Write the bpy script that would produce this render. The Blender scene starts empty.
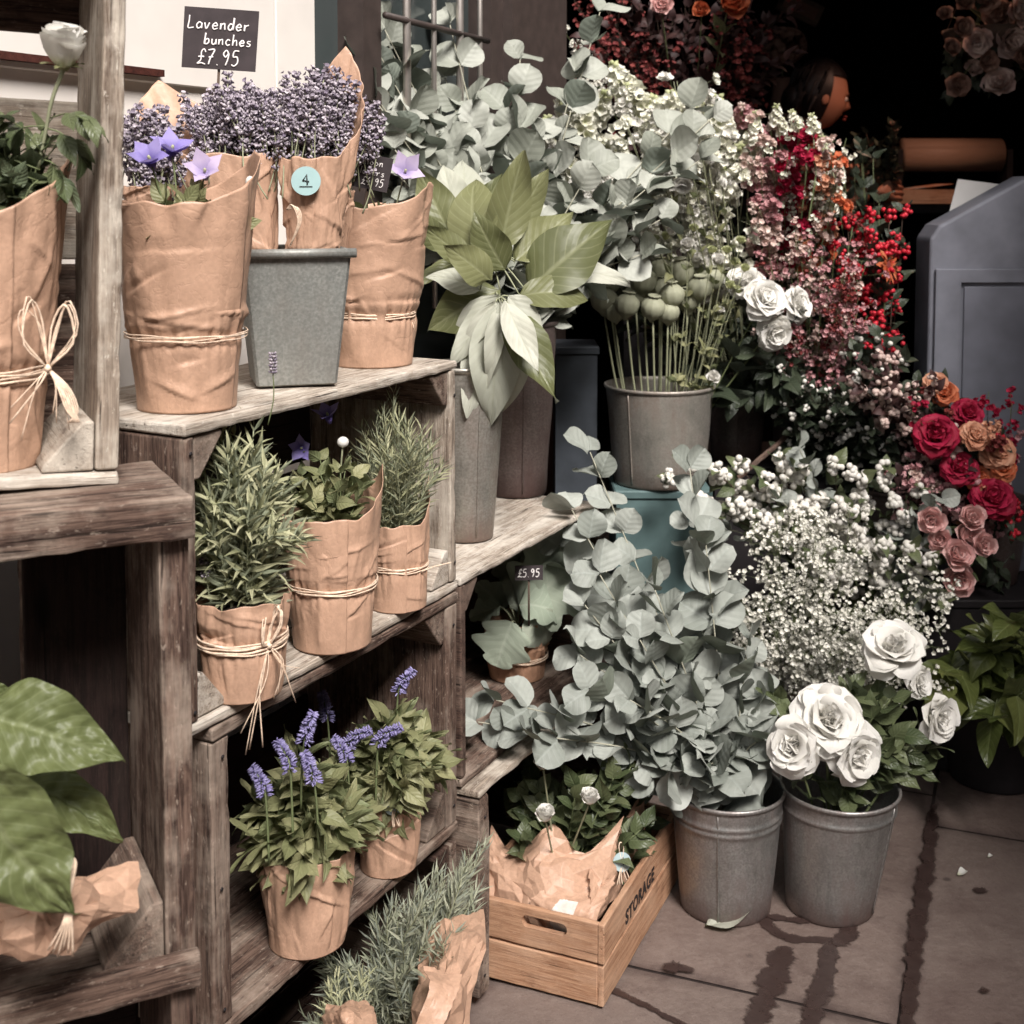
import bpy, math, random
import numpy as np
from mathutils import Vector, Matrix, noise as mnoise
random.seed(7); rs = np.random.RandomState(7)
C = bpy.context.scene.collection
PI = math.pi
# ------------------------------------------------------------------ camera geometry
F_PX = 1300.0; PITCH = math.radians(4.0); PY0 = 190+1300*math.tan(PITCH); CAM = np.array([0., 0., 1.4])
cp, sp = math.cos(PITCH), math.sin(PITCH)
def A(*v): return np.array(v, float)
def ray(px, py):
    u, v = (px-512)/F_PX, (PY0-py)/F_PX
    return A(u, cp+v*sp, -sp+v*cp)
def atY(px, py, Y): r = ray(px, py); return CAM + r*(Y/r[1])
def atZ(px, py, z): r = ray(px, py); return CAM + r*((z-CAM[2])/r[2])
def nrm(v):
    v = np.asarray(v, float); return v/max(np.linalg.norm(v), 1e-9)
DR = nrm((atZ(458, 590, .733)-atZ(190, 740, .733))*A(1, 1, 0)); NR = A(DR[1], -DR[0], 0)       # along the shelf row / out to the street
UP = A(0, 0, 1)
def px2m(px, Y): return px*Y*1.022/F_PX
def rnd(a, b): return a+(b-a)*random.random()
# ------------------------------------------------------------------ objects
def tag(o, label=None, cat=None, group=None, kind=None):
    if label: o['label'] = label
    if cat: o['category'] = cat
    if group: o['group'] = group
    if kind: o['kind'] = kind
    return o
def thing(name, loc, label, cat, group=None):
    o = bpy.data.objects.new(name, None); o.empty_display_size = .02
    o.location = tuple(loc); C.objects.link(o)
    return tag(o, label, cat, group)
class MB:
    def __init__(s): s.V = []; s.F = []; s.U = []; s.n = 0
    def add(s, V, F, U=None, m=0):
        V = np.asarray(V, float).reshape(-1, 3)
        if U is None: U = V.copy()
        U = np.asarray(U, float).reshape(len(V), -1)
        if U.shape[1] == 2: U = np.hstack([U, np.zeros((len(V), 1))])
        if not isinstance(F, list): F = [F]
        for f in F:
            f = np.asarray(f, int)
            if len(f): s.F.append((f+s.n, m))
        s.V.append(V); s.U.append(U); s.n += len(V)
    def tmpl(s):
        V = np.vstack(s.V); U = np.vstack(s.U); return (V, s.F, U)
    def many(s, T, R, P, S=None, rn=None, mo=0):
        """place template T n times: R (n,3,3) columns = local axes, P (n,3), S (n,) or (n,3)"""
        V, F, U = T; R = np.asarray(R, float).reshape(-1, 3, 3); P = np.asarray(P, float).reshape(-1, 3); n = len(P); k = len(V)
        if n == 0: return
        S = np.ones(n) if S is None else np.asarray(S, float)
        if S.ndim == 1: S = np.repeat(S[:, None], 3, 1)
        VV = np.einsum('nij,nkj->nki', R, V[None]*S[:, None, :])+P[:, None, :]
        UU = np.repeat(U[None], n, 0).copy()
        UU[:, :, 2] += (rs.rand(n) if rn is None else np.asarray(rn))[:, None]
        off = (np.arange(n)*k)
        for f, m in F:
            ff = (f[None]+off[:, None, None]).reshape(-1, f.shape[1]); s.F.append((ff+s.n, m+mo))
        s.V.append(VV.reshape(-1, 3)); s.U.append(UU.reshape(-1, 3)); s.n += n*k
    def mesh(s, name, mats, org=(0, 0, 0), smooth=True):
        me = bpy.data.meshes.new(name)
        if not s.V: return me
        V = np.vstack(s.V)-np.asarray(org, float); U = np.vstack(s.U)
        me.vertices.add(len(V)); me.vertices.foreach_set('co', V.ravel().astype(np.float32))
        nl = sum(f.size for f, m in s.F); nf = sum(len(f) for f, m in s.F)
        me.loops.add(nl); me.polygons.add(nf)
        me.loops.foreach_set('vertex_index', np.concatenate([f.ravel() for f, m in s.F]).astype(np.int32))
        tot = np.concatenate([np.full(len(f), f.shape[1]) for f, m in s.F]).astype(np.int32)
        st = np.concatenate([[0], np.cumsum(tot)[:-1]]).astype(np.int32)
        me.polygons.foreach_set('loop_start', st); me.polygons.foreach_set('loop_total', tot)
        me.polygons.foreach_set('material_index', np.concatenate([np.full(len(f), m) for f, m in s.F]).astype(np.int32))
        me.polygons.foreach_set('use_smooth', np.full(nf, bool(smooth)))
        a = me.attributes.new('uvw', 'FLOAT_VECTOR', 'POINT'); a.data.foreach_set('vector', U.ravel().astype(np.float32))
        for m in (mats if isinstance(mats, (list, tuple)) else [mats]): me.materials.append(m)
        me.update(calc_edges=True); me.validate()
        return me
    def build(s, name, mats, parent=None, smooth=True, org=None):
        o0 = np.array(parent_org(parent)) if parent is not None else (np.zeros(3) if org is None else np.asarray(org))
        me = s.mesh(name, mats, o0, smooth)
        o = bpy.data.objects.new(name, me); C.objects.link(o)
        if parent is not None: o.parent = parent
        elif org is not None: o.location = tuple(org)
        return o
def parent_org(p):
    v = Vector((0, 0, 0))
    while p is not None: v = v+p.location; p = p.parent
    return v
def inst(name, me, parent, pos, R=None, s=1.0):
    """an object sharing mesh me; parents here are never rotated or scaled"""
    o = bpy.data.objects.new(name, me); C.objects.link(o)
    p = Vector(tuple(pos))
    if parent is not None: o.parent = parent; p = p-parent_org(parent)
    M = Matrix([[float(R[i][j]) for j in range(3)] for i in range(3)]) if R is not None else Matrix.Identity(3)
    o.matrix_basis = Matrix.Translation(p) @ M.to_4x4() @ Matrix.Scale(s, 4)
    return o
# ------------------------------------------------------------------ geometry helpers
def frame(d, up=(0, 0, 1), roll=0.):
    """columns: side, direction, normal (normal near up)"""
    d = nrm(d); up = np.asarray(up, float)
    s = np.cross(d, up)
    if np.linalg.norm(s) < 1e-4: s = np.cross(d, A(1, .1, 0))
    s = nrm(s); n = np.cross(s, d)
    if roll:
        c, q = math.cos(roll), math.sin(roll); s, n = s*c+n*q, n*c-s*q
    return np.stack([s, d, n], 1)
def frames(D, U, roll=None):
    D = D/np.maximum(np.linalg.norm(D, axis=1, keepdims=True), 1e-9)
    S = np.cross(D, U); S /= np.maximum(np.linalg.norm(S, axis=1, keepdims=True), 1e-6)
    N = np.cross(S, D)
    if roll is not None:
        c, q = np.cos(roll)[:, None], np.sin(roll)[:, None]; S, N = S*c+N*q, N*c-S*q
    return np.stack([S, D, N], 2)
def zframe(z, roll=None):
    """columns x,y,z with z along given direction (for flower heads)"""
    z = nrm(z); x = nrm(np.cross(A(.3, .9, .1) if abs(z[1]) < .9 else A(1, 0, 0), z)); y = np.cross(z, x)
    r = rnd(0, 2*PI) if roll is None else roll; c, q = math.cos(r), math.sin(r)
    return np.stack([x*c+y*q, y*c-x*q, z], 1)
def smooth_path(pts, n=12):
    P = np.asarray(pts, float)
    if len(P) == 2: return P[0]+(P[1]-P[0])*np.linspace(0, 1, n)[:, None]
    Q = np.vstack([2*P[0]-P[1], P, 2*P[-1]-P[-2]]); out = []
    seg = len(P)-1; T = np.linspace(0, seg, n)
    for t in T:
        i = min(int(t), seg-1); u = t-i; a, b, c, d = Q[i:i+4]
        out.append(.5*((2*b)+(-a+c)*u+(2*a-5*b+4*c-d)*u*u+(-a+3*b-3*c+d)*u**3))
    return np.array(out)
def tube(mb, pts, r, n=6, m=0, closed=False, flat=1.0):
    P = np.asarray(pts, float); k = len(P)
    r = np.full(k, r) if np.isscalar(r) else np.interp(np.linspace(0, 1, k), np.linspace(0, 1, len(r)), r)
    T = np.gradient(P, axis=0)
    if closed: T = np.roll(P, -1, 0)-np.roll(P, 1, 0)
    T /= np.maximum(np.linalg.norm(T, axis=1, keepdims=True), 1e-9)
    u = np.cross(T[0], A(.12, .3, .94)); u = nrm(u) if np.linalg.norm(u) > 1e-3 else A(1, 0, 0)
    V = []; U = []; L = 0
    for i in range(k):
        u = u-T[i]*np.dot(u, T[i]); u = nrm(u); w = np.cross(T[i], u)
        if i: L += np.linalg.norm(P[i]-P[i-1])
        for j in range(n):
            a = 2*PI*j/n; V.append(P[i]+r[i]*(math.cos(a)*u+flat*math.sin(a)*w)); U.append((L, j/n, .5))
    F = []
    for i in range(k if closed else k-1):
        for j in range(n):
            a, b = i*n+j, i*n+(j+1) % n; c, d = ((i+1) % k)*n+(j+1) % n, ((i+1) % k)*n+j; F.append((a, b, c, d))
    mb.add(V, [np.array(F)] + ([] if closed else [np.array([list(range(n))[::-1]]), np.array([[(k-1)*n+j for j in range(n)]])]), U, m)
def lathe(mb, prof, c=(0, 0, 0), n=40, m=0, wob=0, cap=False):
    prof = np.asarray(prof, float); k = len(prof); th = np.arange(n)*2*PI/n
    V = []; U = []
    for i, (r, z) in enumerate(prof):
        rr = r*(1+wob*np.sin(3*th+z*9)) if wob else np.full(n, r)
        V.append(np.stack([rr*np.cos(th), rr*np.sin(th), np.full(n, z)], 1)); U.append(np.stack([th/(2*PI), np.full(n, z), np.full(n, r)], 1))
    i, j = np.meshgrid(np.arange(k-1), np.arange(n), indexing='ij'); a = (i*n+j).ravel(); b = (i*n+(j+1) % n).ravel()
    F = np.stack([a, b, b+n, a+n], 1)
    V = np.vstack(V)+np.asarray(c, float)
    mb.add(V, [F], np.vstack(U), m)
def icos(sub=1):
    import bmesh
    bm = bmesh.new(); bmesh.ops.create_icosphere(bm, subdivisions=sub, radius=1)
    V = np.array([v.co[:] for v in bm.verts]); F = np.array([[v.index for v in f.verts] for f in bm.faces]); bm.free()
    return (V, [(F, 0)], V*0+A(.5, .5, 0))
ICO1, ICO2, ICO3 = icos(1), icos(2), icos(3)
EYE3 = np.eye(3)
def nz(x, y, z=0.): return mnoise.noise(Vector((x, y, z)))
# ---- boards: bevelled, slightly warped, with worn edges; uvw = grain coordinates (x along the grain)
def board(name, parent, c, ax, dims, mat, warp=.0012, bev=.003, taper=None):
    """c centre, ax 3 unit vectors, dims full sizes; grain runs along the longest side"""
    ax = [nrm(a) for a in ax]; dims = list(dims); order = sorted(range(3), key=lambda i: -dims[i])
    e = [ax[i] for i in order]; d = [dims[i] for i in order]
    if np.dot(np.cross(e[0], e[1]), e[2]) < 0: e[2] = -e[2]
    nx = max(6, int(d[0]/.02)); b = min(bev, d[2]*.3); hy, hz = d[1]/2, d[2]/2
    ring = []
    for sy, sz in ((1, 1), (-1, 1), (-1, -1), (1, -1)):
        q = [(sy*hy, sz*(hz-b)), (sy*(hy-b*.3), sz*(hz-b*.3)), (sy*(hy-b), sz*hz)]
        if (sy*sz) < 0: q = q[::-1]
        ring += q
    # extra mid points on the long sides so that the faces can undulate
    rr = []
    for i, p in enumerate(ring):
        rr.append(p)
        if i % 3 == 2:
            p2 = ring[(i+1) % 12]
            for t in (.25, .5, .75): rr.append((p[0]*(1-t)+p2[0]*t, p[1]*(1-t)+p2[1]*t))
    rr = np.array(rr); nr = len(rr); so = rs.rand(3)*40; V = []; U = []
    xs = np.concatenate([[-d[0]/2, -d[0]/2+b*.4], np.linspace(-d[0]/2+b, d[0]/2-b, nx), [d[0]/2-b*.4, d[0]/2]])
    for i, x in enumerate(xs):
        ins = b*.8 if i in (0, len(xs)-1) else (b*.2 if i in (1, len(xs)-2) else 0)
        for (y, z) in rr:
            yy = y-np.sign(y)*min(ins, abs(y)); zz = z-np.sign(z)*min(ins, abs(z))
            w = nz(x*9+so[0], yy*14+so[1], zz*14+so[2])*warp + nz(x*38+so[0], yy*50, zz*50)*warp*.7
            ed = 1+(.9 if (abs(abs(yy)-hy) < b*1.2 and abs(abs(zz)-hz) < b*1.2) else 0)
            yy -= np.sign(y)*abs(w)*ed; zz -= np.sign(z)*abs(w)*ed*.8
            zz += .0015*nz(x*3+so[2], so[0]); xx = x+ (w*1.5 if 1 < i < len(xs)-2 else w*2)
            if taper: yy += taper*(x/d[0])
            V.append(np.asarray(c)+e[0]*xx+e[1]*yy+e[2]*zz); U.append((xx+so[0]*.3, yy+so[1]*.3, zz+so[2]*.3))
    n = len(xs); i, j = np.meshgrid(np.arange(n-1), np.arange(nr), indexing='ij'); a = (i*nr+j).ravel(); b2 = (i*nr+(j+1) % nr).ravel()
    F = np.stack([a, b2, b2+nr, a+nr], 1)
    mb = MB(); mb.add(V, [F, np.array([list(range(nr))[::-1]]), np.array([[(n-1)*nr+q for q in range(nr)]])], U)
    o = mb.build(name, mat, parent, smooth=False)
    return o
def prism(name, parent, pts, ext, mat, org=None, uoff=None):
    """polygon pts (k,3) extruded by vector ext"""
    P = np.asarray(pts, float); k = len(P); Q = P+np.asarray(ext, float)
    V = np.vstack([P, Q]); F4 = np.array([[i, (i+1) % k, (i+1) % k+k, i+k] for i in range(k)])
    c = P.mean(0); e0 = nrm(ext); e1 = nrm(P[1]-P[0]); e2 = np.cross(e0, e1); so = rs.rand(3)*10
    U = np.stack([(V-c)@e0, (V-c)@e1, (V-c)@e2], 1)+so
    mb = MB(); mb.add(V, [F4, np.array([list(range(k))[::-1]]), np.array([[k+i for i in range(k)]])], U)
    o = mb.build(name, mat, parent, smooth=False, org=org)
    bv = o.modifiers.new('b', 'BEVEL'); bv.width = .0025; bv.segments = 2
    return o
def box(mb, c, s, ax=(A(1, 0, 0), A(0, 1, 0), A(0, 0, 1)), m=0):
    V = [np.asarray(c)+ax[0]*x*s[0]/2+ax[1]*y*s[1]/2+ax[2]*z*s[2]/2 for x in (-1, 1) for y in (-1, 1) for z in (-1, 1)]
    F = [(0, 1, 3, 2), (4, 6, 7, 5), (0, 4, 5, 1), (2, 3, 7, 6), (0, 2, 6, 4), (1, 5, 7, 3)]
    mb.add(V, [np.array(F)], None, m)
# ------------------------------------------------------------------ materials (all procedural)
class NT:
    def __init__(s, name):
        s.m = bpy.data.materials.new(name); s.m.use_nodes = True; s.t = s.m.node_tree; s.t.nodes.clear()
        s.out = s.n('ShaderNodeOutputMaterial')
    def n(s, ty, **kw):
        x = s.t.nodes.new(ty)
        for k, v in kw.items(): setattr(x, k, v)
        return x
    def l(s, a, b): s.t.links.new(a, b)
    def setin(s, sock, v):
        if hasattr(v, 'is_output') or isinstance(v, bpy.types.NodeSocket): s.l(v, sock)
        elif isinstance(v, (tuple, list)) and len(v) == 3 and sock.type == 'RGBA': sock.default_value = (*v, 1)
        else: sock.default_value = v
    def math(s, op, a, b=None, c=None, clamp=False):
        x = s.n('ShaderNodeMath', operation=op); x.use_clamp = clamp
        for i, v in enumerate((a, b, c)):
            if v is not None: s.setin(x.inputs[i], v)
        return x.outputs[0]
    def mix(s, f, a, b, mode='MIX'):
        x = s.n('ShaderNodeMix', data_type='RGBA', blend_type=mode)
        s.setin(x.inputs[0], f); s.setin(x.inputs[6], a); s.setin(x.inputs[7], b); return x.outputs[2]
    def noise(s, vec, scale, detail=3, rough=.55, dist=0):
        x = s.n('ShaderNodeTexNoise'); x.inputs['Scale'].default_value = scale; x.inputs['Detail'].default_value = detail
        x.inputs['Roughness'].default_value = rough; x.inputs['Distortion'].default_value = dist
        if vec is not None: s.l(vec, x.inputs['Vector'])
        return x.outputs[0]
    def ramp(s, v, lo, hi, a=0., b=1.):
        x = s.n('ShaderNodeMapRange'); x.clamp = True
        s.setin(x.inputs[0], v); x.inputs[1].default_value = lo; x.inputs[2].default_value = hi
        x.inputs[3].default_value = a; x.inputs[4].default_value = b; return x.outputs[0]
    def attr(s, name='uvw'): return s.n('ShaderNodeAttribute', attribute_name=name).outputs['Vector']
    def sep(s, v): x = s.n('ShaderNodeSeparateXYZ'); s.l(v, x.inputs[0]); return x.outputs
    def scale(s, v, sc):
        x = s.n('ShaderNodeMapping'); s.l(v, x.inputs[0]); x.inputs['Scale'].default_value = sc; return x.outputs[0]
    def objco(s): return s.n('ShaderNodeTexCoord').outputs['Object']
    def geo(s): return s.n('ShaderNodeNewGeometry')
    def bump(s, h, st=.3, dist=.002, nrm=None):
        x = s.n('ShaderNodeBump'); x.inputs['Strength'].default_value = st; x.inputs['Distance'].default_value = dist
        s.l(h, x.inputs['Height'])
        if nrm is not None: s.l(nrm, x.inputs['Normal'])
        return x.outputs[0]
    def bsdf(s, col, rough=.6, metal=0., normal=None, spec=.4, sss=0, transl=None, tcol=None):
        x = s.n('ShaderNodeBsdfPrincipled'); s.setin(x.inputs['Base Color'], col); s.setin(x.inputs['Roughness'], rough)
        s.setin(x.inputs['Metallic'], metal); s.setin(x.inputs['Specular IOR Level'], spec)
        if normal is not None: s.l(normal, x.inputs['Normal'])
        sh = x.outputs[0]
        if transl:
            t = s.n('ShaderNodeBsdfTranslucent'); s.setin(t.inputs[0], tcol if tcol is not None else col)
            mx = s.n('ShaderNodeMixShader'); mx.inputs[0].default_value = transl; s.l(sh, mx.inputs[1]); s.l(t.outputs[0], mx.inputs[2]); sh = mx.outputs[0]
        s.l(sh, s.out.inputs[0]); return s.m
def plain(name, c, rough=.6, metal=0., spec=.4, var=.12, nsc=30):
    t = NT(name); co = t.objco(); n = t.noise(co, nsc, 3)
    col = t.mix(t.ramp(n, .3, .7), tuple(x*(1-var) for x in c), tuple(min(1, x*(1+var)) for x in c))
    return t.bsdf(col, rough, metal, spec=spec, normal=t.bump(n, .15, .001))
def leaf_mat(name, c1, c2, vein=None, back=None, rough=.5, nv=7, vs=.5, transl=.22, blotch=.25, tip=None, spec=.35):
    t = NT(name); x, y, z = t.sep(t.attr()); ay = t.math('ABSOLUTE', y)
    fr = t.math('FRACT', z)
    col = t.mix(fr, c1, c2)
    bl = t.noise(t.objco(), 45, 3)
    col = t.mix(t.math('MULTIPLY', t.ramp(bl, .4, .75), blotch), col, tuple(v*.55 for v in c1))
    if tip is not None: col = t.mix(t.ramp(x, .55, 1., 0, .7), col, tip)
    h = None
    if vein is not None:
        mid = t.ramp(ay, .03, .10, 1, 0)
        s = t.math('FRACT', t.math('SUBTRACT', t.math('MULTIPLY', x, nv), t.math('MULTIPLY', ay, nv*.28)))
        side = t.ramp(t.math('ABSOLUTE', t.math('SUBTRACT', s, .5)), .02, .10, .6, 0)
        v = t.math('MAXIMUM', mid, side)
        col = t.mix(t.math('MULTIPLY', v, vs), col, vein)
        q = t.math('ABSOLUTE', t.math('SUBTRACT', s, .5)); h = t.math('ADD', t.math('MULTIPLY', q, 1.0), t.ramp(ay, 0, .2))
    if back is not None: col = t.mix(t.math('MULTIPLY', t.geo().outputs['Backfacing'], .8), col, back)
    nm = t.bump(h, .5, .0018) if h is not None else t.bump(t.noise(t.objco(), 220, 2), .12, .0006)
    if name.startswith('quilted'):
        v = t.n('ShaderNodeTexVoronoi', feature='SMOOTH_F1'); v.inputs['Scale'].default_value = 95; v.inputs['Smoothness'].default_value = .5; t.l(t.objco(), v.inputs['Vector']); nm = t.bump(v.outputs['Distance'], .8, .0022, nm)
    return t.bsdf(col, rough, normal=nm, spec=spec, transl=transl)
def petal_mat(name, c1, c2, base=None, transl=.3, rough=.6):
    t = NT(name); x, y, z = t.sep(t.attr()); fr = t.math('FRACT', z); col = t.mix(fr, c1, c2)
    st = t.noise(t.scale(t.attr(), (1.5, 16, 3)), 2.5, 2)
    col = t.mix(t.math('MULTIPLY', t.ramp(st, .45, .7), .22), col, tuple(v*.6 for v in c1))
    if base is not None: col = t.mix(t.ramp(x, .0, .45, 1, 0), col, base)
    return t.bsdf(col, rough, normal=t.bump(st, .25, .001), spec=.25, transl=transl)
def wood_mat(name, base, dark, pale, pamt=.35, damt=.5, rough=.85, bstr=.6, grime=.5):
    t = NT(name); g = t.attr()
    g1 = t.noise(t.scale(g, (11, 240, 240)), 1.6, 5, .7, .4)             # fine grain
    g2 = t.noise(t.scale(g, (3.5, 38, 38)), 2.0, 6, .7, .7)             # broad streaks
    blot = t.noise(g, 9, 5, .65)
    wv = t.n('ShaderNodeTexWave', wave_type='RINGS', rings_direction='X'); wv.inputs['Scale'].default_value = 9; wv.inputs['Distortion'].default_value = 9
    wv.inputs['Detail'].default_value = 3; t.l(t.scale(g, (.25, 2.2, 2.2)), wv.inputs['Vector'])
    col = t.mix(t.ramp(g1, .38, .60), dark, base)
    col = t.mix(t.math('MULTIPLY', t.ramp(wv.outputs[1], .25, .8), .35), col, tuple(v*1.25 for v in base))
    col = t.mix(t.math('MULTIPLY', t.ramp(g2, .5, .60), damt), col, dark)
    pm = t.math('MULTIPLY', t.ramp(t.math('ADD', t.math('MULTIPLY', blot, .6), t.math('MULTIPLY', t.noise(t.scale(g, (1.2, 10, 10)), 3.1, 5, .7), .5)), .52, .66), pamt)
    col = t.mix(pm, col, pale)
    sc = t.noise(t.scale(g, (5, 120, 120)), 1.3, 3, .5, .2); crack = t.ramp(sc, .30, .36, 1, 0)
    col = t.mix(t.math('MULTIPLY', crack, .8), col, tuple(v*.25 for v in dark))
    gr = t.ramp(t.noise(g, 26, 5, .7), .56, .72); col = t.mix(t.math('MULTIPLY', gr, grime), col, tuple(v*.5 for v in dark))
    # knots and nail heads
    vo = t.n('ShaderNodeTexVoronoi'); vo.inputs['Scale'].default_value = 7; t.l(t.scale(g, (.45, 1.5, 1.5)), vo.inputs['Vector'])
    fk = t.ramp(t.noise(t.scale(g, (30, 90, 90)), 2.2, 4, .7), .60, .68); col = t.mix(t.math('MULTIPLY', fk, pamt), col, pale)
    kn = t.ramp(vo.outputs['Distance'], .05, .13, 1, 0); col = t.mix(t.math('MULTIPLY', kn, .8), col, tuple(v*.35 for v in dark))
    pt = t.ramp(t.geo().outputs['Pointiness'], .53, .60); col = t.mix(t.math('MULTIPLY', t.math('MULTIPLY', pt, t.ramp(blot, .35, .6)), .65), col, pale)
    h = t.math('SUBTRACT', t.math('ADD', g1, t.math('MULTIPLY', g2, .6)), t.math('MULTIPLY', crack, .7))
    return t.bsdf(col, rough, normal=t.bump(h, bstr, .003), spec=.2)
def paper_mat(name, c):
    t = NT(name); co = t.objco(); uv = t.attr()
    f = t.noise(t.scale(uv, (3, 3, 3)), 60, 3); big = t.noise(uv, 5, 4, .6)
    rib = t.n('ShaderNodeTexWave', bands_direction='Z'); rib.inputs['Scale'].default_value = 150; rib.inputs['Distortion'].default_value = .4; t.l(uv, rib.inputs['Vector'])
    col = t.mix(t.ramp(f, .35, .7), tuple(v*.9 for v in c), tuple(v*1.06 for v in c))
    col = t.mix(t.math('MULTIPLY', t.ramp(big, .45, .75), .3), col, tuple(v*.75 for v in c))
    r1 = t.noise(t.scale(uv, (1, 1, .8)), 13, 2, .5, .6); r2 = t.noise(uv, 34, 3, .6, .3)
    ridge = t.ramp(t.math('ABSOLUTE', t.math('SUBTRACT', r1, .5)), 0, .035); ridge2 = t.ramp(t.math('ABSOLUTE', t.math('SUBTRACT', r2, .5)), 0, .03)
    sm = t.math('ADD', t.math('MULTIPLY', ridge, .07), t.math('ADD', t.math('MULTIPLY', ridge2, .05), t.math('MULTIPLY', t.noise(uv, 22, 4, .6), .5)))
    nm = t.bump(sm, .8, .004); nm = t.bump(rib.outputs[1], .05, .0004, nm)
    return t.bsdf(col, .48, normal=nm, spec=.45, transl=.05)
def zinc_mat(name, c1, c2, stain, samt=.5, rough=.42, metal=.85, pz=0):
    t = NT(name); co = t.objco(); u = t.attr()
    vo = t.n('ShaderNodeTexVoronoi'); vo.inputs['Scale'].default_value = 130; t.l(co, vo.inputs['Vector'])
    n1 = t.noise(co, 9, 5, .65); n2 = t.noise(t.scale(co, (30, 30, 2.5)), 1.5, 5, .65); n3 = t.noise(co, 240, 2, .5)
    col = t.mix(vo.outputs['Color'], c1, c2); col = t.mix(t.ramp(n3, .35, .65), col, tuple(v*.8 for v in c1))
    st = t.math('MULTIPLY', t.ramp(t.math('ADD', t.math('MULTIPLY', n1, .6), t.math('MULTIPLY', n2, .5)), .46, .68), samt)
    col = t.mix(st, col, stain)
    ux, uy, uz = t.sep(u); low = t.ramp(t.math('ADD', uy, t.math('MULTIPLY', n1, -.06)), -.03, .03, 1, 0); col = t.mix(t.math('MULTIPLY', low, samt), col, stain)
    h = t.math('ADD', t.math('MULTIPLY', n3, .3), n1)
    return t.bsdf(col, t.ramp(n1, .3, .7, rough-.08, rough+.18), t.math('SUBTRACT', metal, t.math('MULTIPLY', st, metal*.7)), normal=t.bump(h, .25, .002), spec=.4)
M = {}
M['kraft'] = paper_mat('kraft_paper', (.52, .325, .225))
M['kraft_deep'] = paper_mat('kraft_paper_deep', (.44, .25, .16))
M['tissue'] = paper_mat('white_tissue', (.66, .60, .54))
M['wood_pale'] = wood_mat('weathered_pale', (.33, .27, .215), (.10, .07, .052), (.60, .54, .46), .75, .35, grime=.35)
M['wood_mid'] = wood_mat('weathered_mid', (.15, .098, .075), (.026, .014, .011), (.42, .34, .275), .55, .65)
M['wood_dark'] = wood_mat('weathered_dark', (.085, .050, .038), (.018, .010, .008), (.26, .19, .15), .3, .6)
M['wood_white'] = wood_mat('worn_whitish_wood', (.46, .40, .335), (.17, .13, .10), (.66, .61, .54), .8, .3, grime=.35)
M['wood_shaded'] = wood_mat('shaded_wood', (.022, .012, .010), (.008, .005, .004), (.07, .05, .04), .15, .6)  # crate backs: the deep inner shade is put into the colour
M['wood_pine'] = wood_mat('box_pine', (.46, .27, .165), (.26, .13, .075), (.58, .39, .27), .4, .45, bstr=.35, grime=.4)
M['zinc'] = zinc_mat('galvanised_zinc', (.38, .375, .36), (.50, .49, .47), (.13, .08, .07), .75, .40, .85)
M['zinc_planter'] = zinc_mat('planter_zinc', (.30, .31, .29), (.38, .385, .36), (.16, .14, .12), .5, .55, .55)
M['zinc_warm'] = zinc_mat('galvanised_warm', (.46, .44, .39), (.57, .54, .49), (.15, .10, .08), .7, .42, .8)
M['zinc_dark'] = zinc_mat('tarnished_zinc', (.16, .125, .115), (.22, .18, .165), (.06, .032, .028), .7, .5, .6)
M['teal'] = plain('teal_painted_board', (.085, .135, .135), .6, var=.2, nsc=12)
M['slate'] = plain('slate_blue_paint', (.045, .052, .062), .55, var=.25, nsc=14)
M['counter'] = plain('grey_painted_counter', (.20, .205, .24), .5, var=.22, nsc=9)
M['counter_in'] = plain('grey_painted_panel', (.18, .185, .22), .5, var=.22, nsc=7)
M['white_paint'] = plain('white_painted_board', (.74, .69, .64), .6, var=.05, nsc=9)
M['paper_white'] = plain('white_card', (.75, .73, .71), .7, var=.02)
M['black'] = plain('near_black_paint', (.012, .009, .010), .7, var=.3)
M['black_wall'] = plain('dark_shop_wall', (.010, .007, .009), .9, var=.3, spec=.1)  # near black so the interior stays dark; its shade is in the colour
M['redwood'] = wood_mat('red_brown_frame', (.075, .022, .015), (.03, .009, .007), (.13, .05, .04), .2, .4, bstr=.3)
M['browncol'] = plain('dark_brown_paint', (.045, .032, .028), .6, var=.2)
M['steel'] = plain('brushed_steel', (.55, .50, .46), .35, .8, var=.1)
M['glass'] = plain('dark_window_glass', (.05, .06, .06), .08, 0, spec=.8, var=.2, nsc=3)
M['board'] = plain('chalkboard', (.035, .026, .028), .8, var=.25, nsc=40)
M['chalk'] = plain('chalk', (.80, .76, .74), .9, var=.05)
M['ink'] = plain('stencil_ink', (.02, .012, .012), .8)
M['raffia'] = plain('raffia', (.70, .54, .41), .75, var=.25, nsc=160)
M['soil'] = plain('soil', (.022, .014, .011), .95, var=.5, nsc=150)
M['sticker'] = plain('blue_green_sticker', (.27, .40, .40), .5, var=.05)
M['sticker_dk'] = plain('sticker_ink', (.05, .06, .06), .5)
M['tagp'] = plain('pale_blue_tag', (.38, .48, .50), .6, var=.08)
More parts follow.
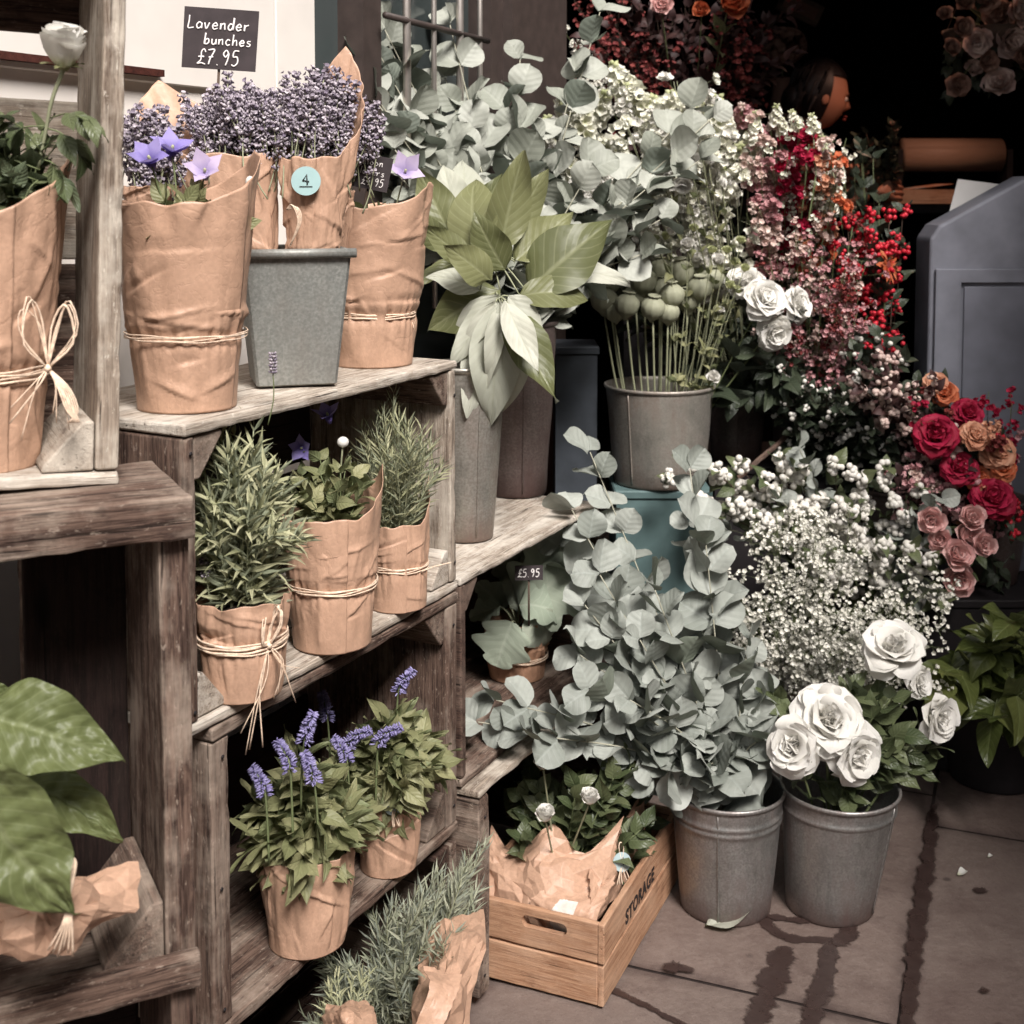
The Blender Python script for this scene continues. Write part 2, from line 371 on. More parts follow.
# foliage
M['euc'] = leaf_mat('eucalyptus_leaf', (.25, .265, .22), (.43, .44, .39), (.44, .46, .40), (.17, .20, .165), .55, 5, .22, .15, .3)
M['euc_low'] = leaf_mat('eucalyptus_leaf_blue', (.22, .24, .21), (.41, .43, .39), (.42, .46, .43), (.15, .175, .13), .55, 5, .22, .15, .3)
M['euc_stem'] = plain('eucalyptus_stem', (.36, .35, .27), .6)
M['stem'] = plain('green_stem', (.13, .155, .07), .6)
M['stem_pale'] = plain('pale_green_stem', (.26, .27, .17), .6)
M['twig'] = plain('brown_twig', (.07, .045, .032), .8)
M['mag'] = leaf_mat('broad_leaf', (.10, .11, .045), (.185, .19, .09), (.30, .31, .18), (.40, .43, .36), .42, 8, .4, .2, .15)
M['mag_pale'] = leaf_mat('broad_leaf_underside', (.38, .39, .32), (.54, .54, .46), (.30, .31, .22), (.22, .25, .13), .6, 8, .3, .2, .15)
M['lav'] = leaf_mat('narrow_grey_green_leaf', (.25, .26, .14), (.50, .49, .31), (.46, .45, .30), (.24, .27, .19), .6, 1, .35, .2, .1)
M['lav_grey'] = leaf_mat('silvery_narrow_leaf', (.26, .28, .19), (.44, .45, .34), (.32, .35, .28), (.27, .30, .25), .6, 1, .3, .2, .1)
M['ver'] = leaf_mat('soft_green_leaf', (.17, .18, .085), (.32, .31, .165), (.27, .29, .14), (.19, .22, .11), .5, 6, .45, .25, .2)
M['big'] = leaf_mat('quilted_green_leaf', (.11, .135, .05), (.16, .18, .075), (.24, .27, .14), (.12, .16, .06), .45, 11, .5, .25, .4)
M['rosel'] = leaf_mat('rose_leaf', (.055, .075, .032), (.14, .16, .08), (.16, .19, .10), (.13, .16, .10), .4, 7, .4, .2, .2)
M['salal'] = leaf_mat('glossy_green_leaf', (.055, .075, .018), (.13, .145, .045), (.20, .23, .09), (.14, .17, .07), .32, 6, .4, .22, .2, spec=.5)
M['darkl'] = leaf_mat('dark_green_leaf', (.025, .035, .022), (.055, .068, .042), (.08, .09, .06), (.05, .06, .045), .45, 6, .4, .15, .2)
M['darkred'] = leaf_mat('dark_wine_leaf', (.035, .016, .016), (.075, .035, .032), None, None, .6, transl=.15)
M['dusty'] = leaf_mat('felted_silver_leaf', (.24, .28, .215), (.36, .39, .31), (.42, .45, .37), None, .85, 6, .3, .1, .1)
# flowers
M['white'] = petal_mat('white_petal', (.80, .78, .72), (.86, .84, .80), (.62, .62, .40), .3)
M['cream'] = petal_mat('cream_floret', (.76, .75, .63), (.86, .85, .77), (.55, .57, .32), .25)
M['gyp'] = petal_mat('gypsophila_white', (.74, .72, .64), (.86, .84, .77), None, .25)
M['bud'] = petal_mat('greenish_bud', (.42, .46, .22), (.62, .62, .40), None, .2)
M['violet'] = petal_mat('violet_petal', (.27, .22, .56), (.44, .38, .72), (.16, .12, .38), .3)
M['lilac'] = petal_mat('lilac_petal', (.52, .43, .64), (.64, .54, .72), (.35, .28, .5), .3)
M['lavender'] = petal_mat('lavender_bud', (.16, .13, .18), (.60, .54, .58), None, .1, .8)
M['veron'] = petal_mat('veronica_floret', (.20, .17, .36), (.38, .35, .58), None, .2)
M['pink'] = petal_mat('dusty_pink_floret', (.46, .20, .22), (.66, .40, .40), (.3, .12, .12), .25)
M['palepink'] = petal_mat('pale_pink_floret', (.60, .42, .38), (.78, .64, .57), None, .25)
M['rosep'] = petal_mat('pink_rose_petal', (.72, .40, .38), (.84, .58, .54), (.62, .32, .28), .3)
M['crimson'] = petal_mat('crimson_petal', (.30, .010, .035), (.46, .02, .07), (.15, .002, .01), .25)
M['red'] = petal_mat('red_berry', (.42, .012, .025), (.62, .04, .06), None, .05, .3)
M['orange'] = petal_mat('orange_petal', (.50, .10, .035), (.66, .22, .11), (.5, .05, .02), .25)
M['peach'] = petal_mat('peach_petal', (.62, .28, .17), (.75, .42, .28), (.5, .12, .06), .25)
M['wine'] = petal_mat('wine_floret', (.13, .022, .025), (.26, .06, .05), None, .15)
M['dusk'] = petal_mat('faded_hydrangea', (.30, .17, .13), (.44, .28, .22), None, .2)
M['berryw'] = petal_mat('white_berry', (.70, .67, .60), (.82, .79, .74), None, .15, .45)
M['pod'] = petal_mat('poppy_pod_skin', (.33, .335, .24), (.45, .44, .33), None, .05, .6)
M['skin'] = plain('skin', (.46, .21, .135), .5, var=.05, nsc=8)
M['cloth_black'] = plain('black_cloth', (.010, .008, .010), .9, var=.3)
M['hair'] = plain('black_hair', (.012, .008, .008), .5, var=.4, nsc=90)
M['eyew'] = plain('eye_white', (.6, .55, .5), .3); M['eyed'] = plain('eye_dark', (.02, .01, .01), .2); M['lips'] = plain('lips', (.38, .08, .07), .4)
# ------------------------------------------------------------------ leaves, petals, paper, twine
def leafT(prof, W=.5, bend=.3, fold=.12, cup=0., wave=0., nl=8, nw=4, ruff=0., tipcurl=0., quilt=0., seed=0, lobes=0):
    """unit-length leaf along +Y, normal +Z; W = half width"""
    V = []; U = []
    for i in range(nl+1):
        t = i/nl; w = prof(t)*W
        if lobes: w *= .62+.5*abs(math.sin(t*PI*lobes))
        ang = bend*t+tipcurl*t**4; yy = math.sin(ang)/ang*t if abs(ang) > 1e-3 else t
        zz = -(1-math.cos(ang))/ang*t if abs(ang) > 1e-3 else 0
        for j in range(nw+1):
            s = -1+2*j/nw; x = s*w
            z = zz+fold*abs(s)*w+cup*s*s*w*w*4+wave*math.sin(t*7+seed*2+s*1.6)*abs(s)*.06+ruff*math.sin(t*19+s*3+seed)*s*s*.05
            if quilt: z += quilt*(abs(math.sin(t*PI*8-abs(s)*2.3))-.5)*.03*(1-abs(s)*.5)+quilt*.03*nz(t*6+seed, s*3)
            V.append((x, yy, z)); U.append((t, s, 0))
    F = [(i*(nw+1)+j, i*(nw+1)+j+1, (i+1)*(nw+1)+j+1, (i+1)*(nw+1)+j) for i in range(nl) for j in range(nw)]
    return (np.array(V), [(np.array(F), 0)], np.array(U))
oval = lambda t: max(0, math.sin(PI*min(1, t)**.85))**.8
roundp = lambda t: max(.05*(1-t), math.sqrt(max(0, 1-(2*t-1)**2)))
lance = lambda t: (math.sin(PI*t**.7))**1.1 if 0 < t < 1 else (.12 if t == 0 else 0)
ovate = lambda t: max(0, math.sin(PI*t**.62))**.9*(1-.15*t) if t > 0 else .05
obov = lambda t: (.25+.75*math.sin(PI/2*min(1, t*1.15)))*math.sqrt(max(0, 1-max(0, (t-.68)/.32)**2)) if t < 1 else .06
T_round = [leafT(roundp, .52, b, .10, c, w, 8, 4, seed=i) for i, (b, c, w) in enumerate([(.2, .12, .6), (.55, .05, 1.2), (-.35, .2, .8), (.9, -.1, 1.)])]
T_narrow = [leafT(lance, .072, b, .5, nl=4, nw=2) for b in (.2, .7, -.4, 1.1)]
T_needle = [leafT(lance, .055, b, .3, nl=3, nw=2) for b in (.1, .5, -.3)]
T_lance = [leafT(lance, .23, b, .18, 0, .7, 7, 4, seed=i) for i, b in enumerate((.4, .9, 1.4, -.2))]
T_ovate = [leafT(ovate, .33, b, .15, 0, .8, 7, 4, seed=i) for i, b in enumerate((.3, .7, 1.0, -.3))]
T_mag = [leafT(lambda u: max(0, math.sin(PI*u**.8))**.9*(1-.25*u), .235, b, .16, 0, .9, 12, 6, seed=i, ruff=.25) for i, b in enumerate((.3, .8, 1.2, -.3))]
T_petal = [leafT(obov, .50, b, .0, c, .35, 9, 8, ruff=r, tipcurl=tc, seed=i) for i, (b, c, r, tc) in enumerate([(-.9, .26, .1, .4), (-.75, .24, .2, .6), (-1.1, .30, .15, .3)])]
T_petalw = [leafT(obov, .62, b, .0, c, .55, 12, 10, ruff=r, tipcurl=tc, seed=i+3) for i, (b, c, r, tc) in enumerate([(-.75, .16, .25, 1.1), (-.6, .13, .4, 1.3), (-.95, .18, .3, .9)])]
T_star = [leafT(lambda t: (.7+.3*math.sin(PI*t))*(1 if t < .35 else max(0, 1-((t-.35)/.65)**1.3)) if t < 1 else .02, .40, b, .12, nl=8, nw=4, seed=i) for i, b in enumerate((-.1, .5))]
T_ray = [leafT(obov, .14, b, .1, nl=4, nw=2) for b in (.2, .6)]
def flore(n=5, L=1., W=.4, up=.5, T=None):
    mb = MB(); T = T or leafT(obov, W, -.6, 0, .3, nl=3, nw=2)
    for k in range(n):
        a = 2*PI*k/n; d = A(math.cos(a), math.sin(a), up); R = frame(d, A(-math.cos(a)*up, -math.sin(a)*up, 1)); mb.many(T, [R], [A(0, 0, 0)], [L], rn=[0.])
    return mb.tmpl()
T_floret5 = flore(5); T_floret4 = flore(4, 1, .5, .25); T_bell = flore(5, 1, .42, 1.6); T_gyp = flore(5, 1, .45, .5)
def bez(a, b, bulge, n=10):
    m = (np.asarray(a)+np.asarray(b))/2+np.asarray(bulge); return smooth_path([a, m, b], n)
def leaves_on(mb, path, n, T, size, spread=1.1, t0=.15, t1=1., pair=True, sizej=.2, taper=.35, upb=.3, m=0, droop=0., petiole=.0, whorl=2, backdir=None):
    """arrange leaves in pairs along a path"""
    P = np.asarray(path); L = len(P)-1; D = []; PP = []; S = []; a0 = rnd(0, PI)
    for k in range(n):
        t = t0+(t1-t0)*k/max(1, n-1); f = min(t*L, L-1e-4); i = int(f); p = P[i]+(P[i+1]-P[i])*(f-i); tg = nrm(P[i+1]-P[i])
        s = np.cross(tg, A(.2, .1, 1)); s = nrm(s) if np.linalg.norm(s) > .05 else A(1, 0, 0); q = np.cross(s, tg)
        a = a0+k*PI/2*1.07 if pair else a0+k*2.4
        for w in range(whorl if pair else 1):
            aa = a+w*2*PI/whorl+rnd(-.25, .25); o = s*math.cos(aa)+q*math.sin(aa)
            sprd = spread*(1-.45*t)*rnd(.85, 1.15); d = nrm(tg*math.cos(sprd)+o*math.sin(sprd)+A(0, 0, -droop)); D.append(d); PP.append(p+d*petiole)
            S.append(size*(1-taper*t)*rnd(1-sizej, 1+sizej))
    D = np.array(D); PP = np.array(PP); S = np.array(S); n2 = len(D)
    U = np.tile(A(0, 0, 1), (n2, 1))+rs.randn(n2, 3)*upb
    if backdir is not None: U = U+np.asarray(backdir)
    R = frames(D, U, rs.randn(n2)*upb); idx = rs.randint(0, len(T), n2)
    for q in range(len(T)):
        k = idx == q
        if k.any(): mb.many(T[q], R[k], PP[k], S[k], mo=m)
def wrap(parent, c, h, rb, rt, top=None, waist=None, tight=.06, mat='kraft', amp=1., flat=1., ang=0., seam=None, seed=0, lean=(0, 0), name='paper_wrap', crump=.0, open_=0.):
    """a sheet of kraft paper rolled round a pot or bunch; top(theta)->extra height"""
    nt, nh = 190, 90; seam = rnd(0, 6.28) if seam is None else seam; V = []; U = []; so = seed*7.3+rnd(0, 20)
    for i in range(nt+1):
        th = seam+(2*PI+.7)*i/nt; H = h+(top(th % (2*PI)) if top else 0)
        for j in range(nh+1):
            v = j/nh; z = v*H; vv = z/h
            r = rb+(rt-rb)*(vv if vv < 1 else 1+(vv-1)*.8)+.0022*i/nt
            if waist: r *= 1-tight*math.exp(-((z-waist)/(.012))**2)
            x, y = math.cos(th), math.sin(th); q = 1/max(r, .02)
            # long creases, pleats near the tie, crumpling near the rim
            a = nz(x*2.3+so, y*2.3, z*11); b = 1-abs(nz(x*5+so, y*5, z*16+z*5*math.sin(th*2)))*2
            dsp = .0045*a
            dsp += .0008*nz(x*6+so+5, y*6, z*28)
            if waist:
                pl = math.exp(-abs(z-waist)/.022); dsp += pl*.0028*math.sin(th*23+3*math.sin(th*3+so))*abs(math.sin(th*5+so))+pl*.002*nz(x*14, y*14, z*60+so)
            if v > .75: dsp += (v-.75)*4*.006*nz(x*4+so, y*4+3, z*18)
            if crump: dsp += crump*(abs(nz(x*4+so, y*4+z*9, z*14))*2-.5)*(.3+v)+crump*.5*nz(x*9, y*9+so, z*38)
            if open_ and vv > .8: dsp += open_*(vv-.8)**1.5
            r += dsp*amp*(min(1, z/.02)*.85+.15)
            zz = z+.003*nz(x*3+so, y*3)*v
            V.append((r*x, r*y*flat, zz)); U.append((th*.08+so, so*.5, z))
    V = np.array(V); UU = np.array(U); rm = (rb+rt)/2; ss = (UU[:, 0]-so)/.08*rm; zz_ = UU[:, 2]; rad = np.hypot(V[:, 0], V[:, 1]/flat); cr = np.zeros(len(V)); rr_ = random.Random(seed*13+5)
    for k in range(int(34*h/.2)+8):
        s0, z0 = rr_.uniform(seam, seam+2*PI+.7)*rm, rr_.uniform(.08, 1.0)*h
        if waist and k % 3 == 0: z0 = waist+rr_.uniform(.008, .035); an = rr_.uniform(-.35, .35)
        else: an = rr_.choice((rr_.uniform(1.0, 2.1), rr_.uniform(-.8, .8)))
        ll, ww, am = rr_.uniform(.014, .055), rr_.uniform(.006, .018), rr_.uniform(.0014, .0038)*rr_.choice((1, 1, -1))
        al = (ss-s0)*math.cos(an)+(zz_-z0)*math.sin(an); ac = -(ss-s0)*math.sin(an)+(zz_-z0)*math.cos(an)
        up_ = np.clip(1-np.maximum(ac, 0)/ww-np.maximum(-ac, 0)/(ww*.18), 0, 1); cr += am*up_*np.exp(-(al/ll)**2)
    cr *= amp*np.clip(zz_/.02, 0, 1); sc_r = (rad+cr)/np.maximum(rad, 1e-6); V[:, 0] *= sc_r; V[:, 1] *= sc_r
    if flat != 1. or ang:
        c_, s_ = math.cos(ang), math.sin(ang); V[:, :2] = V[:, :2]@np.array([[c_, s_], [-s_, c_]])
    V[:, 0] += lean[0]*V[:, 2]; V[:, 1] += lean[1]*V[:, 2]
    F = [(i*(nh+1)+j, (i+1)*(nh+1)+j, (i+1)*(nh+1)+j+1, i*(nh+1)+j+1) for i in range(nt) for j in range(nh)]
    mb = MB(); mb.add(V+np.asarray(c), [np.array(F)], U)
    if rb > .03:   # the paper's folded-in base
        th = np.arange(32)*2*PI/32; lv = np.stack([rb*.97*np.cos(th), rb*.97*np.sin(th)*flat, np.full(32, .002)], 1)
        c_, s_ = math.cos(ang), math.sin(ang); lv[:, :2] = lv[:, :2]@np.array([[c_, s_], [-s_, c_]])
        mb.add(lv+np.asarray(c), [np.array([list(range(32))])])
    o = mb.build(name, M[mat], parent); s = o.modifiers.new('s', 'SOLIDIFY'); s.thickness = .0007; s.offset = -1
    return o
def twine(parent, c, r, z, n=4, flat=1., ang=0., lean=(0, 0), bow=None, loose=.001, wid=.0016):
    mb = MB()
    for k in range(n):
        th = np.linspace(0, 2*PI, 60, endpoint=False); zz = z+(k-(n-1)/2)*wid*1.3+.0012*np.sin(th*2+k*2)+.0006*np.sin(th*7+k)
        rr = r+.0014+loose*np.abs(np.sin(th*3+k*1.3))
        P = np.stack([rr*np.cos(th), rr*np.sin(th)*flat, zz], 1); c_, s_ = math.cos(ang), math.sin(ang); P[:, :2] = P[:, :2]@np.array([[c_, s_], [-s_, c_]])
        P[:, 0] += lean[0]*P[:, 2]; P[:, 1] += lean[1]*P[:, 2]
        tube(mb, P+np.asarray(c), wid*rnd(.5, .8), 5, closed=True)
    return mb.build('raffia_tie', M['raffia'], parent)
def bow(parent, p, out, size=.05, strands=5, tails=.06, loops=True, seed=1, side=None):
    """raffia bow at p; out = outward direction"""
    mb = MB(); o = nrm(out); s = nrm(np.cross(A(0, 0, 1), o)) if side is None else nrm(side)
    rr = random.Random(seed)
    for k in range(strands):
        j = lambda a: rr.uniform(-a, a)
        if loops:
            for sg in (-1, 1):
                P = smooth_path([p, p+s*sg*size*(.10+j(.05))+UP*size*(.6+j(.15)), p+s*sg*size*(.28+j(.08))+UP*size*(.95+j(.15))+o*.008, p+s*sg*size*(.38+j(.06))+UP*size*(.45+j(.1))+o*.010, p+o*.003], 14)
                if k < max(2, strands//2): tube(mb, P, rr.uniform(.0009, .0015), 5, flat=.6)
        sd = -1 if k % 2 else 1
        P = smooth_path([p, p+s*sd*tails*(.2+j(.1))-UP*tails*(.35+j(.1))+o*.008, p+s*sd*tails*(.35+j(.3))-UP*tails*(.9+j(.3))+o*(.006+j(.006))], 10)
        tube(mb, P, rr.uniform(.0006, .0012), 4, flat=.6)
    mb.many(ICO2, [EYE3], [p+o*.002], [.0042])
    return mb.build('bow', M['raffia'], parent)
def soil_disc(parent, c, r, z, flat=1., ang=0.):
    mb = MB(); prof = [(r, z-.01), (r*.98, z), (r*.5, z+.004), (0.0005, z+.006)]; lathe(mb, prof, c, 24, wob=.02)
    return mb.build('soil', M['soil'], parent)
# ------------------------------------------------------------------ flower heads (meshes along +Z)
def head_mesh(name, mats, layers, stem=None, extra=None):
    """layers: (n, tilt from vertical, size, radius, height, template list, mat)"""
    mb = MB(); ga = 0
    for (n, tilt, size, rad, ht, T, m) in layers:
        for k in range(n):
            ga += 2*PI/n; a = ga+rnd(-.15, .15); tl = tilt*rnd(.9, 1.12)
            d = A(math.cos(a)*math.sin(tl), math.sin(a)*math.sin(tl), math.cos(tl)); inn = A(-math.cos(a)*math.cos(tl), -math.sin(a)*math.cos(tl), math.sin(tl))
            mb.many(T[k % len(T)], [frame(d, inn)], [A(math.cos(a)*rad, math.sin(a)*rad, ht)], [size*rnd(.9, 1.1)], mo=m)
        ga += 1.1
    if extra: extra(mb)
    return mb.mesh(name, mats)
def calyx(mb, r, z, m=1):
    for k in range(5):
        a = k*2*PI/5+.3; d = A(math.cos(a)*.9, math.sin(a)*.9, .25); mb.many(T_lance[0], [frame(d, A(0, 0, 1))], [A(0, 0, z)], [r*1.3], mo=m)
    mb.many(ICO2, [EYE3], [A(0, 0, z)], [(r*.35, r*.35, r*.3)], mo=m)
def rose_mesh(name, R, mp, open_=1., P=T_petalw, m2='rosel', n=6):
    L = [(4, .02, R*.66, .0, R*.06, T_petal, 0), (5, .16, R*.74, R*.03, R*.04, T_petal, 0), (5, .28, R*.80, R*.05, R*.03, T_petal, 0), (5, .40*open_, R*.85, R*.08, R*.02, T_petal, 0),
         (5, .62*open_, R*.98, R*.10, 0, P, 0), (n, .88*open_, R*1.08, R*.12, -R*.04, P, 0), (n, 1.12*open_, R*1.16, R*.12, -R*.08, P, 0), (n-1, 1.4*open_, R*1.1, R*.1, -R*.12, P, 0)]
    return head_mesh(name, [M[mp], M[m2]], L, extra=lambda mb: (calyx(mb, R*.35, -R*.16), mb.many(ICO2, [EYE3], [A(0, 0, R*.28)], [(R*.20, R*.20, R*.30)])))
def ball_flower(name, R, mp, m2='rosel'):
    L = [(3, .15, R*.9, 0, -R*.2, T_petal, 0), (5, .3, R*1.2, R*.1, -R*.35, T_petal, 0), (6, .5, R*1.4, R*.15, -R*.55, T_petal, 0), (7, .75, R*1.45, R*.2, -R*.7, T_petal, 0), (6, 1.0, R*1.3, R*.2, -R*.8, T_petal, 0)]
    return head_mesh(name, [M[mp], M[m2]], L, extra=lambda mb: calyx(mb, R*.4, -R*.85))
def peony_mesh(name, R, mp, dense=1):
    L = [(7, .15, R*.8, .0, 0, T_petalw, 0), (9, .45, R*.85, R*.1, 0, T_petal, 0), (10, .75, R*.9, R*.12, 0, T_petalw, 0), (10, 1.05, R*.95, R*.12, -R*.05, T_petalw, 0), (9, 1.35, R*.95, R*.1, -R*.12, T_petal, 0)]
    return head_mesh(name, [M[mp], M['rosel']], L, extra=lambda mb: calyx(mb, R*.35, -R*.2))
def star_mesh(name, R, mp):
    def ex(mb):
        mb.many(ICO2, [EYE3], [A(0, 0, R*.12)], [(R*.08, R*.08, R*.16)], mo=1)
        tube(mb, [(0, 0, -R*.5), (0, 0, 0)], [R*.12, R*.3], 8, m=0)
    return head_mesh(name, [M[mp], M['bud']], [(5, .86, R*1.05, R*.12, 0, T_star, 0)], extra=ex)
def gerbera_mesh(name, R):
    def ex(mb): mb.many(ICO2, [EYE3], [A(0, 0, 0)], [(R*.3, R*.3, R*.12)], mo=1)
    return head_mesh(name, [M['orange'], M['wine']], [(18, 1.35, R, R*.2, 0, T_ray, 0), (16, 1.2, R*.85, R*.18, R*.04, T_ray, 0)], extra=ex)
def spike_mesh(name, mp, L=.22, n=34, fs=.014, r0=.012, T=T_floret5, tipm=None, stemlen=.1, bend=.15, stemm='stem_pale', budt=.8):
    """a flower spike (stock, snapdragon, lavender, veronica) along +Z from its stem's foot"""
    mb = MB(); z0 = stemlen; path = smooth_path([(0, 0, 0), (bend*.2*L, 0, z0), (bend*.5*L, .1*bend*L, z0+L*.5), (bend*L, 0, z0+L)], 16); tube(mb, path, [.0022, .0011], 5, m=1)
    ln = len(path)-1
    for k in range(n):
        t = k/(n-1); a = k*2.4; f = (z0+L*t)/(z0+L)*ln; i = min(int(f), ln-1); p = path[i]+(path[i+1]-path[i])*(f-i)
        r = r0*(1-.75*t)+.002; o = A(math.cos(a), math.sin(a), 0)
        s = fs*(1-.5*t)*rnd(.75, 1.25); r *= rnd(.7, 1.5); d = nrm(o+A(rnd(-.3, .3), rnd(-.3, .3), .35+.7*t))
        if t > budt: mb.many(ICO1, [zframe(d)], [p+o*r*.8], [(s*.28, s*.28, s*.5)], mo=2)
        else: mb.many(T, [zframe(d)], [p+o*r], [s*.62], mo=0)
    return mb.mesh(name, [M[mp], M[stemm], M[tipm or mp]])
def lav_mesh(name, L=.045, stem=.12, k=5):
    mb = MB(); b = rnd(-.02, .02); path = smooth_path([(0, 0, 0), (b*.3, b*.2, stem*.5), (b, 0, stem+L)], 8); tube(mb, path, [.0011, .0008], 4, m=1)
    for w in range(k):
        t = w/(k-1); z = stem+L*t-(.012 if w == 0 and k > 3 else 0); rr = .0042*(1-.45*t)
        for q in range(7):
            a = q*2*PI/7+w*.5; d = A(math.cos(a), math.sin(a), .9); s = rnd(.8, 1.25)
            d = nrm(d+rs.randn(3)*.35); mb.many(ICO1, [zframe(d)], [A(b*(z/(stem+L)), 0, z+rnd(-.002, .002))+A(math.cos(a), math.sin(a), 0)*rr*rnd(.8, 1.7)], [(.0017*s, .0017*s, .0032*s)])
            if q % 3 == 0: mb.many(T_floret4, [zframe(d)], [A(b*(z/(stem+L)), 0, z)+d*(rr+.003)], [.0034*s])
    return mb.mesh(name, [M['lavender'], M['stem_pale']])
def pod_mesh(name, R):
    mb = MB(); prof = [(R*.12, -R*1.25), (R*.22, -R*1.1), (R*.35, -R*.95), (R*.8, -R*.6), (R, -.05*R), (R*.93, R*.42), (R*.55, R*.80), (R*.28, R*.92), (R*.30, R*1.0), (R*.52, R*1.05), (R*.46, R*1.12), (0.0004, R*1.08)]
    n = 40; prof = smooth_path([(a, 0, b) for a, b in prof], 36)[:, [0, 2]]; th = np.arange(n)*2*PI/n; V = []; U = []
    for r, z in prof:
        f = 1+.035*np.cos(th*10)*(1 if z < R*.85 else 2.2); V.append(np.stack([r*f*np.cos(th), r*f*np.sin(th), np.full(n, z)], 1)); U.append(np.stack([np.full(n, z/R*.5), th, np.zeros(n)], 1))
    k = len(prof); i, j = np.meshgrid(np.arange(k-1), np.arange(n), indexing='ij'); a = (i*n+j).ravel(); b = (i*n+(j+1) % n).ravel()
    mb.add(np.vstack(V), [np.stack([a, b, b+n, a+n], 1)], np.vstack(U), 0); return mb.mesh(name, [M['pod']])
# ------------------------------------------------------------------ branches and stems (each its own thing)
def euc_branch(pts, n=10, size=.06, label='', group='', cat='eucalyptus', mat='euc', r=.0026, droop=.0, T=T_round, back=None, spread=1.15, upb=.5, t0=.12):
    P = smooth_path(pts, 22); t = thing('eucalyptus_branch', P[0], label, cat, group)
    s = MB(); tube(s, P, [r, r*.4], 6); s.build('stem', M['euc_stem'], t)
    m = MB(); leaves_on(m, P, n, T, size, spread=spread, t0=t0, sizej=.22, taper=.45, upb=upb, droop=droop, petiole=.004, backdir=back)
    m.build('leaves', M[mat], t); return t
def leafy_branch(name, pts, n, size, T, mat, label, group, cat, r=.002, pair=True, spread=1., droop=.1, upb=.35, stemm='stem', back=None, taper=.3, sides=0, parent=None, t0=.15, whorl=2):
    P = smooth_path(pts, 18); t = thing(name, P[0], label, cat, group) if parent is None else parent
    s = MB(); tube(s, P, [r, r*.5], 5); m = MB()
    leaves_on(m, P, n, T, size, spread=spread, t0=t0, pair=pair, taper=taper, upb=upb, droop=droop, petiole=.003, backdir=back, whorl=whorl)
    L = np.linalg.norm(P[-1]-P[0])
    for k in range(sides):
        i = int(len(P)*rnd(.35, .85)); a = P[i]; tg = nrm(P[min(i+1, len(P)-1)]-P[i-1]); o = nrm(rs.randn(3)+tg*.6+A(0, -.3, .2)); Q = bez(a, a+nrm(o+tg)*L*rnd(.2, .38), rs.randn(3)*.01)
        tube(s, Q, [r*.6, r*.3], 4); leaves_on(m, Q, max(3, n//2), T, size*.85, spread=spread, t0=.25, pair=pair, taper=taper, upb=upb, droop=droop, petiole=.003, backdir=back, whorl=whorl)
    s.build('stem', M[stemm], t); m.build('leaves', M[mat], t); return t
def cut_flower(name, cat, foot, head, me, label, group=None, R=None, facing=None, r=.002, stemm='stem', leaves=None, headname='flower_head', s=1., bulge=(0, 0, 0)):
    """stem from foot to head with a flower head mesh"""
    t = thing(name, foot, label, cat, group); P = bez(foot, head, A(*bulge) if len(bulge) == 3 else bulge); mb = MB(); tube(mb, P, [r, r*.8], 6); mb.build('stem', M[stemm], t)
    if facing is None: facing = nrm(P[-1]-P[-2])
    inst(headname, me, t, P[-1], zframe(facing), s)
    if leaves:
        m = MB(); leaves_on(m, P, leaves[0], leaves[2], leaves[1], spread=1.0, t0=leaves[4] if len(leaves) > 4 else .3, t1=.88, taper=.3, upb=.4, droop=.1); m.build('leaves', M[leaves[3]], t)
    return t
# ------------------------------------------------------------------ containers
def bucket(name, c, h, rb, rt, mat, label, group=None, cat='bucket', bands=(), seam=0., lean=(0, 0), tin=.0):
    t = thing(name, c, label, cat, group); mb = MB(); w = .0014
    prof = [(0.001, .004), (rb*.93, .004), (rb*.97, .0), (rb, .003), (rb*1.003, .010), (rb+(rt-rb)*.05, .016)]
    zs = sorted([z for b in bands for z in (b-.006, b-.003, b, b+.003, b+.006)]); rr = lambda z: rb+(rt-rb)*z/h
    pts = []
    for z in np.linspace(.03, h-.012, 26): pts.append((rr(z), z))
    for b in bands:
        pts = [p for p in pts if abs(p[1]-b) > .008]
        pts += [(rr(b-.006), b-.006), (rr(b)+.0022, b-.003), (rr(b)+.0030, b), (rr(b)+.0022, b+.003), (rr(b+.006), b+.006)]
    pts.sort(key=lambda p: p[1]); prof += pts
    R = rr(h); prof += [(R-.001, h-.008), (R+.003, h-.006), (R+.0042, h-.002), (R+.003, h+.0015), (R, h+.002), (R-.0025, h-.001), (R-.003, h-.01)]
    prof += [(rr(z)-.003, z) for z in np.linspace(h-.03, .01, 10)]+[(.001, .008)]
    lathe(mb, prof, (0, 0, 0), 72)
    V = mb.V[0]; # small dents
    for i in range(len(V)):
        x, y, z = V[i]; d = .0022*nz(x*11+c[0]*9, y*11, z*8)*min(1, z*20)*(1 if z < h-.015 else .6); rl = math.hypot(x, y)+1e-6; V[i] = (x*(1+d/rl), y*(1+d/rl), z)
    V[:, 0] += lean[0]*V[:, 2]; V[:, 1] += lean[1]*V[:, 2]; mb.V[0] = V+np.asarray(c)
    mb.build('body', M[mat], t)
    s = MB(); P = [A(*c)+A((rr(z)+.0012)*math.cos(seam)+lean[0]*z, (rr(z)+.0012)*math.sin(seam)+lean[1]*z, z) for z in np.linspace(.012, h-.012, 12)]; tube(s, P, .0016, 6); s.build('seam', M[mat], t)
    return t
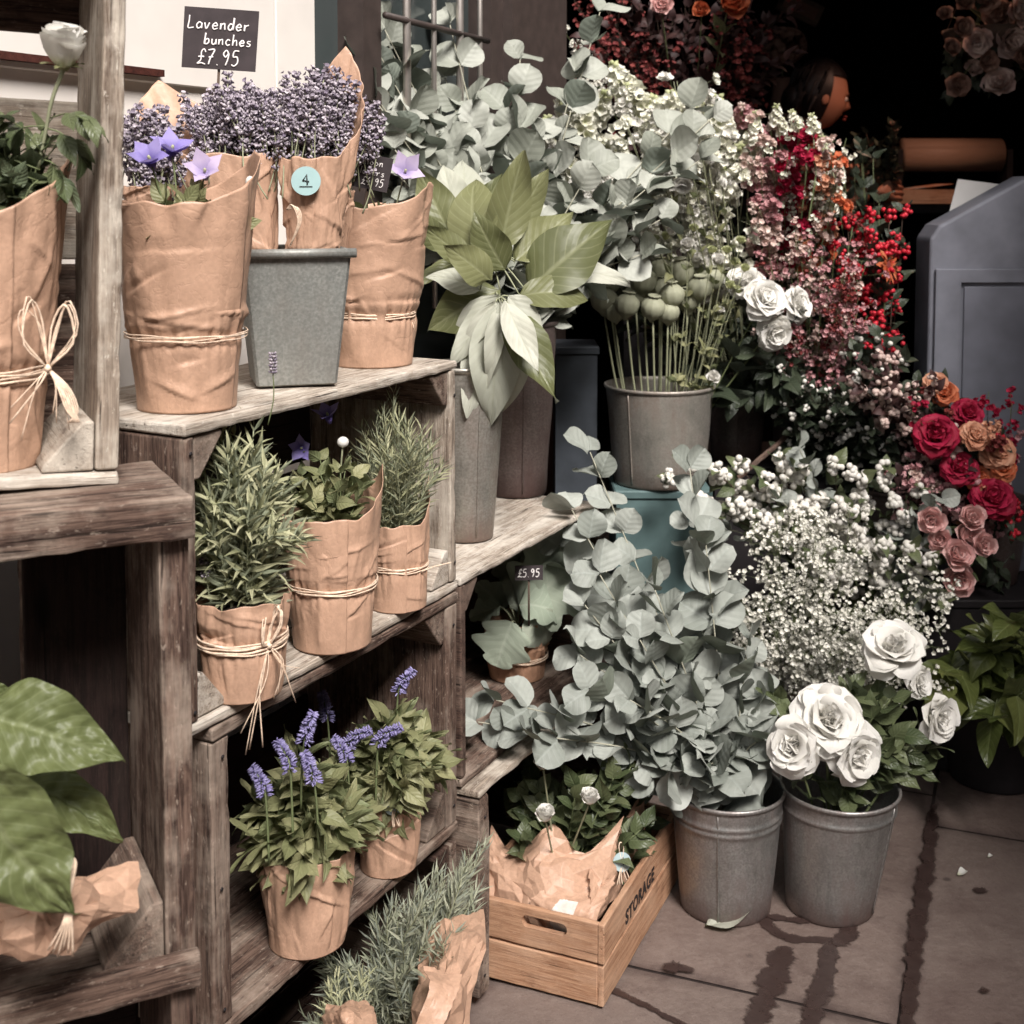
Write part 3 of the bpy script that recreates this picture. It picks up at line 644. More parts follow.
def crate(origin, w, d, h, dirv, inn, mats, label, t=.014, group=None, top=True, bottom=True, back=2, blocks=True, name='wooden_crate', endt=.018, corners=('bl', 'br', 'tl', 'tr'), proud=0.0, right=True, left=True, bk=.055, sides2=False):
    """crate on its side; origin = front bottom corner nearest the camera, dirv along the front, inn into the depth"""
    o = np.asarray(origin, float); dv = nrm(dirv); iv = nrm(inn); root = thing(name, o, label, 'crate', group)
    mt, mbm, ml, mr, mk = mats
    lb = h-2*t-.002
    if bottom: board('bottom_board', root, o+dv*w/2+iv*d/2+UP*t/2, (dv, iv, UP), (w, d, t), M[mbm], warp=.0016)
    if top: board('top_board', root, o+dv*w/2+iv*d/2+UP*(h-t/2), (dv, iv, UP), (w, d, t), M[mt], warp=.0016)
    if left:
        if sides2:
            board('side_board', root, o+dv*(endt/2+.001)+iv*(d*.32)+UP*h/2, (UP, iv, dv), (lb, d*.60, endt), M[ml]); board('side_board', root, o+dv*(endt/2+.001)+iv*(d*.80)+UP*h/2, (UP, iv, dv), (lb, d*.34, endt), M[ml])
        else: board('side_board', root, o+dv*(endt/2+.001)+iv*d/2+UP*h/2, (UP, iv, dv), (lb, d-.004, endt), M[ml], warp=.0016)
    if right: board('side_board', root, o+dv*(w-endt/2-.001)+iv*d/2+UP*h/2, (UP, iv, dv), (lb, d-.004, endt), M[mr], warp=.0016)
    for k in range(back):
        hh = (h-2*t)/back-.012; board('back_board', root, o+dv*w/2+iv*(d-.006)+UP*(t+.006+hh/2+k*(hh+.012)), (dv, UP, iv), (w-2*endt-.006, hh, .009), M[mk])
    if blocks:
        for cn in corners:
            x0 = endt+.0015 if cn[1] == 'l' else w-endt-.0015; z0 = t+.0015 if cn[0] == 'b' else h-t-.0015
            sx = 1 if cn[1] == 'l' else -1; sz = 1 if cn[0] == 'b' else -1; q = o+dv*x0+UP*z0+iv*.006
            prism('corner_block', root, [q, q+dv*sx*bk, q+dv*sx*bk+UP*sz*.006, q+dv*sx*.012+UP*sz*bk, q+UP*sz*bk], iv*(d-.03), M[mt if cn[0] == 'b' else ml])
    return root
# ------------------------------------------------------------------ hand lettering: strokes on a unit grid (x, y)
ST = {
 'L': [[(0, 1), (.02, .5), (0, 0), (.45, .05)]], 'a': [[(.42, .42), (.2, .5), (.02, .25), (.15, 0), (.4, .15), (.43, .45), (.45, 0)]],
 'v': [[(0, .48), (.18, 0), (.4, .5)]], 'e': [[(.03, .25), (.4, .3), (.25, .52), (.02, .28), (.15, 0), (.45, .1)]],
 'n': [[(.02, .5), (.04, 0), (.08, .35), (.3, .5), (.36, .3), (.4, 0)]], 'd': [[(.38, .42), (.15, .5), (.0, .22), (.15, 0), (.36, .2), (.42, 1), (.42, 0)]],
 'r': [[(.02, .5), (.05, 0), (.1, .35), (.36, .5)]], 'b': [[(.02, 1), (.0, 0), (.06, .35), (.3, .48), (.4, .2), (.2, 0), (.02, .08)]],
 'u': [[(.02, .5), (.05, .1), (.22, 0), (.38, .2), (.4, .5), (.42, 0)]], 'c': [[(.4, .42), (.2, .52), (.02, .25), (.18, 0), (.42, .08)]],
 'h': [[(.02, 1), (.02, 0), (.08, .35), (.3, .5), (.38, .25), (.4, 0)]], 's': [[(.36, .48), (.1, .45), (.1, .3), (.34, .2), (.26, .02), (0, .04)]],
 'o': [[(.2, .5), (.0, .25), (.2, 0), (.42, .25), (.2, .5)]], 'l': [[(.1, 1), (.08, .3), (.16, 0)]], 'w': [[(0, .5), (.12, 0), (.26, .4), (.4, 0), (.55, .5)]],
 'f': [[(.42, .95), (.2, .9), (.16, .4), (.12, -.1)], [(0, .5), (.38, .52)]], 'B': [[(.04, 1), (.04, 0)], [(.04, 1), (.4, .85), (.3, .58), (.06, .52), (.45, .35), (.35, .02), (.04, 0)]],
 '£': [[(.5, .8), (.35, 1), (.2, .8), (.22, .3), (.0, .02), (.25, .08), (.55, .0)], [(.02, .48), (.42, .5)]],
 '7': [[(.0, .95), (.42, .98), (.2, .4), (.12, 0)], [(.08, .48), (.38, .52)]], '9': [[(.38, .8), (.2, 1), (.03, .75), (.2, .55), (.38, .8), (.36, .4), (.25, 0)]],
 '5': [[(.42, 1), (.1, .97), (.06, .6), (.32, .6), (.4, .25), (.2, 0), (.0, .08)]], '4': [[(.25, 1), (.0, .4), (.42, .42)], [(.32, .65), (.28, 0)]],
 '.': [[(.05, 0), (.09, .03)]], ' ': []}
def letter(parent, lines, org, xa, ya, na, mat='chalk', w=.0012, name='lettering', sp=.62, flat=.5):
    """lines: (text, x, y, height)"""
    mb = MB()
    for txt, x0, y0, hh in lines:
        x = x0
        for ch in txt:
            for st in ST[ch]:
                P = smooth_path([A(a, b, 0) for a, b in st], 5*len(st))
                Q = np.array([org+xa*(x+p[0]*hh*.95+p[1]*hh*.08)+ya*(y0+p[1]*hh)+na*.0006 for p in P]); tube(mb, Q, w*rnd(.85, 1.1), 5)
            x += hh*(sp if ch not in '.l ' else .36 if ch != ' ' else .4)*(1.2 if ch == 'w' else 1)
    return mb.build(name, M[mat], parent)
# ------------------------------------------------------------------ pavement
def pave_mat():
    t = NT('worn_paving_stone'); co = t.objco(); x, y, z = t.sep(t.attr()); fr = t.math('FRACT', z)
    n1 = t.noise(co, 3.2, 6, .65, .3); n2 = t.noise(co, 60, 4, .7); n3 = t.noise(co, 14, 4, .6)
    col = t.mix(t.ramp(n1, .3, .7), (.125, .088, .075), (.21, .158, .136)); col = t.mix(fr, col, t.mix(.5, col, (.15, .12, .105)))
    col = t.mix(t.math('MULTIPLY', t.ramp(n3, .5, .72), .45), col, (.085, .055, .05)); col = t.mix(t.math('MULTIPLY', t.ramp(n2, .45, .75), .35), col, (.25, .20, .175))
    v = t.n('ShaderNodeTexVoronoi'); v.inputs['Scale'].default_value = 8; t.l(co, v.inputs['Vector']); sp_ = t.ramp(v.outputs['Distance'], .04, .09, 1, 0)
    col = t.mix(t.math('MULTIPLY', sp_, .7), col, (.04, .025, .024))
    sp2 = t.ramp(t.noise(co, 320, 3, .7), .58, .72); col = t.mix(t.math('MULTIPLY', sp2, .45), col, (.30, .25, .215)); sp3 = t.ramp(t.noise(co, 210, 3, .7), .60, .70); col = t.mix(t.math('MULTIPLY', sp3, .5), col, (.05, .032, .028)); st4 = t.ramp(t.noise(co, 1.6, 5, .6, .8), .50, .62); col = t.mix(t.math('MULTIPLY', st4, .4), col, (.075, .045, .040))
    ed = t.math('MAXIMUM', t.ramp(x, .0, .03, 1, 0), t.ramp(y, 0, .03, 1, 0)); col = t.mix(t.math('MULTIPLY', ed, t.ramp(n3, .35, .6, .2, .8)), col, (.06, .04, .036))
    return t.bsdf(col, t.ramp(n1, .3, .7, .55, .85), normal=t.bump(t.math('ADD', n2, t.math('MULTIPLY', n3, 1.4)), .55, .005), spec=.3)
M['pave'] = pave_mat(); M['joint'] = plain('dark_joint_dirt', (.022, .014, .012), .9, var=.4, nsc=80)
ga, gb = nrm(A(.368, .930, 0)), nrm(A(.930, -.368, 0))
mb = MB(); cols = [(-.166+.70*k, -.166+.70*(k+1)) for k in range(-9, 9)]
for ci, (b0, b1) in enumerate(cols):
    k = ci-9; step = .9 if k < 0 else .85; a = (2.186 if k == -1 else 2.936 if k == 0 else 1.2+.37*ci % .8)-step*7
    while a < 10:
        st = step*(1+.12*math.sin(ci*3+a)) if k not in (0, -1) else step
        g = .0035; a0, a1, c0, c1 = a+g, a+st-g, b0+g, b1-g; e = .004; zt = -.0008*abs(math.sin(ci*5.1+a*3))
        na, nb = 10, 8; V = []; U = []
        for i in range(na+1):
            for j in range(nb+1):
                fa, fb = i/na, j/nb; ed = i in (0, na) or j in (0, nb); aa = a0+(a1-a0)*fa; bb = c0+(c1-c0)*fb
                wob = .0022*nz(aa*9, bb*9, ci)
                p = ga*(aa+(wob if i in (0, na) else 0))+gb*(bb+(wob if j in (0, nb) else 0)); V.append((p[0], p[1], zt-(.004 if ed else 0)))
                U.append((min(fa, 1-fa)*(a1-a0), min(fb, 1-fb)*(c1-c0), (ci*.37+a*.61) % 1))
        mb.add(V, [np.array([(i*(nb+1)+j, (i+1)*(nb+1)+j, (i+1)*(nb+1)+j+1, i*(nb+1)+j+1) for i in range(na) for j in range(nb)])], U); a += st
tag(mb.build('pavement', M['pave']), kind='structure')
mb = MB(); mb.add([(-150, -150, -.0065), (150, -150, -.0065), (150, 150, -.0065), (-150, 150, -.0065)], [np.array([[0, 1, 2, 3]])]); tag(mb.build('ground', M['joint']), kind='structure')
# wet trickles on the stones
def wet_mat():
    t = NT('wet_stone'); co = t.objco(); n = t.noise(co, 60, 4); n2 = t.noise(co, 28, 5, .65); x, y, z = t.sep(t.attr())
    b = t.n('ShaderNodeBsdfPrincipled'); t.l(t.mix(n, (.030, .017, .015), (.062, .040, .035)), b.inputs['Base Color']); t.setin(b.inputs['Roughness'], t.ramp(n2, .35, .65, .18, .5)); t.l(t.bump(n, .25, .002), b.inputs['Normal'])
    al = t.ramp(t.math('ADD', t.math('SUBTRACT', 1.0, t.math('ABSOLUTE', y)), t.math('MULTIPLY', t.math('SUBTRACT', n2, .5), 1.5)), .12, .42, 0, .93)
    tr = t.n('ShaderNodeBsdfTransparent'); mx = t.n('ShaderNodeMixShader'); t.l(al, mx.inputs[0]); t.l(tr.outputs[0], mx.inputs[1]); t.l(b.outputs[0], mx.inputs[2]); t.l(mx.outputs[0], t.out.inputs[0]); return t.m
M['wet'] = wet_mat()
def ribbon(mb, pix, wpx, z):
    P = smooth_path([atZ(a, b, z) for a, b in pix], 60); T = np.gradient(P, axis=0); V = []
    for i, p in enumerate(P):
        n = nrm(np.cross(T[i], UP)); e = math.sin(PI*min(1, max(0.02, i/59)))**.25; ww = wpx*.0018*e; s = rnd(0, .0)
        V += [p+n*ww*(.62+.4*nz(p[0]*30, p[1]*30, z*1e4)+.22*nz(p[0]*160, p[1]*160)), p-n*ww*(.62+.4*nz(p[0]*30+9, p[1]*30, z*1e4)+.22*nz(p[0]*160+3, p[1]*160))]
    W = []; U = []
    for i in range(60): W += [V[2*i]*1.35-V[2*i+1]*.35, (V[2*i]+V[2*i+1])/2, V[2*i+1]*1.35-V[2*i]*.35]; e = max(0, abs(i-29.5)/29.5*8-7); U += [(i/59, 1, 0), (i/59, e, 0), (i/59, 1, 0)]
    mb.add(W, [np.array([(3*i+q, 3*i+q+1, 3*i+q+4, 3*i+q+3) for i in range(59) for q in (0, 1)])], U)
def splat(mb, px, py, r, z, k=26, sq=.5):
    c = atZ(px, py, z); V = [c]+[c+A(math.cos(a)*r*(1+.55*nz(math.cos(a)*2+px, math.sin(a)*2, 1)+.3*nz(math.cos(a)*7+px, math.sin(a)*7)), math.sin(a)*r*sq*2*(.8+.6*nz(math.cos(a)*3, math.sin(a)*3+py)), 0) for a in np.arange(k)*2*PI/k]
    mb.add([V[0]]+[V[0]+(v-V[0])*1.3 for v in V[1:]], [np.array([(0, 1+i, 1+(i+1) % k) for i in range(k)])], [(0, 0, 0)]+[(0, 1, 0)]*k)
mb = MB()
for i, (pp, w) in enumerate([([(752, 1030), (772, 985), (786, 945)], 17), ([(806, 1040), (822, 985), (833, 938)], 13), ([(762, 905), (768, 925), (790, 938), (836, 940)], 9), ([(833, 945), (848, 935), (856, 915)], 12), ([(906, 1040), (912, 975), (921, 905), (929, 850), (934, 800)], 11), ([(596, 984), (640, 1002), (700, 1034)], 5), ([(765, 915), (790, 919), (812, 921)], 6)]): ribbon(mb, pp, w, .0010+i*.0004)
for i, (a, b, r) in enumerate([(676, 967, .024), (980, 890, .014), (985, 990, .011)]): splat(mb, a, b, r, .0040+i*.0003, sq=.45)
tag(mb.build('water', M['wet'], smooth=False), kind='structure')
# ------------------------------------------------------------------ shop front
def fp(s, off=0, z=0): return NR*(-1.45+off)+DR*s+UP*z
def s_at(px):
    u = (px-512)/F_PX; t_ = -1.45/(u*NR[0]+NR[1]); return t_*(u*DR[0]+DR[1])
S0, S1, S2 = s_at(318), s_at(490), s_at(545)
w = thing('shop_facade', fp(0), 'white painted boarded shop wall behind the wooden crates', 'wall')
xs = [-2.2, -1.2, -.35, .5, s_at(278), S0]
for a, b in zip(xs[:-1], xs[1:]):
    mb = MB(); box(mb, fp((a+b)/2, -.02, 2.1), (b-a-.004, .04, 1.06), (DR, NR, UP)); o = mb.build('wall_panel', M['white_paint'], w, smooth=False); bv = o.modifiers.new('b', 'BEVEL'); bv.width = .002
    mb = MB(); box(mb, fp((a+b)/2, -.03, .785), (b-a-.003, .04, 1.57), (DR, NR, UP)); o = mb.build('wall_panel', M['white_paint'], w, smooth=False)
mb = MB(); box(mb, fp((s_at(182)-2.3)/2, .004, 1.585), (s_at(182)+2.2, .02, .011), (DR, NR, UP)); mb.build('ledge', M['redwood'], w, smooth=False)
win = thing('shop_window', fp((S0+S1)/2), 'dark shop window with steel bars in a red brown frame', 'window')
for a, b in ((s_at(350), s_at(368)), (S1-.06, S1)):
    mb = MB(); box(mb, fp((a+b)/2, .0, 1.3), (b-a, .07, 2.6), (DR, NR, UP)); o = mb.build('frame', M['browncol'], win, smooth=False)
mb = MB(); box(mb, fp((S0+S1)/2, .0, .5), (S1-S0-.02, .06, 1.0), (DR, NR, UP)); mb.build('sill_panel', M['redwood'], win, smooth=False)
mb = MB(); box(mb, fp((S0+S1)/2, -.03, 1.8), (S1-S0-.02, .01, 1.6), (DR, NR, UP)); mb.build('pane', M['glass'], win, smooth=False)
def onp(px, py, off):
    r = ray(px, py); k = (-1.45+off)/(r[0]*NR[0]+r[1]*NR[1]); return CAM+r*k
for px in (407, 434, 460, 480):
    p = onp(px, 60, .06); mb = MB(); tube(mb, [(p[0], p[1], 1.15), (p[0], p[1], 2.35)], .0085 if px in (407, 460) else .006, 10); mb.build('bar', M['steel'], win)
mb = MB(); tube(mb, [onp(385, 15, .062), onp(488, 41, .062)], .007, 8); mb.build('rail', M['browncol'], win)
pl = thing('shop_pillar', fp((S1+S2)/2), 'dark brown painted pillar at the shop entrance', 'pillar')
mb = MB(); box(mb, fp((S1+S2)/2, .0, 1.3), (S2-S1, .12, 2.6), (DR, NR, UP)); mb.build('shaft', M['browncol'], pl, smooth=False)
mb = MB(); box(mb, fp((S1+S2)/2, .0, .1), (S2-S1+.02, .14, .2), (DR, NR, UP)); mb.build('plinth', M['browncol'], pl, smooth=False)
mb = MB(); box(mb, fp(.45, -.12, 3.1), (5.0, .3, 1.0), (DR, NR, UP)); o = mb.build('upper_facade', M['browncol'], smooth=False); tag(o, 'dark brown fascia band above the white boarded wall', 'wall')
def wallbox(name, c, s, label, cat='wall', m='black_wall'):
    mb = MB(); box(mb, c, s); o = mb.build(name, M[m], smooth=False, org=c); tag(o, label, cat); return o
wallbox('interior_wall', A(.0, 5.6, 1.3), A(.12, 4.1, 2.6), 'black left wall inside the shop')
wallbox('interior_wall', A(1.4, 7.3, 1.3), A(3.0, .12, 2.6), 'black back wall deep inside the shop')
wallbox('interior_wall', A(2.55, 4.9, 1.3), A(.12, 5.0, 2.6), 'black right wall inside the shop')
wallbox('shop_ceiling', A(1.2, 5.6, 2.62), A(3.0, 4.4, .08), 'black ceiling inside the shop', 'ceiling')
wallbox('blocker', A(1.85, 3.1, 2.45), A(2.3, 1.0, .05), 'black awning added out of view to shade the entrance', 'blocker', 'black')  # slab above the view, added to darken the flowers and the interior
wallbox('shade_wall', A(1.56, 1.5, 1.25), A(.12, 3.4, 2.5), 'unseen dark wall added to shade the right of the entrance', m='browncol')  # out of view, put in to cast shade over the right side
bc = NR*8.0+DR*2; mb = MB(); box(mb, A(bc[0], bc[1], 4.5), (34, 4, 9.0), (DR, NR, UP)); o = mb.build('shade_building', M['browncol'], smooth=False, org=A(bc[0], bc[1], 0)); tag(o, 'unseen brown building added across the street to cut low sky light', 'building')  # behind the camera, put in to keep low sky light off the crates
# ------------------------------------------------------------------ crate shelving
IN = -NR
O2 = atZ(190, 740, .733); O2F = atZ(458, 590, .733); LM = np.linalg.norm(O2F-O2)
K = 'weathered wooden crate shelves beside the shop'
crate(O2, LM, .29, .387, DR, IN, ('wood_white', 'wood_white', 'wood_mid', 'wood_pale', 'wood_shaded'), 'pale worn crate on its side holding three kraft wrapped herb pots', group=K, endt=.020, bk=.055, t=.016)
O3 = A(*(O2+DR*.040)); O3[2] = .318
crate(O3, LM-.038, .29, .413, DR, IN, ('wood_mid', 'wood_mid', 'wood_mid', 'wood_mid', 'wood_shaded'), 'dark brown crate on its side holding two blue flowered pots', group=K, endt=.036, corners=('br', 'tr'), bk=.06, t=.018)
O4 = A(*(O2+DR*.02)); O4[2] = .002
crate(O4, LM-.02, .29, .314, DR, IN, ('wood_dark', 'wood_dark', 'wood_dark', 'wood_mid', 'wood_shaded'), 'bottom crate on the pavement behind the paper wrapped rosemary', group=K, endt=.02, corners=('tr',), bk=.05, top=False)
EL = nrm(A(.89, .453, 0)); IL = A(-EL[1], EL[0], 0)
CL = atZ(190, 492, 1.0735)*A(1, 1, 0)
OL2 = CL-EL*.44; OL2[2] = .535
r_ = crate(OL2, .44, .195, .5375, EL, IL, ('wood_mid', 'wood_mid', 'wood_mid', 'wood_mid', 'wood_shaded'), 'dark crate at the lower left around a big leaved plant', group=K, endt=.034, corners=('br', 'bl'), bk=.065, back=0, t=.018)
board('front_rail', r_, CL-EL*.226-IL*.0105+UP*1.0495, (EL, UP, IL), (.45, .048, .018), M['wood_mid'], warp=.002)
board('front_rail', r_, CL-EL*.226-IL*.0105+UP*.545, (EL, UP, IL), (.45, .040, .018), M['wood_mid'], warp=.002)
board('back_board', r_, CL-EL*.095+IL*.189+UP*.803, (UP, EL, IL), (.50, .118, .010), M['wood_shaded'])
board('back_board', r_, CL-EL*.33+IL*.189+UP*.803, (UP, EL, IL), (.50, .13, .010), M['wood_shaded'])
board('back_slat', r_, CL-EL*.205+IL*.180+UP*.803, (UP, EL, IL), (.50, .026, .016), M['wood_mid'])
OL1 = atZ(120, 482, 1.0745)
r_ = crate(OL1-EL*.42, .42, .18, .62, EL, IL, ('wood_pale', 'wood_white', 'wood_pale', 'wood_pale', 'wood_mid'), 'pale crate at the upper left sheltering a white ranunculus bouquet', group=K, endt=.026, corners=('br',), bk=.055, back=0, t=.015)
for zz, hh, m in ((1.20, .22, 'wood_mid'), (1.41, .19, 'wood_pale'), (1.632, .10, 'wood_dark')): board('back_board', r_, OL1*A(1, 1, 0)-EL*.21+IL*.174+UP*zz, (EL, UP, IL), (.38, hh, .009), M[m])
r_.location.z += .012; r_.rotation_euler = (0, math.radians(2.3), 0)
OL3 = CL-EL*.44; OL3[2] = .004
crate(OL3, .44, .195, .528, EL, IL, ('wood_mid', 'wood_dark', 'wood_dark', 'wood_dark', 'wood_shaded'), 'crate standing on the pavement beneath the other left crates', group=K, endt=.03, corners=('br',))
OR1 = O2+DR*(LM+.010); OR1 = A(OR1[0], OR1[1], .386)
crate(OR1, .60, .34, .364, DR, IN, ('wood_white', 'wood_mid', 'wood_dark', 'wood_dark', 'wood_shaded'), 'crate under the tall metal vases sheltering a silver leaved pot', group=K, endt=.018, corners=('tl',), bk=.05, right=True)
OR3 = atZ(480, 1009, .002)
crate(OR3, .60, .40, .382, DR, IN, ('wood_pale', 'wood_dark', 'wood_mid', 'wood_dark', 'wood_shaded'), 'low crate on the pavement around the small pine flower box', group=K, endt=.038, corners=(), right=True, bottom=False)
def stand(c, s, label, m='slate', name='display_stand', ang=.0):
    ax = (A(math.cos(ang), math.sin(ang), 0), A(-math.sin(ang), math.cos(ang), 0), UP); t = thing(name, (c[0], c[1], 0), label, 'stand', 'painted stands under the buckets')
    b = MB(); box(b, A(c[0], c[1], s[2]/2-.01), (s[0]-.01, s[1]-.01, s[2]-.022), ax); o = b.build('body', M[m], t, smooth=False)
    b = MB(); box(b, A(c[0], c[1], s[2]-.01), (s[0], s[1], .02), ax); o = b.build('top', M[m], t, smooth=False); o.modifiers.new('b', 'BEVEL').width = .003
    b = MB(); box(b, A(c[0], c[1], .05)-ax[1]*(s[1]/2-.003), (s[0]-.02, .008, .09), ax); b.build('skirting', M[m], t, smooth=False)
    return t
stand((.355, 3.12), (.23, .24, .697), 'teal painted stand under the poppy bucket', 'teal')
stand((.155, 3.18), (.11, .16, 1.025), 'slate blue upright box behind the tall metal vases', 'slate')
stand((.76, 3.42), (.50, .34, .70), 'dark stand under the tarnished buckets', 'black')
stand((1.16, 3.25), (.34, .40, .42), 'dark low stand under the red and pink flowers', 'black')

# nail heads on the front edges
for o_, n_pts in ((O2, ((.010, .03), (.010, .35), (LM-.01, .05), (LM-.01, .33))), (O3, ((.016, .04), (.020, .37), (.014, .20), (LM-.055, .05), (LM-.055, .36))), (OR3, ((.018, .05), (.020, .33)))):
    pr = [x for x in C.objects if x.type == 'EMPTY' and (Vector(tuple(o_))-x.location).length < 1e-4][0]
    for a_, z_ in n_pts: mb = MB(); mb.many(ICO1, [zframe(NR)], [o_+DR*a_+UP*z_+NR*.0003], [(.0032, .0032, .0012)]); mb.build('nail', M['black'], pr)
# ------------------------------------------------------------------ left side: potted herbs and bouquets
ZM2, ZM3, ZT, ZL1, ZR1, ZR3 = .750, .337, 1.1205, 1.090, .751, .385
def pp(px, py, z, r):
    p = atZ(px, py, z); d = nrm(A(p[0], p[1], 0)); c = p+d*r; c[2] = z; return c
def ht(py, Y): return atY(512, py, Y)[2]
def bush(parent, c, r, h, n, T, size, mat, nl=11, stemm='stem', spread=.9, r0=.25, whorl=2, curl=0., lift=.5, name='leaves', droop=.05, jit=.2, offs=(0, 0), taper=.35, t0=.1, upb=.6, ell=None):
    s = MB(); m = MB(); c = np.asarray(c, float)
    for k in range(n):
        a = k*2.4+rnd(-.3, .3); q = math.sqrt((k+.5)/n); H = h*(1-.45*q*q)*rnd(1-jit, 1+jit*.6); R = r*q
        rx, ry = R*math.cos(a), R*math.sin(a)
        if ell: rx *= ell[0]; ry *= ell[1]
        P0 = c+A(rx*r0, ry*r0, 0); P1 = c+A(rx*.6, ry*.6, H*lift); P2 = c+A(rx+offs[0]+rnd(-.01, .01), ry+offs[1]+rnd(-.01, .01), H*(1-curl*q))
        P = smooth_path([P0, P1, P2], 10); tube(s, P, [.0013, .0008], 4)
        leaves_on(m, P, nl, T, size, spread=spread, t0=t0, taper=taper, upb=upb, droop=droop, whorl=whorl, petiole=.001)
    s.build('stems', M[stemm], parent); return m.build(name, M[mat], parent)
def bump_top(c, amp, w=1.0, base=0.): return lambda th: base+amp*max(0, 1-abs(math.atan2(math.sin(th-c), math.cos(th-c)))/(w*1.7))**1.35+.004*nz(th*2.3, c*3)+.0015*math.sin(th*9+c)
# --- the row on the top shelf
c = pp(188, 412, ZT, .047); t = thing('flower_pot_bouquet', c, 'tall kraft wrapped pot of violet balloon flowers left of the zinc planter', 'bouquet', 'kraft wrapped balloon flowers on the top shelf')
Yc = c[1]; h1 = px2m(205, Yc)
wrap(t, c, h1, px2m(47, Yc), px2m(69, Yc), bump_top(.45, .070, .9, -.004), waist=.095, tight=.05, seed=1, seam=-1.0, amp=1.); twine(t, c, .0755, .095, 4, loose=.0006); soil_disc(t, c, .062, .16)
bush(t, c+UP*.17, .065, .10, 20, T_ovate, .050, 'ver', nl=4, spread=1.1)
SV = [star_mesh('balloon_flower_head', .030, 'violet'), star_mesh('balloon_flower_head', .027, 'lilac')]
for (px, py, dy, fd, k) in ((150, 160, -.02, (-.1, -.75, .75), 0), (205, 172, -.01, (.1, -.7, .6), 1), (172, 150, .02, (.3, -.5, .8), 0)):
    p = atY(px, py, Yc+dy); mb = MB(); tube(mb, bez(c+UP*.17, p, (0, 0, 0)), .0013, 5); mb.build('stem', M['stem'], t); inst('flower', SV[k], t, p, zframe(A(*fd)), 1.0)
p = atY(250, 182, Yc+.01); mb = MB(); tube(mb, bez(c+UP*.17, p, (0, 0, 0)), .0013, 5); mb.many(ICO2, [EYE3], [p], [(.006, .006, .008)], mo=1); mb.build('bud', [M['stem'], M['white']], t)
# second balloon flower pot (right)
c = pp(372, 367, ZT, .044); Yc2 = c[1]; t = thing('flower_pot_bouquet', c, 'kraft wrapped pot with one lilac balloon flower right of the zinc planter', 'bouquet', 'kraft wrapped balloon flowers on the top shelf')
wrap(t, c, px2m(155, Yc2), px2m(39, Yc2), px2m(57, Yc2), bump_top(-.1, .040, .7), waist=.082, tight=.07, seed=2, seam=2.5, amp=1.); twine(t, c, .0685, .082, 4); soil_disc(t, c, .060, .15)
bow(t, c+A(.060, -.014, .082), A(1, -.3, 0), .02, 3, .03, loops=False, seed=3)
bush(t, c+UP*.15, .062, .10, 14, T_ovate, .045, 'ver', nl=4, spread=1.1)
p = atY(405, 172, Yc2-.02); mb = MB(); tube(mb, bez(c+UP*.1, p, (0, 0, 0)), .0014, 5); mb.build('stem', M['stem_pale'], t); inst('flower', SV[1], t, p, zframe(A(.25, -.8, .5)), 1.12)
# --- zinc planter: tapered square tin with a rolled rim
pc = atZ(294, 388, ZT)+nrm(A(-.2, 1, 0))*.062; pc[2] = ZT; t = thing('zinc_planter', pc, 'square tapered zinc planter with a rolled rim on the top shelf', 'planter')
dx, dy = nrm(A(.96, .28, 0)), nrm(A(-.28, .96, 0)); H = .193; b0, b1 = .057, .076
def ring(s, z, q=.004): return [pc+dx*x+dy*y+UP*z for x, y in ((-s+q, -s), (s-q, -s), (s, -s+q), (s, s-q), (s-q, s), (-s+q, s), (-s, s-q), (-s, -s+q))]
mb = MB(); rings = [ring(.001, .003, .0002), ring(b0-.003, .002), ring(b0, .004)]+[ring(b0+(b1-b0)*u, .004+(H-.006)*u) for u in np.linspace(.05, 1, 8)]+[ring(b1-.002, H-.001), ring(b1-.006, H-.03), ring(b0, .02), ring(.001, .02, .0002)]
k = len(rings); mb.add(np.vstack(rings), [np.array([(i*8+j, i*8+(j+1) % 8, (i+1)*8+(j+1) % 8, (i+1)*8+j) for i in range(k-1) for j in range(8)])]); mb.build('body', M['zinc_planter'], t, smooth=False)
for sx, a0_, a1_ in ((-1, dx, dy), (1, dx, dy)):
    mb = MB(); q = pc+UP*(H-.002); tube(mb, [q-dx*(b1+.006)+dy*sx*(b1+.003), q+dx*(b1+.006)+dy*sx*(b1+.003)], .0068, 14); mb.build('rolled_rim', M['zinc_planter'], t)
    mb = MB(); tube(mb, [q-dy*(b1-.004)+dx*sx*(b1+.002), q+dy*(b1-.004)+dx*sx*(b1+.002)], .0045, 12); mb.build('rolled_rim', M['zinc_planter'], t)
Yp = pc[1]
LAV = [lav_mesh('lavender_stem', rnd(.036, .052), .065, 7) for _ in range(9)]
def lav_bunch(base, tipc, spread, n, label, wrapspec, grp='lavender bunches in brown paper', twz=.02):
    t = thing('lavender_bunch', base, label, 'lavender', grp)
    ax = nrm(tipc-base); L = np.linalg.norm(tipc-base); s = nrm(np.cross(ax, A(0, 1, 0))); f = np.cross(s, ax)
    for k in range(n):
        a = k*2.4; q = math.sqrt((k+.5)/n); off = s*math.cos(a)*q*spread[0]+f*math.sin(a)*q*spread[1]; top = tipc+off+ax*(rnd(-.030, .022)-.02*q*q)
        d = nrm(nrm(top-(base+ax*L*.25+off*.25))+rs.randn(3)*.16); inst('lavender_stem', LAV[k % 9], t, top-d*.125, zframe(d), rnd(1., 1.2))
    if wrapspec: wrap(t, base, **wrapspec)
    return t
b1_ = pc+A(-.036, -.014, .12)-dx*.005; b2_ = pc+A(.030, -.022, .12)
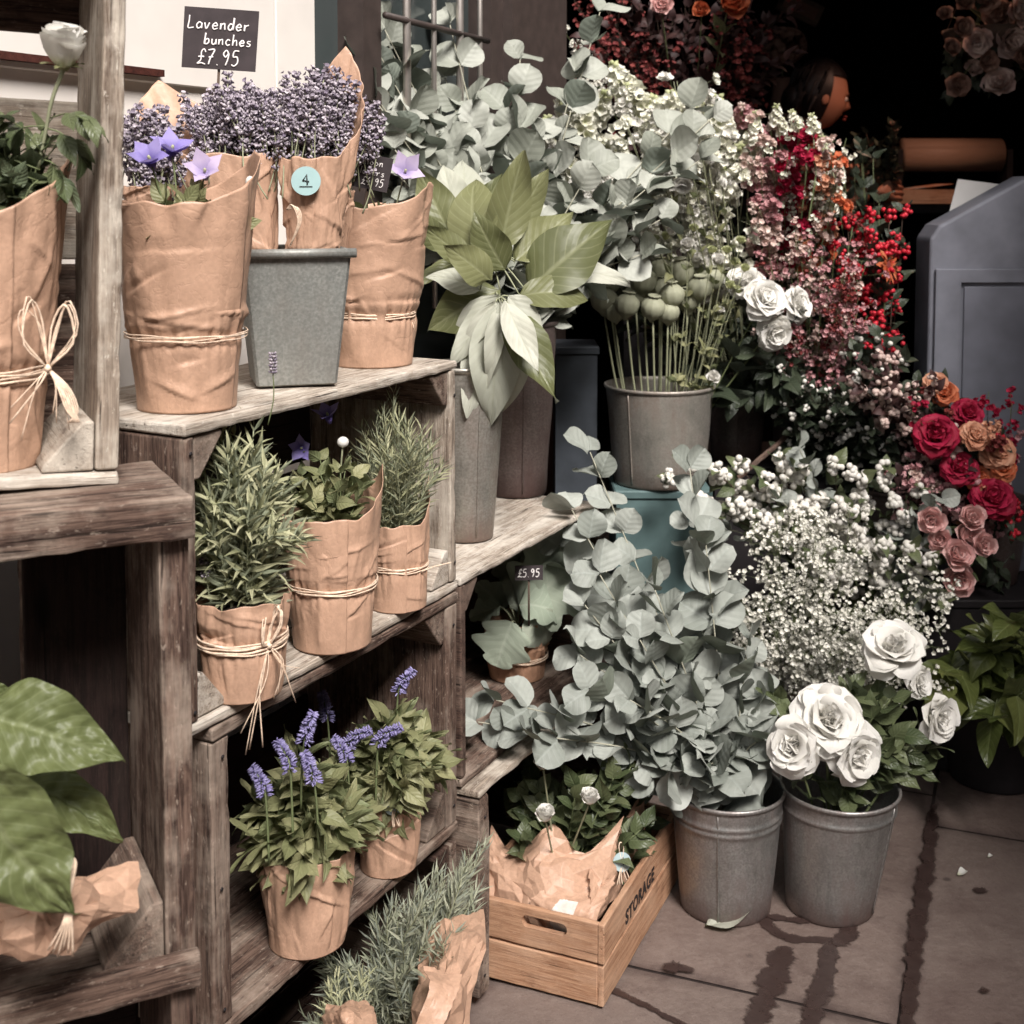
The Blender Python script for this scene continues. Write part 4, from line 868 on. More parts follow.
lb = lav_bunch(b1_, atY(238, 96, Yp+.005), (.084, .055), 98, 'wide lavender bunch in brown paper left in the planter', dict(h=.205, rb=.024, rt=.080, top=bump_top(2.15, .110, 1.3, .004), flat=.62, ang=.10, seed=4, seam=-.6, crump=.002, lean=(-.30, .02), waist=.055, tight=.15, amp=1.))
lb2 = lav_bunch(b2_, atY(322, 88, Yp+.0), (.050, .05), 95, 'narrow lavender bunch with a round sticker right in the planter', dict(h=.198, rb=.024, rt=.052, top=bump_top(1.25, .165, 1.35, .006), flat=.75, ang=.0, seed=5, seam=-2.2, crump=.002, lean=(.07, .0), waist=.05, tight=.15, amp=1.))
# round sticker
sc_ = atY(306, 181, b2_[1]-.046); mb = MB(); fx = zframe(A(.05, -1, .12), 0.); th = np.arange(28)*2*PI/28
zf = nrm(A(.1, -1, .15)); fx_ = nrm(np.cross(zf, UP))*-1; fy_ = nrm(np.cross(zf, fx_)); fy_ = fy_ if fy_[2] > 0 else -fy_
R_ = .0205; V = [sc_+zf*.001]+[sc_+zf*.001+fx_*math.cos(a)*R_+fy_*math.sin(a)*R_ for a in th]
mb.add(V+[v-zf*.002 for v in V], [np.array([(0, 1+i, 1+(i+1) % 28) for i in range(28)]), np.array([(1+i, 30+i, 30+(i+1) % 28, 1+(i+1) % 28) for i in range(28)])]); st_ = mb.build('sticker', M['sticker'], lb2, smooth=False)
mb = MB(); q = sc_+zf*.002
tube(mb, [q-fx_*.004+fy_*.0, q+fx_*.001+fy_*.009, q+fx_*.002-fy_*.005], .0012, 5); tube(mb, [q-fx_*.005+fy_*.001, q+fx_*.0045-fy_*.001], .0008, 5); tube(mb, [q-fx_*.009-fy_*.008, q+fx_*.009-fy_*.008], .0006, 4)
mb.build('sticker_mark', M['sticker_dk'], st_)
mb = MB()
for k in range(4): tube(mb, smooth_path([atY(286, 210, b2_[1]-.056), atY(292+k*2, 205+k, b2_[1]-.062), atY(298+k, 222, b2_[1]-.062), atY(290, 246, b2_[1]-.05)], 14), .0009, 5)
mb.build('raffia_tie', M['raffia'], lb2)
# loose lavender behind and beside
lav_bunch(atY(150, 260, Yc+.10), atY(152, 122, Yc+.11), (.040, .035), 60, 'dusky lavender bunch standing behind the tall wrapped pot', dict(h=.10, rb=.02, rt=.035, seed=8), 'lavender bunches in brown paper')
lav_bunch(atY(335, 250, Yp+.09), atY(362, 108, Yp+.10), (.024, .03), 30, 'lavender bunch leaning out behind the right wrapped pot', dict(h=.09, rb=.018, rt=.03, seed=9), 'lavender bunches in brown paper')
# chalk signs
def sign(px, py, Y, w, h, tilt, label, lines, lw=.0013, face=(.08, -1, .05), stickl=.12, name='chalk_sign'):
    c = atY(px, py, Y); zf = nrm(A(*face)); x = nrm(np.cross(UP, zf)); y = np.cross(zf, x); ct, st = math.cos(tilt), math.sin(tilt); x, y = x*ct+y*st, y*ct-x*st
    t = thing(name, c-y*h/2, label, 'price sign'); mb = MB(); P = [c+x*sx*w/2+y*sy*h/2 for sx, sy in ((-1, -1), (1, -1), (1.02, 1), (-1, 1))]
    mb.add(P+[p-zf*.003 for p in P], [np.array([(0, 1, 2, 3), (7, 6, 5, 4), (0, 4, 5, 1), (1, 5, 6, 2), (2, 6, 7, 3), (3, 7, 4, 0)])]); mb.build('board', M['board'], t, smooth=False)
    mb = MB(); tube(mb, [c-y*h*.3-zf*.005, c-y*(h*.5+stickl)-zf*.006], .0022, 6); mb.build('stick', M['twig'], t)
    letter(t, lines, c-x*w/2-y*h/2, x, y, zf, w=lw); return t
Ys = Yp+.035
s_ = 1/F_PX*Ys
sign(220, 39, Ys, 72*s_, 60*s_, -.06, 'chalkboard sign for lavender bunches at seven pounds ninety five', [('Lavender', 4.5*s_, 39*s_, 12.5*s_), ('bunches', 21*s_, 24*s_, 11*s_), ('£7.95', 15*s_, 4*s_, 15*s_)], .00115, stickl=.10)
sign(371, 172, Yc2-.085, 40*s_, 36*s_, -.20, 'small chalk sign for balloon flowers at four pounds ninety five', [('Balloon', 1.5*s_, 25*s_, 8*s_), ('flowers', 4*s_, 15*s_, 7.5*s_), ('£4.95', 12*s_, 4*s_, 8.5*s_)], .0007, stickl=.06)
# single dried lavender stem hanging off the shelf in front of the planter
p0 = atY(268, 425, 1.66); p1 = atY(273, 372, 1.66); t = thing('dried_lavender', p0, 'single dried lavender stem standing before the zinc planter', 'lavender')
mb = MB(); tube(mb, bez(p0, p1, (.004, 0, 0)), .0008, 5); mb.build('stem', M['stem'], t); mb = MB()
for k in range(40):
    a = k*2.4; z = (k//6)*.0040; mb.many(ICO1, [zframe(A(math.cos(a), math.sin(a), .8))], [p1+A(math.cos(a)*.0035, math.sin(a)*.0035, z)], [(.0017, .0017, .003)])
mb.build('flower_spike', M['lavender'], t)
# --- middle crate: three herb pots
c = pp(243, 703, ZM2, .044); t = thing('herb_pot', c, 'leafy lavender plant in kraft paper tied with a long raffia bow', 'potted herb', 'kraft wrapped herb pots in the middle crate')
Y=c[1]; wrap(t, c, px2m(98, Y), px2m(38, Y), px2m(46, Y), bump_top(2.6, .012, .8), waist=px2m(56, Y), tight=.04, seed=11, seam=2.0, amp=1.1); twine(t, c, px2m(43.5, Y), px2m(56, Y), 5, loose=.0012, wid=.0024); soil_disc(t, c, .052, .112)
bw = A(.042, -.040, 0); bow(t, c+bw+UP*px2m(57, Y), A(.6, -.8, 0), .042, 9, .10, seed=5, side=A(.5, .2, .5))
bush(t, c+UP*.10, .072, .255, 56, T_narrow, .046, 'lav', nl=15, spread=1.0, curl=.25, lift=.55, stemm='stem_pale', taper=.25, upb=.8)
inst('flower', LAV[0], t, c+A(-.034, -.03, .12), zframe(A(-.08, 0, 1)), .8)
c = pp(333, 652, ZM2, .044); c_mid = c; t = thing('herb_pot', c, 'tall kraft wrapped pot with a white balloon bud in the middle crate', 'potted plant', 'kraft wrapped herb pots in the middle crate')
Y=c[1]; wrap(t, c, px2m(140, Y), px2m(38, Y), px2m(49, Y), bump_top(.3, .062, .7, -.010), waist=px2m(62, Y), tight=.04, seed=12, seam=-1.8, amp=.8); twine(t, c, px2m(43.5, Y), px2m(62, Y), 4); soil_disc(t, c, .056, .17)
bush(t, c+UP*.165, .06, .09, 18, T_ovate, .042, 'ver', nl=4, spread=1.1, offs=(-.005, 0))
BB = ball_flower('bud_head', .011, 'bud', 'ver')
p = atY(343, 442, c[1]-.01); mb = MB(); tube(mb, bez(c+UP*.1, p, (0, 0, 0)), .0014, 5); mb.many(ICO2, [EYE3], [p], [(.0085, .0085, .008)], mo=1); mb.build('bud', [M['stem_pale'], M['white']], t)
inst('flower', SV[0], t, atY(328, 416, c[1]+.02), zframe(A(-.2, -.3, .9)), .8); inst('flower', SV[0], t, atY(302, 448, c[1]+.02), zframe(A(-.2, -.9, .1)), .7)
c = pp(398, 612, ZM2, .037); t = thing('herb_pot', c, 'small kraft wrapped rosemary pot at the right of the middle crate', 'potted herb', 'kraft wrapped herb pots in the middle crate')
Y=c[1]; wrap(t, c, px2m(86, Y), px2m(28, Y), px2m(31, Y), bump_top(.3, .065, .6, .0), waist=px2m(42, Y), tight=.04, seed=13, seam=-1.9, amp=.7); twine(t, c, px2m(29.5, Y), px2m(42, Y), 4); soil_disc(t, c, .040, .10)
mb = MB(); tube(mb, smooth_path([c+A(.03, -.025, .055), c+A(.055, -.03, .068), c+A(.085, -.02, .073)], 8), .0011, 5); mb.build('raffia_end', M['raffia'], t)
bush(t, c+UP*.10, .070, .225, 44, T_needle, .032, 'lav', nl=20, spread=.95, curl=.1, stemm='stem_pale', taper=.2, offs=(.0, -.01), upb=.8)
# --- lower crate: two veronica pots
VS = []
for q in range(3):
    mb = MB(); L = .042; P = smooth_path([(0, 0, 0), (.002, 0, .05), (.006, 0, .078), (.014+q*.008, 0, .100-.004*q)], 14); tube(mb, P, [.0014, .0009], 5, m=1)
    for k in range(170):
        k = k*110/170; f = 7.2+5.8*(k/110); i = min(int(f), 12); p = P[i]+(P[i+1]-P[i])*(f-i); tg = nrm(P[i+1]-P[i]); s = nrm(np.cross(tg, A(0, 1, 0))); a = k*2.4; o = nrm(s*math.cos(a)+np.cross(s, tg)*math.sin(a)+rs.randn(3)*.25); rr = .0052*(1-.6*k/110)
        mb.many(ICO1, [zframe(o)], [p+o*rr*1.25], [(.0010, .0010, .0040)])
    VS.append(mb.mesh('veronica_spike', [M['veron'], M['stem']]))
def veronica(px, py, z, rb, rt, h, label, plant, spikes, seed, lean=0):
    c = pp(px, py, z, rb); t = thing('veronica_pot', c, label, 'potted flower', 'kraft wrapped blue veronica pots in the lower crate')
    wrap(t, c, h, rb, rt, bump_top(.5, .012, 1.2), seed=seed, seam=2.2, amp=1.2, crump=.001); soil_disc(t, c, rt*.9, h*.82)
    bush(t, c+UP*h*.8, plant[0], plant[1], plant[2], T_lance, plant[3], 'ver', nl=6, spread=1.0, curl=.35, droop=.45, offs=(lean, 0), taper=.15, whorl=3)
    for (sx, sy, dy, k, roll) in spikes: inst('flower_spike', VS[k], t, atY(sx, sy-6, c[1]+dy-.055)-UP*.112, zframe(A(0, 0, 1), roll), 1.35)
    return t, c
veronica(307, 960, ZM3, .053, .068, .140, 'front kraft pot of blue veronica with drooping green leaves', (.074, .145, 24, .062), [(300, 735, -.01, 0, .4), (292, 765, -.02, 2, 2.6), (268, 790, -.02, 1, 2.9), (318, 775, -.03, 0, 3.4)], 21)
t, c = veronica(388, 879, ZM3, .043, .056, .122, 'rear kraft pot of blue veronica with a dangling paper tag', (.076, .150, 26, .058), [(330, 715, .01, 0, 2.8), (375, 740, -.02, 2, .3), (350, 758, -.03, 1, 3.), (345, 742, .0, 2, .2), (395, 688, .05, 1, .5)], 22, .01)
def round_tag(parent, p, face, R=.013, strands=True, seed=0):
    zf = nrm(A(*face)); x = nrm(np.cross(UP, zf)); y = np.cross(zf, x); mb = MB(); th = np.arange(24)*2*PI/24; V = [p+zf*.0006]+[p+zf*.0006+x*math.cos(a)*R+y*math.sin(a)*R for a in th]
    mb.add(V+[v-zf*.0012 for v in V], [np.array([(0, 1+i, 1+(i+1) % 24) for i in range(24)]), np.array([(1+i, 26+i, 26+(i+1) % 24, 1+(i+1) % 24) for i in range(24)])]); o = mb.build('paper_tag', M['tagp'], parent, smooth=False)
    mb = MB(); q = p+zf*.0016; tube(mb, [q-x*R*.3, q+x*R*.15+y*R*.5, q+x*R*.1-y*R*.35], .0009, 4); mb.build('tag_mark', M['sticker_dk'], o)
    mb = MB(); rr = random.Random(seed)
    for k in range(5): tube(mb, bez(p-zf*.001-y*R*.2, p-y*(R*2.2)+x*rr.uniform(-R, R)*.9+zf*.004, x*rr.uniform(-.003, .003)), .0010, 4)
    tube(mb, smooth_path([p, p+y*R*1.5-x*.004, p+y*R*2.0, p+y*R*1.4+x*.005, p], 12), .0011, 4); mb.build('raffia_tie', M['raffia'], parent)
round_tag(t, atY(393, 806, c[1]-.060), (.3, -1, .2), .0135)
# --- bottom: rosemary wrapped in kraft paper, lying against the shelf
def scarf(parent, P, mat='kraft', amp=.008, seed=0, n=26, name='paper_wrap'):
    n = 15
    """a crumpled sheet through a grid of control points (rows of points)"""
    G = np.array([smooth_path(r, n) for r in P]); G = np.stack([smooth_path(G[:, j], n) for j in range(n)], 1); V = []; U = []
    for i in range(n):
        for j in range(n):
            p = G[i, j]; w = 1-abs(nz(p[0]*16+seed, p[1]*16, p[2]*16))*2.2; w2 = nz(p[0]*60, p[1]*60+seed, p[2]*60)*2
            a = G[min(i+1, n-1), j]-G[max(i-1, 0), j]; b = G[i, min(j+1, n-1)]-G[i, max(j-1, 0)]; nn = nrm(np.cross(a, b)); V.append(p+nn*(w*amp+w2*amp*.35)); U.append((p[0], p[1], p[2]))
    F = []
    for i in range(n-1):
        for j in range(n-1):
            a, b, c_, d = i*n+j, (i+1)*n+j, (i+1)*n+j+1, i*n+j+1
            F += [(a, b, c_), (a, c_, d)] if (i*7+j*3+seed) % 2 else [(a, b, d), (b, c_, d)]
    mb = MB(); mb.add(V, [np.array(F)], U); o = mb.build(name, M[mat], parent, smooth=False); s = o.modifiers.new('b', 'BEVEL'); s.width = .0016; s.segments = 2; s.limit_method = 'NONE' if 0 else 'ANGLE'; s.angle_limit = .12; s2 = o.modifiers.new('t', 'SOLIDIFY'); s2.thickness = .0008; return o
base = atZ(400, 1100, .01); t = thing('rosemary_bunch', base, 'large silvery rosemary bunch in crumpled kraft paper under the lowest shelf', 'potted herb')
s = MB(); m = MB()
for (a, b, Y, n_) in ((345, 990, 1.873, 20), (400, 935, 1.940, 26), (445, 890, 2.029, 22), (425, 965, 1.895, 16), (462, 865, 2.119, 10), (330, 1020, 1.806, 10), (380, 1000, 1.851, 16)):
    for k in range(n_):
        tip = atY(a+rnd(-30, 30), b+rnd(-34, 30), Y+rnd(-.05, .05)); foot = base+A(rnd(-.06, .04), rnd(-.02, .12), .02); P = smooth_path([foot, (foot+tip)/2+A(rnd(-.01, .02), rnd(-.01, .02), .03), tip], 12)
        tube(s, P, [.0015, .0008], 4); leaves_on(m, P, 19, T_needle, .036, spread=.95, t0=.40, taper=.15, upb=.8)
s.build('stems', M['stem_pale'], t); m.build('leaves', M['lav_grey'], t)
Y0 = 1.62
scarf(t, [[atY(405, 1075, 1.784), atY(430, 1060, 1.739), atY(470, 1040, 1.784)], [atY(412, 1000, 1.829), atY(440, 1005, 1.739), atY(478, 985, 1.829)], [atY(420, 945, 1.940), atY(450, 950, 1.851), atY(487, 938, 1.918)], [atY(424, 925, 2.007), atY(458, 915, 1.985), atY(484, 905, 2.029)]], amp=.010, seed=2)
scarf(t, [[atY(400, 1060, 1.695), atY(430, 1050, 1.695)], [atY(430, 990, 1.734), atY(455, 1000, 1.739)], [atY(425, 962, 1.784), atY(462, 975, 1.784)]], amp=.006, seed=5)
t = thing('paper_bundle', atZ(345, 1100, .01), 'crumpled kraft paper corner at the very bottom of the picture', 'bouquet')
scarf(t, [[atY(318, 1075, 1.672), atY(350, 1080, 1.628), atY(385, 1075, 1.672)], [atY(320, 1020, 1.717), atY(345, 1022, 1.650), atY(378, 1018, 1.695)], [atY(326, 1003, 1.762), atY(350, 999, 1.717), atY(368, 996, 1.751)]], amp=.007, seed=7)
s = MB(); m = MB()
for k in range(12):
    tip = atY(rnd(318, 372), rnd(975, 1010), 1.784); foot = atY(345, 1070, 1.728); P = smooth_path([foot, (foot+tip)/2+A(0, 0, .01), tip], 8); tube(s, P, .001, 4); leaves_on(m, P, 10, T_narrow, .028, spread=.9)
s.build('stems', M['stem_pale'], t); m.build('leaves', M['lav'], t)
# --- lower left crate: big quilted leaves in kraft paper
base = CL-EL*.27+IL*.10; base[2] = .54; t = thing('leafy_bouquet', base, 'bouquet with huge quilted green leaves in the lower left crate', 'bouquet')
def bigleaf(root, tip, width, up, T, sag=.0, mat='big'):
    d = tip-root; L = np.linalg.norm(d); mb = MB(); mb.many(T, [frame(d, up)], [root], [(L*width, L, L)]); return mb.build('leaf', M[mat], t)
TB = [leafT(lambda u: max(0, math.sin(PI*u**.72))**.85*(1-.25*u), .5, b, .12, .0, 1.0, 40, 24, ruff=.6, quilt=.8, seed=i) for i, b in enumerate((.5, .8, .35))]
yb = 1.12
for (r_, tp, wd, up, k) in (((-25, 712, 1.26), (127, 752, 1.25), .60, (.1, -.75, .65), 0), ((-30, 752, 1.31), (131, 826, 1.30), .42, (.1, -.5, .85), 2), ((-35, 770, 1.17), (52, 942, 1.10), .68, (-.1, -.9, .35), 1), ((10, 800, 1.30), (78, 880, 1.28), .5, (.3, -.7, .6), 1), ((-60, 700, 1.36), (20, 690, 1.38), .6, (.1, -.6, .8), 2)):
    bigleaf(atY(*r_), atY(*tp), wd, A(*up), TB[k])
s = MB()
sb_ = atY(20, 915, 1.24)
for r_ in ((-25, 712, 1.26), (-30, 752, 1.31), (-35, 770, 1.17), (10, 800, 1.30), (-60, 700, 1.36)): tube(s, bez(sb_, atY(*r_), (-.02, 0, .02)), .0032, 7)
tube(s, [base+UP*.002, sb_], .006, 7)
s.build('stems', M['stem'], t)
scarf(t, [[atY(-40, 960, 1.238), atY(30, 962, 1.190), atY(75, 955, 1.214), atY(100, 930, 1.261)], [atY(-40, 910, 1.250), atY(30, 905, 1.178), atY(80, 905, 1.214), atY(141, 912, 1.285)], [atY(-40, 880, 1.333), atY(40, 880, 1.285), atY(90, 868, 1.309), atY(138, 862, 1.333)]], amp=.011, seed=9, n=34)
mb = MB()
for k in range(6): tube(mb, smooth_path([atY(66+k, 858+k*2, 1.190), atY(76-k, 862, 1.178), atY(70, 895, 1.172), atY(62+k*2, 925, 1.166), atY(48+k*5, 950+k % 3*3, 1.172)], 16), .0010, 5)
mb.build('raffia_tie', M['raffia'], t)
# --- upper left crate: white ranunculus bouquet
c = atZ(2, 470, ZL1); c[2] = ZL1; c = c+IL*.03-EL*.012; t = thing('ranunculus_bouquet', c, 'kraft bouquet with one white ranunculus and a raffia bow in the upper left crate', 'bouquet')
Yb = c[1]
wrap(t, c, .290, .053, .090, bump_top(.4, .075, .9, -.005), waist=.108, tight=.08, seed=31, seam=-1.5, amp=.8, crump=.002); twine(t, c, .066, .108, 5, wid=.002)
scarf(t, [[c+A(-.02, -.060, .0), c+A(.02, -.058, .01), c+A(.05, -.02, .03)], [c+A(-.04, -.068, .07), c+A(.0, -.068, .07), c+A(.052, -.03, .09)], [c+A(-.06, -.065, .16), c+A(-.03, -.076, .17), c+A(.0, -.076, .18)]], amp=.003, seed=3)
bp = atY(48, 368, Yb-.062); bow(t, bp, A(.3, -1, .1), .072, 7, .065, seed=8)
mb = MB()
for k in range(7): tube(mb, smooth_path([bp, bp+A(.012+.002*k, -.006, -.02), bp+A(.022+.002*k, -.008, -.045), bp+A(.034-.002*k, -.006, -.058), bp+A(.030, -.008, -.046), bp+A(.012, -.006, -.018)], 18), .0009, 5)
mb.build('raffia_loops', M['raffia'], t)
fh = atY(64, 56, Yb-.01); RN = head_mesh('ranunculus_head', [M['white'], M['ver']], [(5, .12, .025, .0, .004, T_petal, 0), (6, .25, .030, .002, 0, T_petal, 0), (7, .42, .033, .004, -.002, T_petal, 0), (7, .58, .035, .005, -.006, T_petal, 0), (7, .72, .034, .006, -.010, T_petal, 0)], extra=lambda mb: calyx(mb, .017, -.010))
P = smooth_path([atY(38, 170, Yb), atY(46, 130, Yb-.005), atY(52, 100, Yb-.01), fh-UP*.012], 12); mb = MB(); tube(mb, P, [.0018, .0024], 8); mb.build('stem', M['stem_pale'], t); inst('flower', RN, t, fh, zframe(A(.12, -.25, 1)), 1.15)
m = MB(); s = MB()
for (a, b) in (((46, 128), (78, 150)), ((50, 118), (88, 120)), ((46, 126), (0, 140)), ((40, 150), (5, 118)), ((40, 170), (-20, 160)), ((38, 180), (20, 210)), ((44, 160), (62, 178)), ((36, 180), (10, 185)), ((30, 200), (-10, 215))):
    p0 = atY(a[0], a[1], Yb-.005); p1 = atY(b[0], b[1], Yb+rnd(-.04, .0)); Q = bez(p0, p1, (0, 0, .006), 8); tube(s, Q, [.0010, .0006], 4); leaves_on(m, Q, 3, T_lance, .040, spread=.8, t0=.5, droop=.3, taper=.1)
for k in range(16):
    p0 = atY(20, 230, Yb); p1 = atY(rnd(-40, 50), rnd(120, 190), Yb+rnd(-.04, .05)); Q = bez(p0, p1, (0, 0, 0), 8); tube(s, Q, .001, 4); leaves_on(m, Q, 4, T_ovate, .042, spread=1., t0=.4, droop=.2)
s.build('stems', M['stem'], t); m.build('leaves', M['rosel'], t)
def gyp_spray(foot, tip, n_sub=16, per=6, spread=.075, size=.0058, label='', group='', bm='gyp', T=T_gyp, cat='flower', name='gypsophila_spray', sm='stem', flat=1):
    t = thing(name, foot, label, cat, group); s = MB(); m = MB(); P = smooth_path([foot, (foot+tip)/2+A(rnd(-.02, .02), rnd(-.03, .01), .02), tip], 12); tube(s, P, [.0013, .0007], 4)
    ax = nrm(P[-1]-P[-3]); pos = []
    for k in range(n_sub):
        f = rnd(.45, 1.)*11; i = min(int(f), 10); p = P[i]+(P[i+1]-P[i])*(f-i); d = nrm(rs.randn(3)+ax*.8+A(0, -.4, .2)); q = p+d*spread*rnd(.5, 1.); tube(s, [p, (p+q)/2+rs.randn(3)*.003, q], .0004, 3)
        for w in range(per):
            d2 = nrm(rs.randn(3)+d); e = q+d2*spread*rnd(.12, .35); tube(s, [q, e], .0003, 3); pos.append((e, d2))
    n = len(pos); PP = np.array([p for p, d in pos]); DD = np.array([d for p, d in pos])+A(0, -.4, .4); X = frames(np.cross(DD, rs.randn(n, 3)), DD); X2 = np.stack([X[:, :, 0], X[:, :, 1], X[:, :, 2]], 2)
    m.many(T, X2, PP, size*rs.uniform(.6, 1.2, n)); m.many(ICO1, X2, PP, size*.38*np.ones(n))
    s.build('stems', M[sm], t); o = m.build('blossoms', M[bm], t); tag(o, kind='stuff'); return t
# ------------------------------------------------------------------ buckets and metal vases
B1 = pp(725, 928, .0005, .088); B2 = pp(829, 928, .0005, .085); B3 = A(.627, 3.04, .0005)
bucket('flower_bucket', B1, .238, .088, .110, 'zinc', 'left floor bucket of grey zinc filled with eucalyptus', 'zinc flower buckets', bands=(.186, .199), seam=4.4)
bucket('flower_bucket', B2, .240, .085, .112, 'zinc', 'right floor bucket of grey zinc filled with white roses', 'zinc flower buckets', bands=(.205,), seam=5.6, lean=(.07, 0))
bucket('flower_bucket', B3, .25, .095, .125, 'zinc', 'grey zinc bucket half hidden under the gypsophila', 'zinc flower buckets', bands=(.20,), seam=3.9)
BP = A(.355, 3.10, .698)
bucket('flower_bucket', BP, .236, .108, .130, 'zinc_warm', 'warm grey zinc bucket of poppy pods on the teal stand', 'zinc flower buckets', bands=(), seam=4.0)
V1 = A(-.085, 2.40, ZR1+.001); V2 = A(.010, 2.76, ZR1+.001)
bucket('tall_vase', V1, .325, .050, .074, 'zinc_warm', 'narrow grey metal vase beside the pale crate end', 'tall metal vases on the right crate', cat='metal vase', seam=5.1)
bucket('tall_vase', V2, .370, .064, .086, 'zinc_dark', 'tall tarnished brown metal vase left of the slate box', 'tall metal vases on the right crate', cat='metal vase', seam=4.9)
D1 = A(.585, 3.36, .701); D2 = A(.70, 3.40, .701)
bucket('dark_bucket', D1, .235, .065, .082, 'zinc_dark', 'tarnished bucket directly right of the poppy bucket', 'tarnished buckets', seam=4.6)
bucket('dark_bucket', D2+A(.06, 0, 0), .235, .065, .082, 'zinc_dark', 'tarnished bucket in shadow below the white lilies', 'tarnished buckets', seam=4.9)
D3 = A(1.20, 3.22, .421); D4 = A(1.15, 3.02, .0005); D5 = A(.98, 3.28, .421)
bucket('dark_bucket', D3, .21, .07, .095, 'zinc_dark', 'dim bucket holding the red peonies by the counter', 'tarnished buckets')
bucket('dark_bucket', D4, .24, .10, .12, 'black', 'shadow black floor bucket holding the glossy green foliage', 'tarnished buckets')  # body painted black to stand for the deep shadow in this corner
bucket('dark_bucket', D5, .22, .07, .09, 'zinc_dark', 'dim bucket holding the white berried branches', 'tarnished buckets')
board('shelf_edge', None, (atY(745, 472, 3.0)+atY(800, 425, 3.25))/2, (nrm(atY(800, 425, 3.25)-atY(745, 472, 3.0)), A(0, .3, 1), A(1, 0, 0)), (.42, .012, .012), M['wood_dark'])  # thin strip standing for the dark edge of a shelf
o = C.objects[-1]; tag(o, 'thin dark shelf edge slanting behind the snowberries', 'lath')
# ------------------------------------------------------------------ lower eucalyptus
m1 = B1+UP*.20
for i, (a, b, Y, n) in enumerate([(590, 452, 2.66, 13), (572, 510, 2.6, 10), (690, 470, 2.60, 12), (560, 548, 2.66, 9), (600, 575, 2.46, 9), (496, 700, 2.34, 8), (478, 722, 2.32, 9), (530, 735, 2.30, 8), (590, 690, 2.36, 8), (640, 640, 2.42, 8), (748, 640, 2.5, 8), (765, 690, 2.5, 7), (706, 545, 2.52, 10), (655, 590, 2.45, 9), (585, 605, 2.44, 8), (612, 640, 2.42, 8), (580, 655, 2.42, 8), (655, 775, 2.38, 5), (762, 738, 2.46, 5), (705, 765, 2.40, 5), (630, 700, 2.36, 7)]):
    Y -= .05; tip = atY(a, b, Y); foot = m1+A(rnd(-.06, .05), rnd(-.05, .04), -.12); mid = m1+(tip-m1)*.5+A(0, -.02, .05 if b > 640 else .02); mouth = m1+(tip-m1)*.12+A(0, 0, .03)
    euc_branch([foot, mouth, mid, tip], n+1, px2m(54, Y), 'silvery round leaved eucalyptus branch spreading from the left floor bucket', 'eucalyptus branches in the left floor bucket', mat='euc_low', back=A(.1, -.9, .25), t0=.30, spread=1.25, upb=.45)
# ------------------------------------------------------------------ upper eucalyptus
m2 = V2+UP*.33
for i, (a, b, Y, n) in enumerate([(368, 5, 2.75, 8), (352, 30, 2.72, 8), (378, 52, 2.7, 7), (400, 110, 2.75, 9), (352, 118, 2.68, 8), (445, 78, 2.85, 8), (432, 165, 2.72, 8), (470, 130, 2.8, 9), (505, 110, 2.85, 9), (540, 140, 2.85, 8), (480, 200, 2.7, 7), (600, 12, 3.0, 10), (560, 205, 2.78, 7), (610, 235, 2.75, 7), (645, 190, 2.8, 8), (712, 118, 2.9, 11), (690, 110, 2.95, 9), (700, 160, 2.85, 9), (385, 215, 2.66, 6), (640, 255, 2.75, 7), (525, 185, 2.72, 7), (590, 170, 2.75, 8), (410, 60, 2.78, 8), (372, 175, 2.64, 6), (660, 220, 2.78, 7), (338, 12, 2.66, 8), (328, 40, 2.62, 7), (350, 60, 2.6, 8), (375, 100, 2.6, 8), (365, 140, 2.58, 7), (385, 30, 2.66, 8), (360, 78, 2.62, 8), (395, 85, 2.66, 8), (395, 150, 2.6, 7), (415, 195, 2.6, 6), (450, 25, 2.85, 8), (520, 60, 2.9, 8), (575, 75, 2.95, 8)]):
    tip = atY(a, b, Y); foot = m2+A(rnd(-.05, .04), rnd(-.05, .04), -.15); mid = m2+(tip-m2)*.5+A(0, rnd(-.04, .02), .04)
    euc_branch([foot, m2+(tip-m2)*.1+A(0, 0, .03), mid, tip], n, px2m(48, Y), 'pale grey green eucalyptus branch fanning out above the tall tarnished vase', 'eucalyptus branches above the tall vases', back=A(.1, -.8, .35), t0=.30, spread=1.2, upb=.5)
# ------------------------------------------------------------------ broad leaved branches in the front tall vase
def leaf_part(t, root, tip, w, up, T, mat):
    d = tip-root; L = np.linalg.norm(d); mb = MB(); mb.many(T, [frame(d, up)], [root], [(L*w, L, L)]); return mb.build('leaf', M[mat], t)
m3 = V1+UP*.31
def broad(label, hub, leaves):
    t = thing('broad_leaf_branch', m3, label, 'foliage'); h = atY(*hub); s = MB(); tube(s, smooth_path([m3-UP*.12, m3+(h-m3)*.5+UP*.03, h], 14), [.004, .0025], 7)
    for k, (rx, ry, rY, tx, ty, tY, w, up, mt) in enumerate(leaves):
        r_ = atY(rx, ry, rY); leaf_part(t, r_, atY(tx, ty, tY), w, A(*up), T_mag[k % 4], mt); tube(s, bez(h, r_, (0, 0, .004), 6), .0015, 5)
    s.build('stem', M['stem_pale'], t)
F_ = (.1, -1, .35)
